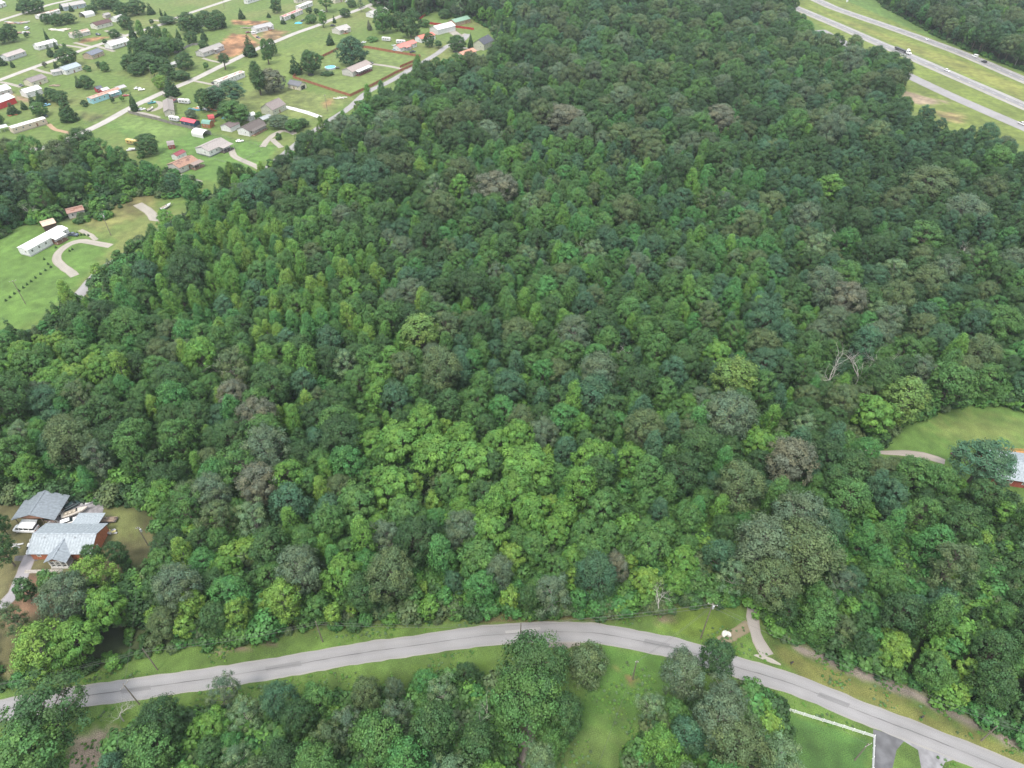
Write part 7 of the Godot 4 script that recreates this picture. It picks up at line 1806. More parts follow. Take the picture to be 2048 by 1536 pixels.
	car("saloon", "maroon car on the clay yard", Vector3(-237.7, 0, -672.1), 0.538, [0.16, 0.03, 0.05])
	car("van", "white van on the clay yard beside the maroon car", Vector3(-231.0, 0, -668.4), 0.755, [0.72, 0.72, 0.74])
	car("saloon", "dark car at the street end of the clay yard", Vector3(-224.0, 0, -655.3), -0.584, [0.03, 0.03, 0.06])
	car("saloon", "black car beside the cyan tarpaulin", Vector3(-197.8, 0, -714.1), 0.986, [0.02, 0.02, 0.03])
	car("suv", "dark car at the bright green maple by the street", Vector3(-165.8, 0, -695.0), 0.329, [0.04, 0.04, 0.06])
	car("saloon", "white car parked behind the red fence corner", Vector3(-128.2, 0, -639.5), 0.630, [0.6, 0.62, 0.64])
	car("saloon", "blue-grey car left of the salmon-red house", Vector3(-98.4, 0, -616.2), -0.253, [0.25, 0.38, 0.45])
	car("pickup", "dark truck at the end of the salmon-red house", Vector3(-83.0, 0, -611.1), 0.481, [0.04, 0.05, 0.08])
	car("saloon", "black car on the drive behind the pool house", Vector3(-113.1, 0, -580.1), 0.281, [0.02, 0.02, 0.02])
	car("saloon", "dark car near the orange-roofed building", Vector3(-46.9, 0, -611.1), -0.632, [0.05, 0.04, 0.05])
	car("suv", "white car in the grey metal carport drive", Vector3(-152.5, 0, -445.0), 0.404, [0.66, 0.67, 0.7])
	car("saloon", "white car on the gravel by the deck house", Vector3(-169.2, 0, -419.5), 0.168, [0.74, 0.74, 0.75])
	car("pickup", "red truck behind the plank fence", Vector3(-238.3, 0, -491.8), 0.682, [0.3, 0.03, 0.05])
	car("saloon", "black car next to the red truck behind the fence", Vector3(-234.8, 0, -490.8), 0.397, [0.02, 0.02, 0.02])
	car("pickup", "turquoise truck on the small green by the street", Vector3(-251.3, 0, -488.2), 0.537, [0.05, 0.3, 0.32])
	car("saloon", "white car at the corner of the street and lane", Vector3(-253.0, 0, -475.4), 0.451, [0.72, 0.72, 0.74])
	car("pickup", "grey truck under trees in the far left wood", Vector3(-271.2, 0, -414.3), -0.667, [0.1, 0.1, 0.12])
	car("pickup", "dark truck at the end of the white home in the left clearing", Vector3(-215.2, 0, -300.7), -0.135, [0.04, 0.06, 0.1])
	car("van", "old white van with blue trim by the junk heap", Vector3(-443.3, 0, -684.5), 1.578, [0.62, 0.66, 0.7])
	car("van", "white camper beside the dark hedge near the street", Vector3(-186.4, 0, -746.9), 0.776, [0.7, 0.68, 0.62])
	car("saloon", "white car near the two-storey cream house", Vector3(-170.6, 0, -791.1), 1.004, [0.7, 0.7, 0.7])
	boat("white boat with dark seats at the dry field edge", Vector3(-180.8, 0, -329.9), 1.127, 7.0, [0.7, 0.7, 0.7])
	boat("long pale boat on a trailer by the street lane", Vector3(-247.0, 0, -474.9), 1.272, 6.5, [0.6, 0.58, 0.52])
	tarpaulin("cyan tarpaulin spread on the grass by the red-roofed home", Vector3(-200.6, 0, -706.7), [0.05, 0.42, 0.62])
	tarpaulin("blue tarpaulin over junk beside the round tree", Vector3(-190.1, 0, -461.2), [0.12, 0.36, 0.46])
	house("brick_house", "orange brick house with pale blue metal roof in the yard", "house", Vector3(-127.2, 0, -118.6), -0.000, 17.1, 9.6, 3.4, [0.42, 0.145, 0.075], [0.31, 0.35, 0.39], {"rise": 2.0, "over": 0.55, "seams": 0.85, "porch": [[2.5, 7.5, 4.2, [0.31, 0.35, 0.39], [0.3, 0.29, 0.29], -1]]})
	porch_wing(Vector3(-126.9, 0, -114.1))
	open_barn("open barn with grey-blue metal roof above the yard", Vector3(-141.0, 0, -130.0), 0.050)
	car("van", "white high-roofed camper van on the grass by the barn", Vector3(-143.2, 0, -123.9), 3.096, [0.74, 0.74, 0.75]).scale = Vector3.ONE * 1.25
	car("suv", "white estate car parked in the concrete yard", Vector3(-131.9, 0, -126.6), 0.476, [0.74, 0.74, 0.75])
	car("suv", "dark green estate car with white roof load at the barn", Vector3(-133.9, 0, -132.8), 0.796, [0.02, 0.04, 0.04])
	boat("weathered white motor boat on its trailer in the yard", Vector3(-131.7, 0, -130.0), 0.481, 7.2, [0.58, 0.52, 0.46])
	car("pickup", "white pickup at the left end of the brick house", Vector3(-138.3, 0, -117.7), -1.293, [0.72, 0.72, 0.74])
	timber_trailer("flat trailer stacked with long timber on the grass", Vector3(-121.0, 0, -127.3), 0.05)
	heap("scrap_pile", "clutter of white bins and parts behind the green car", "scrap pile", Vector3(-131.0, 0, -134.8), 7, 3, 1.2, [[0.6, 0.6, 0.62], [0.08, 0.08, 0.09], [0.35, 0.35, 0.36]], 9)
	heap("scrap_pile", "junk leaning on the barn's open side", "scrap pile", Vector3(-136.6, 0, -131.9), 3, 8, 1.8, [[0.16, 0.1, 0.08], [0.55, 0.55, 0.55], [0.3, 0.2, 0.15]], 10)
	heap("scrap_pile", "bits and drums at the right end of the brick house", "scrap pile", Vector3(-118.0, 0, -123.0), 4, 2.5, 1.0, [[0.3, 0.3, 0.3], [0.5, 0.45, 0.2], [0.45, 0.45, 0.48]], 8)
	heap("scrap_pile", "small scrap beside the yard's lower left bush", "scrap pile", Vector3(-143.4, 0, -118.2), 3.5, 2, 0.6, [[0.3, 0.3, 0.3], [0.5, 0.5, 0.5]], 5)
	heap("scrap_pile", "litter of tools before the open barn", "scrap pile", Vector3(-138.2, 0, -127.3), 4.5, 1.6, 0.6, [[0.6, 0.6, 0.6], [0.3, 0.22, 0.2]], 6)
	boulders("pale limestone boulders by the big pole", Vector3(55.3, 0, -91.1), 8, 1.2)
	heap("scrap_pile", "pieces of fallen brush under the left trees of the verge", "scrap pile", Vector3(81.3, 0, -88.1), 5, 2, 0.5, [[0.3, 0.25, 0.22]], 5)
	house("brick_house", "red brick house with blue-grey metal roof at the oval lawn", "house", Vector3(160.8, 0, -146.1), -0.201, 19.4, 12.0, 3.4, [0.3, 0.07, 0.05], [0.31, 0.35, 0.39], {"rise": 2.2, "over": 0.6, "seams": 0.85})
	deck("orange timber deck railing behind the blue-grey roof", Vector3(163.5, 0, -153.8))
	car("pickup", "dark pickup under the blue-grey pine by the lawn", Vector3(146.8, 0, -154.6), 0.383, [0.05, 0.05, 0.06])
	lorry("white lorry with dark flat trailer on the near carriageway", Vector3(326.5, 0, -611.8), -1.306, [0.06, 0.06, 0.07, 0.9])
	lorry("white box lorry at the top emerging from the trees", Vector3(285.6, 0, -778.2), -1.446, [0.72, 0.72, 0.72, 2.8])
	car("suv", "white car following the lorry on the near carriageway", Vector3(338.3, 0, -560.5), -1.385, [0.74, 0.74, 0.75])
	car("saloon", "white car alone on the far carriageway", Vector3(363.6, 0, -648.5), 1.810, [0.72, 0.72, 0.74])
	car("van", "white van on the far carriageway beside the black car", Vector3(379.3, 0, -598.4), 1.793, [0.74, 0.74, 0.74])
	car("suv", "black car just behind the white van on the motorway", Vector3(378.9, 0, -583.4), 1.798, [0.015, 0.015, 0.02])
	car("pickup", "white pickup at the end of the slip road", Vector3(333.3, 0, -448.6), -1.309, [0.72, 0.72, 0.72])
	board_sign("small white sign on the far motorway bank", Vector3(343.0, 0, -784.5), 0.600)
	pole("weathered roadside pole left of the two flanking the road", Vector3(-88.1, 0, -81.5), 10.5, 0.30, 0.0, false, 0.00)
	pole("brown roadside pole standing in the brush before the wood", Vector3(-48.6, 0, -88.9), 10.0, 0.20, 0.0, false, 0.00)
	pole("slim pole with white insulator at the road's south edge", Vector3(2.2, 0, -89.1), 9.0, 0.10, 0.0, false, 0.00)
	pole("tall pole with grey transformer and many wires", Vector3(48.7, 0, -90.0), 16.5, -0.30, 2.4, true, 0.00)
	pole("pole with white crossarm on the verge by the bare branches", Vector3(-89.1, 0, -73.0), 10.5, 1.20, 2.4, false, 0.00)
	pole("lone pole on the mown strip between the foreground trees", Vector3(29.6, 0, -79.1), 9.5, 0.00, 0.8, false, 0.00)
	pole("lamp pole on the bright lawn inside the white fence", Vector3(77.3, 0, -60.6), 9.0, 0.40, 1.8, false, 0.00)
	pole("bare pole on the dry verge near the right edge", Vector3(107.9, 0, -64.7), 8.0, -0.40, 0.0, false, 0.00)
	pole("pole with crossarm on the lawn of the left clearing", Vector3(-207.0, 0, -241.7), 12.0, 0.50, 2.6, false, 0.00)
	pole("pole with crossarm beside the dry field", Vector3(-196.9, 0, -301.0), 12.0, 0.30, 2.0, true, 0.00)
	pole("pole with white meter box below the brick house yard", Vector3(-105.2, 0, -118.4), 9.0, 0.30, 1.0, true, 0.00)
	pole("pole on the rough ground beside the white drive", Vector3(-125.8, 0, -473.5), 11.0, 0.60, 1.6, false, 0.00)
	pole("pole beside the settlement street under two round trees", Vector3(-270.0, 0, -537.1), 10.0, 0.60, 1.4, false, 0.00)
	pole("pole by the pale willow at the top of the settlement", Vector3(-179.7, 0, -733.1), 11.0, 0.60, 1.6, false, 0.00)
	pole("pole at the wood edge near the red fence", Vector3(-20.0, 0, -717.8), 11.0, 0.60, 1.8, false, 0.00)
	pole("pole on the middle street above the cedar", Vector3(-288.0, 0, -763.2), 11.0, 0.60, 1.6, false, 0.00)
	wire("roadside wire from the left picture edge to the weathered pole", Vector3(-122.6, 9.0, -72.9), Vector3(-88.1, 10.1, -81.5), 0.8, 0.020)
	wire("lower roadside cable from the left picture edge to the weathered pole", Vector3(-123.3, 8.0, -73.3), Vector3(-88.1, 9.2, -81.5), 1.0, 0.030)
	wire("roadside wire between the weathered pole and the brown pole", Vector3(-88.1, 10.1, -81.5), Vector3(-48.6, 9.6, -88.9), 1.0, 0.020)
	wire("lower cable between the weathered pole and the brown pole", Vector3(-88.1, 9.1, -81.5), Vector3(-48.6, 8.6, -88.9), 1.2, 0.030)
	wire("roadside wire from the brown pole to the slim pole", Vector3(-48.6, 9.6, -88.9), Vector3(2.2, 8.6, -89.1), 1.0, 0.020)
	wire("lower cable from the brown pole to the slim pole", Vector3(-48.6, 8.6, -88.9), Vector3(2.2, 7.8, -89.1), 1.2, 0.030)
	wire("roadside wire from the slim pole to the transformer pole", Vector3(2.2, 8.6, -89.1), Vector3(48.7, 16.1, -90.0), 1.0, 0.020)
	wire("lower cable from the slim pole to the transformer pole", Vector3(2.2, 7.8, -89.1), Vector3(48.7, 14.7, -90.0), 1.2, 0.030)
	wire("topmost wire from the slim pole to the transformer pole", Vector3(2.2, 8.8, -89.1), Vector3(48.7, 16.2, -90.0), 0.9, 0.020)
	wire("wire crossing the road from transformer pole to lone pole", Vector3(48.7, 15.5, -90.0), Vector3(29.6, 9.1, -79.1), 0.8, 0.020)
	wire("second wire crossing the road from transformer pole to lone pole", Vector3(48.7, 14.5, -90.0), Vector3(29.6, 8.7, -79.1), 1.1, 0.020)
	wire("wire running down the mown strip from the lone pole", Vector3(29.6, 9.1, -79.1), Vector3(16.9, 8.0, -53.7), 1.0, 0.020)
	wire("upper wire along the wood edge right of the transformer pole", Vector3(48.7, 16.1, -90.0), Vector3(116.3, 8.0, -62.8), 2.0, 0.020)
	wire("lower wire along the wood edge right of the transformer pole", Vector3(48.7, 14.7, -90.0), Vector3(116.6, 7.0, -62.6), 2.4, 0.030)
	wire("wire crossing above the road from the cleared line to the crossarm pole", Vector3(-97.8, 9.0, -99.8), Vector3(-89.1, 10.1, -73.0), 1.0, 0.020)
	wire("wire from the crossarm pole towards the bottom edge", Vector3(-89.1, 10.1, -73.0), Vector3(-82.8, 9.0, -49.7), 1.0, 0.020)
	wire("thin wire from the lamp pole to the white fence corner", Vector3(77.3, 8.6, -60.6), Vector3(71.6, 7.0, -66.4), 0.5, 0.020)
	mailbox("dark mailbox on a leaning post by the road's right verge", Vector3(96.2, 0, -69.6))
	mailbox("two dark bins on the verge beside the gravel drive mouth", Vector3(69.7, 0, -82.8))
	tree("cedar_tree", Vector3(-217.8, 0, -278.1), 1.4, 1.2, 0, "first little conifer of the row slanting across the left lawn", "tree")
	tree("cedar_tree", Vector3(-213.8, 0, -273.8), 1.4, 1.2, 0, "second little conifer of the row slanting across the left lawn", "tree")
	tree("cedar_tree", Vector3(-211.2, 0, -271.2), 1.4, 1.2, 0, "third little conifer of the row slanting across the left lawn", "tree")
	tree("cedar_tree", Vector3(-212.2, 0, -268.4), 1.4, 1.2, 0, "fourth little conifer of the row slanting across the left lawn", "tree")
	tree("cedar_tree", Vector3(-212.9, 0, -265.3), 1.4, 1.2, 0, "fifth little conifer of the row slanting across the left lawn", "tree")
	tree("cedar_tree", Vector3(-213.4, 0, -262.1), 1.4, 1.2, 0, "sixth little conifer of the row slanting across the left lawn", "tree")
	tree("cedar_tree", Vector3(-213.8, 0, -259.1), 1.4, 1.2, 0, "seventh little conifer of the row slanting across the left lawn", "tree")
	tree("cedar_tree", Vector3(-214.3, 0, -256.6), 1.4, 1.2, 0, "eighth little conifer of the row slanting across the left lawn", "tree")
	tree("cedar_tree", Vector3(-214.5, 0, -254.0), 1.4, 1.2, 0, "ninth little conifer of the row slanting across the left lawn", "tree")
	tree("cedar_tree", Vector3(-215.0, 0, -251.5), 1.4, 1.2, 0, "tenth little conifer of the row slanting across the left lawn", "tree")
	tree("cedar_tree", Vector3(-215.8, 0, -249.3), 1.4, 1.2, 0, "eleventh little conifer of the row slanting across the left lawn", "tree")
	tree("cedar_tree", Vector3(-216.2, 0, -246.5), 1.4, 1.2, 0, "twelfth little conifer of the row slanting across the left lawn", "tree")
	tree("cedar_tree", Vector3(-216.6, 0, -244.0), 1.4, 1.2, 0, "thirteenth little conifer of the row slanting across the left lawn", "tree")
	tree("cedar_tree", Vector3(-217.8, 0, -288.8), 1.4, 1.2, 0, "first little conifer round the white home's loop drive", "tree")
	tree("cedar_tree", Vector3(-209.7, 0, -285.7), 1.4, 1.2, 0, "second little conifer round the white home's loop drive", "tree")
	tree("cedar_tree", Vector3(-209.1, 0, -287.2), 1.4, 1.2, 0, "third little conifer round the white home's loop drive", "tree")
	tree("cedar_tree", Vector3(-214.2, 0, -302.8), 1.4, 1.2, 0, "fourth little conifer round the white home's loop drive", "tree")
	tree("cedar_tree", Vector3(-211.5, 0, -301.1), 1.4, 1.2, 0, "fifth little conifer round the white home's loop drive", "tree")
	tree("cedar_tree", Vector3(-209.9, 0, -301.1), 1.4, 1.2, 0, "sixth little conifer round the white home's loop drive", "tree")
	tree("cedar_tree", Vector3(-207.8, 0, -300.6), 1.4, 1.2, 0, "seventh little conifer round the white home's loop drive", "tree")
	tree("shade_tree", Vector3(-473.1, 0, -742.9), 11.3, 15.8, 0, "round tree left of the long white mobile home", "tree")
	tree("shade_tree", Vector3(-464.4, 0, -746.9), 11.3, 14.6, 0, "round tree right behind the long white mobile home", "tree")
	tree("cedar_tree", Vector3(-488.4, 0, -755.0), 7.3, 7.3, 1, "small dark cedar at the top left street corner", "tree")
	tree("shade_tree", Vector3(-435.0, 0, -704.9), 8.1, 11.6, 0, "dark tree in front of the long white mobile home", "tree")
	tree("shade_tree", Vector3(-421.5, 0, -697.7), 9.4, 12.7, 0, "first dark tree above the rubble patch", "tree")
	tree("shade_tree", Vector3(-414.3, 0, -704.9), 8.6, 13.9, 0, "second dark tree above the rubble patch", "tree")
	tree("shade_tree", Vector3(-438.6, 0, -636.4), 12.5, 12.8, 0, "big dark tree at the left edge beside the junk heap", "tree")
	tree("shade_tree", Vector3(-433.0, 0, -644.1), 13.5, 14.0, 0, "big dark tree between the junk heaps", "tree")
	tree("cedar_tree", Vector3(-403.4, 0, -644.1), 11.0, 4.1, 1, "tall thin cedar behind the three-cedar white home", "tree")
	tree("cedar_tree", Vector3(-384.9, 0, -621.3), 7.6, 4.0, 1, "dark cedar at the right end of the white home", "tree")
	tree("cedar_tree", Vector3(-378.2, 0, -599.8), 9.6, 7.3, 1, "broad cedar below the white home on the upper street", "tree")
	tree("shade_tree", Vector3(-350.9, 0, -574.2), 12.8, 17.7, 0, "large round dark tree behind the blue-grey roofed house", "tree")
	tree("cedar_tree", Vector3(-356.9, 0, -566.4), 6.7, 4.1, 1, "narrow cedar left of the large round dark tree", "tree")
	tree("young_tree", Vector3(-367.9, 0, -570.3), 4.2, 3.7, 7, "small brownish tree beside the upper street", "tree")
	tree("ragged_tree", Vector3(-377.5, 0, -647.3), 8.3, 9.2, 9, "pale thin tree in front of the rust-stained house", "tree")
	tree("cedar_tree", Vector3(-403.9, 0, -575.5), 7.6, 6.7, 1, "dark bushy cedar left of the light grey home", "tree")
	tree("cedar_tree", Vector3(-393.5, 0, -570.3), 5.9, 4.1, 1, "leaning cedar beside the light grey home", "tree")
	tree("young_tree", Vector3(-378.5, 0, -622.8), 4.0, 3.6, 2, "small tree on the grass before the white home", "tree")
	tree("young_tree", Vector3(-349.2, 0, -634.8), 4.1, 4.5, 1, "low dark bushy tree at the upper street edge", "tree")
	tree("cedar_tree", Vector3(-446.7, 0, -755.0), 6.7, 5.2, 1, "cedar at the left corner of the grey-blue house", "tree")
	tree("cedar_tree", Vector3(-434.8, 0, -750.9), 7.2, 5.2, 1, "cedar in front of the grey-blue house", "tree")
	tree("shade_tree", Vector3(-410.3, 0, -763.2), 9.6, 18.6, 0, "broad tree above the white arched canopy", "tree")
	tree("shade_tree", Vector3(-399.7, 0, -763.2), 10.6, 18.6, 0, "second broad tree right above the white arched canopy", "tree")
	tree("shade_tree", Vector3(-374.8, 0, -727.3), 13.0, 15.5, 0, "leafy tree over the half-hidden small white house", "tree")
	tree("shade_tree", Vector3(-364.7, 0, -739.0), 12.2, 20.5, 0, "wide dark tree beside the open white canopy", "tree")
	tree("cedar_tree", Vector3(-351.5, 0, -739.0), 11.2, 8.2, 1, "upright dark cedar right of the wide tree", "tree")
	tree("cedar_tree", Vector3(-339.5, 0, -733.1), 7.6, 3.1, 1, "thin cedar by the upper street", "tree")
	tree("cedar_tree", Vector3(-331.0, 0, -723.5), 7.0, 5.5, 1, "stout cedar by the upper street", "tree")
	tree("shade_tree", Vector3(-322.0, 0, -704.9), 5.9, 17.4, 0, "low spreading tree on the edge of the upper street", "tree")
	tree("young_tree", Vector3(-336.0, 0, -701.3), 4.4, 4.4, 1, "round shrub-like tree beside the canopy drive", "tree")
	tree("young_tree", Vector3(-315.4, 0, -725.4), 4.0, 2.5, 1, "tiny dark tree at the upper street's bend", "tree")
	tree("shade_tree", Vector3(-289.6, 0, -671.7), 15.7, 20.1, 0, "largest round tree over the old trailers", "tree")
	tree("shade_tree", Vector3(-285.6, 0, -701.3), 10.8, 17.3, 0, "middle round tree behind the old trailers", "tree")
	tree("shade_tree", Vector3(-268.4, 0, -687.1), 14.2, 15.9, 0, "right round tree beside the old trailers", "tree")
	tree("cedar_tree", Vector3(-258.1, 0, -721.6), 10.0, 7.0, 1, "lone cedar on the rough field above the clay", "tree")
	tree("cedar_tree", Vector3(-332.3, 0, -652.0), 13.9, 7.4, 1, "dark tree beginning the hedge row off the upper street", "tree")
	tree("poplar_tree", Vector3(-323.5, 0, -648.9), 15.7, 8.3, 3, "bright poplar in the hedge row off the upper street", "tree")
	tree("shade_tree", Vector3(-314.7, 0, -648.9), 10.2, 7.6, 0, "dark tree in the middle of the hedge row", "tree")
	tree("shade_tree", Vector3(-309.4, 0, -652.0), 11.1, 8.7, 2, "fourth tree along the hedge row", "tree")
	tree("poplar_tree", Vector3(-298.8, 0, -642.6), 11.0, 7.3, 2, "fifth tree along the hedge row", "tree")
	tree("poplar_tree", Vector3(-289.8, 0, -630.3), 9.9, 6.3, 4, "yellow-green poplar at the end of the hedge row", "tree")
	tree("cedar_tree", Vector3(-291.5, 0, -648.9), 10.1, 5.5, 0, "last upright tree of the hedge row", "tree")
	tree("shade_tree", Vector3(-302.2, 0, -592.8), 15.1, 15.1, 0, "top left oak of the dark grove by the middle street", "tree")
	tree("shade_tree", Vector3(-300.1, 0, -606.8), 12.9, 20.5, 0, "uppermost oak of the dark grove by the middle street", "tree")
	tree("shade_tree", Vector3(-285.1, 0, -587.4), 15.0, 20.0, 0, "centre oak of the dark grove by the middle street", "tree")
	tree("shade_tree", Vector3(-297.8, 0, -563.9), 10.7, 14.5, 0, "left oak of the dark grove by the middle street", "tree")
	tree("shade_tree", Vector3(-287.2, 0, -551.5), 8.3, 14.3, 0, "lower left oak of the dark grove by the middle street", "tree")
	tree("shade_tree", Vector3(-282.2, 0, -563.9), 10.7, 17.4, 0, "low front oak of the dark grove by the middle street", "tree")
	tree("shade_tree", Vector3(-283.7, 0, -604.0), 12.9, 15.3, 2, "bright maple on top of the dark grove", "tree")
	tree("shade_tree", Vector3(-278.1, 0, -611.1), 10.5, 12.4, 0, "right hand maple of the dark grove", "tree")
	tree("cedar_tree", Vector3(-268.1, 0, -645.7), 11.0, 7.3, 1, "dark cedar by the old trailers' lower edge", "tree")
	tree("shade_tree", Vector3(-275.4, 0, -637.9), 9.2, 12.8, 0, "leafy tree below the largest round tree", "tree")
	tree("shade_tree", Vector3(-258.8, 0, -618.4), 7.4, 9.4, 0, "tree at the back of the grey double-wide", "tree")
	tree("young_tree", Vector3(-273.5, 0, -549.0), 8.1, 6.4, 2, "small tree by the pole under the grove", "tree")
	tree("shade_tree", Vector3(-259.4, 0, -543.0), 9.7, 14.1, 0, "spreading tree under the two white poles", "tree")
	tree("shade_tree", Vector3(-255.3, 0, -566.4), 11.5, 15.5, 0, "round tree right of the low grey shed", "tree")
	tree("shade_tree", Vector3(-250.5, 0, -539.5), 6.3, 15.9, 0, "low tree at the street side of the grove", "tree")
	tree("young_tree", Vector3(-239.2, 0, -565.2), 5.0, 4.5, 2, "small round tree on the lawn by the street", "tree")
	tree("pine_tree", Vector3(-224.3, 0, -565.2), 11.6, 9.9, 1, "bushy pine overhanging the middle street", "tree")
	tree("cedar_tree", Vector3(-214.3, 0, -599.8), 17.4, 11.6, 1, "big pointed cedar beside the clay yard", "tree")
	tree("shade_tree", Vector3(-255.4, 0, -518.9), 9.4, 12.7, 4, "yellow-green maple at the street by the cedar", "tree")
	tree("cedar_tree", Vector3(-242.4, 0, -503.7), 14.6, 12.8, 1, "large dark cedar at the bend of the middle street", "tree")
	tree("shade_tree", Vector3(-207.2, 0, -473.5), 14.2, 12.7, 0, "dark oak left in the clump above the cluttered yard", "tree")
	tree("pine_tree", Vector3(-200.6, 0, -478.3), 14.8, 13.7, 8, "dark pine in the clump above the cluttered yard", "tree")
	tree("pine_tree", Vector3(-188.8, 0, -473.5), 19.1, 18.6, 8, "largest bluish pine in the clump above the cluttered yard", "tree")
	tree("shade_tree", Vector3(-180.4, 0, -450.3), 13.8, 18.7, 2, "round green oak in front of the bluish pine", "tree")
	tree("poplar_tree", Vector3(-180.1, 0, -505.9), 22.3, 13.6, 0, "tall dark tree left of the cream garage", "tree")
	tree("shade_tree", Vector3(-172.1, 0, -512.3), 15.0, 18.9, 7, "dark brownish tree beside the cream garage", "tree")
	tree("cedar_tree", Vector3(-166.4, 0, -553.9), 14.8, 10.5, 1, "dark tree at the left corner of the red fence", "tree")
	tree("shade_tree", Vector3(-154.0, 0, -555.1), 15.9, 17.2, 0, "round dark tree inside the red fence by the pool", "tree")
	tree("shade_tree", Vector3(-126.5, 0, -576.8), 19.4, 25.6, 8, "big dark tree behind the pool house", "tree")
	tree("cedar_tree", Vector3(-137.3, 0, -614.0), 11.5, 7.9, 1, "tree just behind the big dark tree", "tree")
	tree("cedar_tree", Vector3(-131.5, 0, -624.3), 8.1, 5.8, 1, "small cedar outside the red fence corner", "tree")
	tree("cedar_tree", Vector3(-155.8, 0, -633.3), 10.0, 8.6, 1, "broad cedar on the lawn above the red fence", "tree")
	tree("poplar_tree", Vector3(-194.1, 0, -579.4), 18.6, 10.9, 2, "leafy tree on the open lawn by the clay yard", "tree")
	tree("shade_tree", Vector3(-196.6, 0, -601.2), 12.8, 9.2, 0, "second leafy tree on the open lawn", "tree")
	tree("poplar_tree", Vector3(-173.7, 0, -690.6), 14.0, 8.7, 3, "bright green tree beside the middle street", "tree")
	tree("cedar_tree", Vector3(-166.7, 0, -706.7), 7.4, 3.9, 1, "small cedar at the far side of the middle street", "tree")
	tree("shade_tree", Vector3(-230.2, 0, -744.9), 12.7, 12.2, 0, "tree on the grass left of the red-roofed home", "tree")
	tree("cedar_tree", Vector3(-233.8, 0, -727.3), 5.0, 4.5, 1, "small dark cedar on the far lawn", "tree")
	tree("cedar_tree", Vector3(-213.7, 0, -703.1), 6.9, 5.4, 1, "dark cedar at the corner of the red-roofed home", "tree")
	tree("young_tree", Vector3(-207.9, 0, -717.8), 5.0, 4.5, 0, "shrubby tree before the red-roofed home", "tree")
	tree("ragged_tree", Vector3(-182.4, 0, -748.9), 17.5, 17.6, 2, "pale willow-like tree near the top of the settlement", "tree")
	tree("shade_tree", Vector3(-188.4, 0, -706.7), 6.8, 12.8, 2, "low spreading tree below the dark hedge", "tree")
	tree("young_tree", Vector3(-197.0, 0, -739.0), 6.1, 7.2, 1, "first dark bush-like tree behind the red-roofed home", "tree")
	tree("young_tree", Vector3(-189.3, 0, -735.0), 6.1, 6.1, 1, "second dark bush-like tree behind the red-roofed home", "tree")
	tree("ragged_tree", Vector3(-148.4, 0, -748.9), 10.3, 7.2, 6, "thin tree at the street fork near the top", "tree")
	tree("cedar_tree", Vector3(-129.5, 0, -681.9), 9.6, 5.7, 7, "cedar above the white caravans", "tree")
	tree("shade_tree", Vector3(-115.7, 0, -671.7), 20.0, 19.0, 2, "tall leafy tree above the two caravans", "tree")
	tree("shade_tree", Vector3(-104.0, 0, -678.5), 14.9, 11.3, 0, "dark tree beside the tall leafy tree", "tree")
	tree("shade_tree", Vector3(-89.3, 0, -656.9), 21.4, 20.8, 0, "large round tree left of the salmon-red roofs", "tree")
	tree("shade_tree", Vector3(-70.3, 0, -627.3), 10.7, 10.6, 0, "round tree in front of the salmon-red roof", "tree")
	tree("young_tree", Vector3(-62.4, 0, -624.3), 5.8, 7.1, 0, "bushy tree right of the salmon-red roof", "tree")
	tree("shade_tree", Vector3(-46.1, 0, -615.4), 11.8, 15.6, 0, "big round tree by the street end", "tree")
	tree("cedar_tree", Vector3(-35.1, 0, -622.8), 13.0, 5.3, 1, "slim dark tree before the slate-roofed house", "tree")
	tree("cedar_tree", Vector3(-336.0, 0, -467.8), 8.0, 8.5, 1, "dark cedar in front of the red gable", "tree")
	tree("cedar_tree", Vector3(-333.5, 0, -476.4), 6.3, 5.0, 1, "second dark cedar right of the red gable", "tree")
	tree("cedar_tree", Vector3(-331.0, 0, -483.2), 7.8, 6.5, 1, "third dark cedar along the dirt yard", "tree")
	tree("cedar_tree", Vector3(-328.2, 0, -489.2), 9.0, 8.8, 1, "fourth dark cedar before the white metal building", "tree")
	tree("shade_tree", Vector3(-322.3, 0, -493.3), 7.7, 10.5, 0, "dark bushy tree right of the cedar row", "tree")
	tree("shade_tree", Vector3(-313.9, 0, -489.2), 7.6, 11.3, 0, "second dark bushy tree right of the cedar row", "tree")
	tree("cedar_tree", Vector3(-291.4, 0, -453.9), 17.9, 12.8, 0, "large broad cedar on the lawn left of the street", "tree")
	tree("shade_tree", Vector3(-316.1, 0, -464.0), 8.7, 11.6, 2, "pale maple over the dark car", "tree")
	tree("cedar_tree", Vector3(-317.8, 0, -522.2), 8.7, 5.4, 1, "dark cedar at the wire fence corner", "tree")
	tree("shade_tree", Vector3(-310.1, 0, -520.0), 8.7, 10.9, 0, "leafy tree at the wire fence", "tree")
	tree("bush", Vector3(-295.7, 0, -483.2), 3.4, 5.8, 1, "dark bushes at the near end of the cyan home", "bush")
	tree("cedar_tree", Vector3(-256.6, 0, -473.5), 13.3, 6.4, 1, "upright dark cedar at the street by the grey cottage", "tree")
	tree("young_tree", Vector3(-278.1, 0, -488.2), 4.5, 3.3, 1, "small dark tree before the cyan home's porch", "tree")
	tree("young_tree", Vector3(-273.6, 0, -492.3), 3.8, 3.7, 3, "bright little tree at the right of the cyan porch", "tree")
	tree("shade_tree", Vector3(-333.4, 0, -447.7), 7.8, 5.7, 0, "dark tree at the left edge below the red barn", "tree")
	tree("shade_tree", Vector3(-217.6, 0, -400.5), 11.6, 14.2, 0, "bushy dark tree beside the yellow bus", "tree")
	tree("bush", Vector3(-220.0, 0, -394.6), 3.9, 5.0, 2, "green bush in front of the yellow bus tree", "bush")
	tree("shade_tree", Vector3(-212.8, 0, -458.5), 6.0, 8.2, 6, "flowering pale tree in the cluttered yard", "tree")
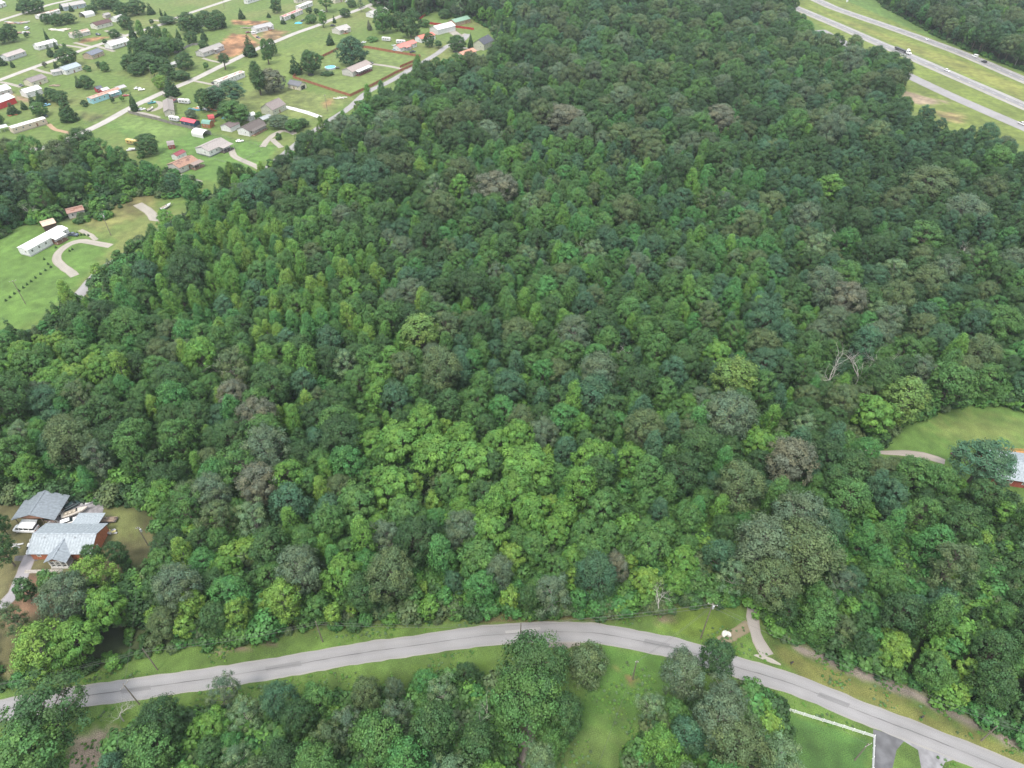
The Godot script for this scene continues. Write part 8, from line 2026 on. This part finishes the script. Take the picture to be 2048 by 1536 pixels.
	tree("young_tree", Vector3(-166.3, 0, -453.9), 5.7, 5.5, 2, "bushy tree right of the white open shed", "tree")
	tree("shade_tree", Vector3(-151.3, 0, -444.2), 7.1, 14.5, 6, "pale flowering shrub-tree beside the carport", "tree")
	tree("shade_tree", Vector3(-139.2, 0, -437.3), 7.1, 11.9, 2, "round tree at the right of the flowering shrub-tree", "tree")
	tree("bush", Vector3(-145.9, 0, -423.1), 3.8, 4.3, 0, "round dark bush in the drive loop", "bush")
	tree("shade_tree", Vector3(-247.5, 0, -321.3), 8.1, 8.3, 2, "small leafy tree behind the white home's left end", "tree")
	tree("bush", Vector3(-156.2, 0, -592.8), 2.2, 6.8, 2, "low green shrubs along the red fence inside", "bush")
	tree("bush", Vector3(-141.7, 0, -551.5), 2.5, 9.7, 1, "long dark hedge below the pool", "bush")
	tree("shade_tree", Vector3(-290.2, 0, -574.2), 10.1, 14.7, 0, "inner oak filling the dark grove by the middle street", "tree")
	tree("shade_tree", Vector3(-272.8, 0, -563.9), 9.2, 13.6, 0, "right inner oak of the dark grove by the middle street", "tree")
	tree("shade_tree", Vector3(-302.0, 0, -624.3), 8.2, 9.5, 2, "light tree where hedge row and grove meet", "tree")
	tree("shade_tree", Vector3(-292.1, 0, -618.4), 8.2, 9.4, 0, "dark tree where hedge row and grove meet", "tree")
	tree("shade_tree", Vector3(-312.4, 0, -633.3), 8.3, 9.6, 0, "dense tree at the start of the grove's top", "tree")
	tree("young_tree", Vector3(-283.7, 0, -618.4), 7.1, 6.2, 4, "bright small tree beside the curving grey fence", "tree")
	tree("shade_tree", Vector3(-284.0, 0, -675.1), 10.5, 13.4, 0, "tree filling the gap behind the old trailers", "tree")
	tree("shade_tree", Vector3(-273.6, 0, -681.9), 9.7, 12.4, 0, "second tree filling the gap behind the old trailers", "tree")
	tree("bush", Vector3(-265.4, 0, -690.6), 4.8, 6.8, 1, "hedge of bushes running to the rough field", "bush")
	tree("shade_tree", Vector3(-205.0, 0, -483.2), 8.9, 12.0, 0, "inner oak of the clump above the cluttered yard", "tree")
	tree("shade_tree", Vector3(-191.0, 0, -464.0), 9.4, 12.5, 0, "front oak of the clump above the cluttered yard", "tree")
	tree("shade_tree", Vector3(-144.6, 0, -440.7), 5.2, 9.6, 6, "second pale flowering shrub-tree beside the carport", "tree")
	tree("shade_tree", Vector3(-135.7, 0, -444.2), 5.2, 8.8, 0, "dark shrub-tree at the lawn corner by the wood", "tree")
	tree("bush", Vector3(-334.7, 0, -510.1), 3.5, 6.1, 1, "bushes right of the cream house", "bush")
	tree("bush", Vector3(-347.5, 0, -509.1), 3.1, 4.5, 1, "bushes behind the white metal building", "bush")
	tree("bush", Vector3(-330.2, 0, -561.4), 3.7, 6.5, 2, "green bushes right of the blue-grey roofed house", "bush")
	tree("young_tree", Vector3(-323.7, 0, -567.7), 5.0, 5.0, 1, "small dark tree behind the wire fence trees", "tree")
	tree("shade_tree", Vector3(-315.6, 0, -560.1), 6.8, 7.7, 2, "pale tree at the left foot of the dark grove", "tree")
	tree("shade_tree", Vector3(-349.5, 0, -655.3), 6.8, 10.9, 0, "dark tree hanging over the upper street", "tree")
	tree("shade_tree", Vector3(-352.1, 0, -685.4), 10.6, 13.6, 0, "dense tree by the upper street's red stretch", "tree")
	tree("shade_tree", Vector3(-409.9, 0, -740.9), 7.5, 10.9, 0, "dark tree at the top left of the white canopy", "tree")
	tree("shade_tree", Vector3(-492.5, 0, -773.7), 8.8, 13.8, 0, "leafy tree behind the top street", "tree")
	tree("young_tree", Vector3(-450.7, 0, -665.0), 5.6, 6.6, 1, "small tree beside the left junk heap", "tree")
	tree("young_tree", Vector3(-428.9, 0, -656.9), 4.2, 4.6, 1, "small tree right of the second junk heap", "tree")
	tree("shade_tree", Vector3(-161.0, 0, -729.2), 7.4, 11.9, 0, "dark low tree by the willow", "tree")
	tree("shade_tree", Vector3(-161.4, 0, -769.5), 6.8, 11.2, 0, "tree at the top behind the street fork", "tree")
	tree("shade_tree", Vector3(-113.6, 0, -699.5), 7.2, 17.3, 0, "dark bushes below the far top wood", "tree")
	tree("shade_tree", Vector3(-80.3, 0, -692.4), 6.2, 10.3, 2, "green tree left of the white hall", "tree")
	tree("shade_tree", Vector3(-64.3, 0, -725.4), 7.4, 13.1, 0, "tree inside the bright red fence", "tree")
	tree("bush", Vector3(-121.6, 0, -645.7), 3.2, 11.9, 2, "green hedge behind the caravans", "bush")
	tree("bush", Vector3(-157.8, 0, -592.8), 3.9, 4.3, 2, "bush by the red fence's back corner", "bush")
	tree("oak_tree", Vector3(66.0, 0, -108.2), 21.9, 17.2, 6, "left oak of the big olive clump over the driveway", "tree")
	tree("oak_tree", Vector3(76.9, 0, -105.0), 22.0, 19.8, 5, "largest oak of the big olive clump beside the driveway", "tree")
	tree("oak_tree", Vector3(79.8, 0, -118.6), 20.7, 15.6, 6, "rear oak of the big olive clump", "tree")
	tree("oak_tree", Vector3(65.8, 0, -98.1), 19.6, 14.1, 5, "front oak of the big olive clump above the driveway mouth", "tree")
	tree("oak_tree", Vector3(83.9, 0, -138.5), 20.8, 15.7, 7, "brown-leaved oak standing alone left of the gravel path", "tree")
	tree("oak_tree", Vector3(-9.1, 0, -323.6), 22.0, 23.4, 7, "brownish broad oak in the upper middle of the wood", "tree")
	tree("oak_tree", Vector3(-73.4, 0, -130.3), 19.0, 13.4, 7, "brownish oak above the yellow roadside saplings", "tree")
	tree("oak_tree", Vector3(-86.8, 0, -128.8), 18.3, 12.4, 6, "grey-olive oak right of the brick house yard", "tree")
	tree("oak_tree", Vector3(-92.8, 0, -169.2), 17.5, 11.3, 7, "tan oak crown among dark trees of the left wood", "tree")
	tree("oak_tree", Vector3(-82.5, 0, -159.9), 18.7, 12.9, 7, "second tan oak behind the dark oaks", "tree")
	tree("oak_tree", Vector3(131.2, 0, -225.5), 20.9, 15.9, 7, "brown oak in the right of the wood", "tree")
	tree("maple_tree", Vector3(-33.4, 0, -204.7), 19.0, 16.6, 11, "bright yellow-green maple near the middle of the wood", "tree")
	tree("maple_tree", Vector3(76.8, 0, -178.4), 19.0, 16.7, 11, "golden-topped maple at the right middle", "tree")
	tree("oak_tree", Vector3(69.4, 0, -157.8), 22.0, 18.8, 6, "large pale grey-green oak below the golden maple", "tree")
	tree("maple_tree", Vector3(26.5, 0, -170.7), 18.9, 14.6, 8, "dense dark cone-shaped maple in the middle right", "tree")
	tree("pine_tree", Vector3(141.0, 0, -139.5), 19.0, 18.1, 8, "large blue-grey pine beside the blue-grey roof", "tree")
	tree("poplar_tree", Vector3(-18.5, 0, -107.2), 18.0, 8.5, 10, "smooth bright egg-shaped tree near the roadside", "tree")
	tree("oak_tree", Vector3(-13.7, 0, -115.6), 17.4, 11.2, 6, "silvery green oak behind the bright egg-shaped tree", "tree")
	tree("oak_tree", Vector3(-3.1, 0, -102.5), 16.0, 9.3, 6, "pale silvery round tree by the roadside", "tree")
	tree("oak_tree", Vector3(22.2, 0, -101.4), 17.9, 11.9, 8, "blue-green round oak above the road bend", "tree")
	tree("oak_tree", Vector3(28.4, 0, -104.9), 14.5, 7.3, 7, "pinkish-brown small oak beside the blue-green one", "tree")
	tree("maple_tree", Vector3(-63.7, 0, -125.1), 16.5, 12.1, 8, "cool green round maple left of the walnut grove", "tree")
	tree("maple_tree", Vector3(-52.1, 0, -123.4), 14.5, 10.0, 8, "silvery cool maple beside the walnut grove", "tree")
	tree("walnut_tree", Vector3(-24.8, 0, -146.6), 15.0, 15.6, 3, "leftmost big walnut of the yellow-green grove", "tree")
	tree("walnut_tree", Vector3(-12.9, 0, -142.4), 15.0, 16.9, 3, "broad walnut on top of the yellow-green grove", "tree")
	tree("walnut_tree", Vector3(4.0, 0, -141.4), 15.0, 17.7, 3, "brightest walnut in the middle of the grove", "tree")
	tree("walnut_tree", Vector3(-36.2, 0, -133.4), 15.0, 14.8, 3, "walnut at the left foot of the grove", "tree")
	tree("walnut_tree", Vector3(-35.4, 0, -150.9), 15.0, 15.8, 3, "walnut at the upper left of the grove", "tree")
	tree("maple_tree", Vector3(-80.9, 0, -94.1), 12.4, 7.8, 4, "yellow-green roadside maple left of the brown pole", "tree")
	tree("maple_tree", Vector3(-69.6, 0, -92.7), 12.4, 7.7, 4, "second yellow-green roadside maple left of the brown pole", "tree")
	tree("maple_tree", Vector3(-58.4, 0, -95.2), 15.1, 10.7, 4, "taller yellow-green maple by the roadside brush", "tree")
	tree("young_tree", Vector3(-78.8, 0, -111.5), 8.0, 7.8, 4, "yellow-green sapling behind the roadside maples", "tree")
	tree("young_tree", Vector3(-73.2, 0, -113.8), 8.0, 8.4, 4, "second yellow-green sapling behind the roadside maples", "tree")
	tree("young_tree", Vector3(-91.0, 0, -118.6), 8.0, 7.1, 4, "yellow-green sapling at the edge of the house yard", "tree")
	tree("oak_tree", Vector3(-55.1, 0, -101.8), 18.7, 13.0, 6, "grey-olive oak above the roadside maples", "tree")
	tree("oak_tree", Vector3(-31.5, 0, -100.7), 19.7, 14.2, 5, "broad olive oak left of the egg-shaped tree", "tree")
	tree("oak_tree", Vector3(-85.7, 0, -96.7), 18.5, 12.7, 6, "grey oak right of the cleared wire line", "tree")
	tree("maple_tree", Vector3(-107.3, 0, -102.1), 15.4, 11.0, 4, "leaning bright maple in front of the brick house", "tree", "", Vector2(-0.28, 0.00))
	tree("oak_tree", Vector3(-112.2, 0, -93.8), 18.8, 13.0, 6, "grey-green oak south of the brick house", "tree")
	tree("walnut_tree", Vector3(-102.1, 0, -93.1), 15.0, 10.6, 3, "bright walnut below the leaning maple", "tree")
	tree("maple_tree", Vector3(-112.1, 0, -81.0), 17.5, 13.1, 4, "yellow-green maple at the left of the county road", "tree")
	tree("walnut_tree", Vector3(-105.8, 0, -83.7), 15.0, 12.6, 3, "green walnut left of the cleared wire line", "tree")
	tree("maple_tree", Vector3(-115.0, 0, -111.1), 10.4, 5.7, 0, "dark maple touching the brick house porch", "tree")
	tree("maple_tree", Vector3(-108.8, 0, -111.7), 10.6, 5.9, 1, "second dark maple at the brick house corner", "tree")
	tree("young_tree", Vector3(-124.1, 0, -103.9), 8.0, 5.9, 2, "small round tree on the bare soil by the path", "tree")
	tree("ragged_tree", Vector3(-124.8, 0, -91.0), 13.2, 7.4, 5, "sparse tree on the dry yard at the left edge", "tree")
	tree("maple_tree", Vector3(-140.0, 0, -111.6), 12.2, 7.6, 0, "round tree at the left edge beside the driveway", "tree")
	tree("maple_tree", Vector3(-147.5, 0, -121.9), 10.3, 5.6, 0, "small round tree left of the camper van", "tree")
	tree("young_tree", Vector3(-129.4, 0, -100.8), 8.0, 5.3, 0, "small dark yard tree with bare stem", "tree")
	tree("ragged_tree", Vector3(-102.1, 0, -65.2), 20.0, 18.8, 0, "big airy dark tree overhanging the road at lower left", "tree")
	tree("maple_tree", Vector3(-101.7, 0, -57.7), 19.0, 16.0, 2, "round tree below the airy dark tree", "tree")
	tree("oak_tree", Vector3(-76.3, 0, -64.9), 17.2, 10.9, 1, "dark tree right of the bare branches", "tree")
	tree("maple_tree", Vector3(-76.7, 0, -58.4), 16.2, 11.7, 2, "leafy tree at the bottom by the dirt path", "tree")
	tree("ragged_tree", Vector3(-68.2, 0, -71.5), 13.2, 7.5, 6, "thin pale tree leaning over the verge", "tree", "", Vector2(0.20, -0.10))
	tree("ragged_tree", Vector3(-59.6, 0, -65.8), 13.5, 7.9, 9, "pale grey-green tree in the bottom thicket", "tree")
	tree("oak_tree", Vector3(-51.9, 0, -69.7), 15.7, 8.9, 8, "dark blue-green tree at the thicket edge", "tree")
	tree("oak_tree", Vector3(-46.9, 0, -65.3), 15.6, 8.7, 1, "second dark tree at the thicket edge", "tree")
	tree("ragged_tree", Vector3(-35.9, 0, -64.7), 13.7, 8.1, 6, "pale slender tree in the thicket's middle", "tree")
	tree("oak_tree", Vector3(-33.1, 0, -71.7), 14.7, 7.7, 5, "brown-grey tree on the thicket's upper edge", "tree")
	tree("ragged_tree", Vector3(-26.1, 0, -65.9), 13.4, 7.7, 6, "second pale slender tree in the thicket", "tree")
	tree("oak_tree", Vector3(-27.1, 0, -72.8), 12.7, 5.0, 6, "silver-topped tree on the thicket's upper edge", "tree")
	tree("maple_tree", Vector3(-20.4, 0, -74.9), 11.6, 6.9, 10, "fresh green maple on the thicket's upper edge", "tree")
	tree("ragged_tree", Vector3(-15.3, 0, -70.9), 13.5, 7.9, 9, "pale olive tree beside the bare white branches", "tree")
	tree("maple_tree", Vector3(-10.6, 0, -77.6), 10.5, 5.8, 1, "small dark tree at the verge left of the huge tree", "tree")
	tree("oak_tree", Vector3(5.8, 0, -74.2), 21.9, 17.3, 0, "huge spreading oak leaning over the road bend", "tree")
	tree("oak_tree", Vector3(2.9, 0, -67.0), 21.5, 16.6, 2, "lower crown of leafy oak beside the pale lane", "tree")
	tree("oak_tree", Vector3(10.8, 0, -65.0), 16.7, 10.3, 0, "oak at the lower right of the huge tree", "tree")
	tree("maple_tree", Vector3(17.2, 0, -78.0), 15.3, 10.8, 5, "yellow-tipped olive tree right of the huge oak", "tree")
	tree("oak_tree", Vector3(6.0, 0, -57.0), 15.0, 7.9, 9, "pale tree at the bottom beside the lane", "tree")
	tree("oak_tree", Vector3(8.4, 0, -59.7), 14.9, 7.8, 2, "rounded oak between lane and mown strip", "tree")
	tree("maple_tree", Vector3(-8.0, 0, -60.4), 14.2, 9.7, 0, "dark round maple left of the lane", "tree")
	tree("oak_tree", Vector3(38.7, 0, -74.3), 17.6, 11.4, 6, "grey-green oak just south of the road", "tree")
	tree("maple_tree", Vector3(48.8, 0, -80.4), 13.6, 9.0, 1, "dense dark tree touching the road's south edge", "tree")
	tree("ragged_tree", Vector3(31.6, 0, -69.3), 12.9, 6.9, 9, "grey twiggy pale tree on the mown strip's edge", "tree")
	tree("maple_tree", Vector3(32.9, 0, -60.2), 14.2, 9.7, 3, "bright maple at the bottom of the mown strip", "tree")
	tree("maple_tree", Vector3(37.0, 0, -68.1), 11.4, 6.7, 2, "small green maple beside the twiggy tree", "tree")
	tree("oak_tree", Vector3(45.5, 0, -64.5), 18.8, 13.1, 6, "large pale olive oak left of the bright lawn", "tree")
	tree("oak_tree", Vector3(48.2, 0, -58.2), 19.3, 13.8, 5, "olive oak at the bottom left of the bright lawn", "tree")
	tree("young_tree", Vector3(58.5, 0, -66.2), 8.0, 6.8, 4, "yellow-green young tree along the bright lawn", "tree")
	tree("young_tree", Vector3(55.8, 0, -73.0), 8.0, 7.0, 2, "bushy young tree south of the road bend", "tree")
	tree("walnut_tree", Vector3(119.0, 0, -163.5), 15.0, 15.2, 3, "bright walnut left of the oval lawn", "tree")
	tree("maple_tree", Vector3(131.7, 0, -168.1), 19.0, 16.2, 11, "golden-green maple leaning over the oval lawn", "tree")
	tree("maple_tree", Vector3(150.4, 0, -175.7), 19.0, 15.9, 2, "green maple at the top of the oval lawn", "tree")
	tree("maple_tree", Vector3(165.3, 0, -180.1), 16.6, 12.2, 2, "second green maple at the top of the oval lawn", "tree")
	tree("ragged_tree", Vector3(143.9, 0, -184.5), 16.1, 11.6, 6, "grey-brown thin tree behind the golden-green maple", "tree")
	tree("maple_tree", Vector3(102.0, 0, -138.5), 16.5, 12.1, 0, "cone-shaped maple right of the brown oak", "tree")
	tree("maple_tree", Vector3(111.5, 0, -147.6), 13.3, 8.7, 10, "fresh green maple right of the gravel path", "tree")
	tree("maple_tree", Vector3(120.3, 0, -135.6), 16.4, 12.0, 2, "round maple below the gravel path", "tree")
	tree("maple_tree", Vector3(97.3, 0, -126.5), 17.4, 13.0, 2, "leafy maple below the cone-shaped maple", "tree")
	tree("maple_tree", Vector3(110.8, 0, -129.7), 14.7, 10.2, 8, "cool maple below the gravel path", "tree")
	tree("ragged_tree", Vector3(161.5, 0, -249.9), 16.9, 12.7, 9, "pale half-bare tree in the right wood", "tree")
	tree("ragged_tree", Vector3(185.7, 0, -274.2), 20.0, 18.2, 2, "drooping pale tree in the right wood", "tree")
	tree("maple_tree", Vector3(161.5, 0, -326.4), 19.0, 18.0, 3, "bright crown among dark oaks of the right wood", "tree")
	tree("oak_tree", Vector3(212.4, 0, -328.2), 22.0, 28.3, 5, "very broad olive oak near the pine block", "tree")
	tree("oak_tree", Vector3(213.9, 0, -295.8), 22.0, 23.9, 6, "broad grey oak below the pine block", "tree")
	tree("oak_tree", Vector3(32.2, 0, -418.9), 22.0, 27.7, 7, "brownish oak in the upper wood", "tree")
	tree("oak_tree", Vector3(246.3, 0, -489.5), 19.3, 13.8, 7, "edge oak below the slip road bend", "tree")
	tree("oak_tree", Vector3(275.9, 0, -529.1), 22.0, 24.4, 0, "dark leaning oak at the slip road", "tree")
	tree("oak_tree", Vector3(126.5, 0, -418.9), 22.0, 21.6, 7, "brownish oak high in the wood", "tree")
	dead_tree("bare white tree, left of the three above the oval lawn", Vector3(112.9, 0, -183.8), 18.0, 0)
	dead_tree("bare white tree, middle of the three above the oval lawn", Vector3(122.7, 0, -183.8), 18.0, 1)
	dead_tree("bare white tree, last of the three above the oval lawn", Vector3(130.2, 0, -184.4), 17.5, 2)
	dead_tree("bare grey tree in the upper left of the wood", Vector3(-86.3, 0, -397.5), 15.0, 3)
	dead_tree("bleached bare tree amid the left oaks", Vector3(-101.6, 0, -191.0), 15.0, 4)
	dead_tree("bare grey tree in the dark right wood", Vector3(151.4, 0, -281.0), 15.0, 5)
	dead_tree("pale bare tree near the right picture edge", Vector3(200.6, 0, -270.5), 14.0, 6)
	dead_tree("dead grey snag by the roadside brush", Vector3(38.8, 0, -97.0), 11.0, 7)
	dead_tree("curved bare white branches in the bottom thicket", Vector3(-7.0, 0, -65.9), 12.0, 8)
	dead_tree("bare white branches reaching over the verge", Vector3(-91.2, 0, -69.1), 9.0, 9)
	dead_tree("second bare branches above the dirt path", Vector3(-82.5, 0, -62.0), 9.0, 10)
	dead_tree("small bare tree at the right of the wood", Vector3(197.7, 0, -251.4), 12.0, 11)
	dead_tree("bare grey tree at the top of the wood", Vector3(14.8, 0, -611.7), 14.0, 12)
	dead_tree("bare brown tree at the left wood edge", Vector3(-242.6, 0, -316.1), 10.0, 13)
	dead_tree("bare pinkish tree in the middle of the wood", Vector3(41.0, 0, -196.4), 13.0, 14)
	dead_tree("thin bare tree in the wood's small gap", Vector3(31.8, 0, -274.9), 12.0, 15)
	dead_tree("small dead brown tree left of the wood's middle", Vector3(-24.0, 0, -190.3), 11.0, 16)
	dead_tree("bare tree at the motorway wood edge", Vector3(217.8, 0, -491.6), 12.0, 17)
	plant_woods()
	plant_bushes()
	plant_weeds()
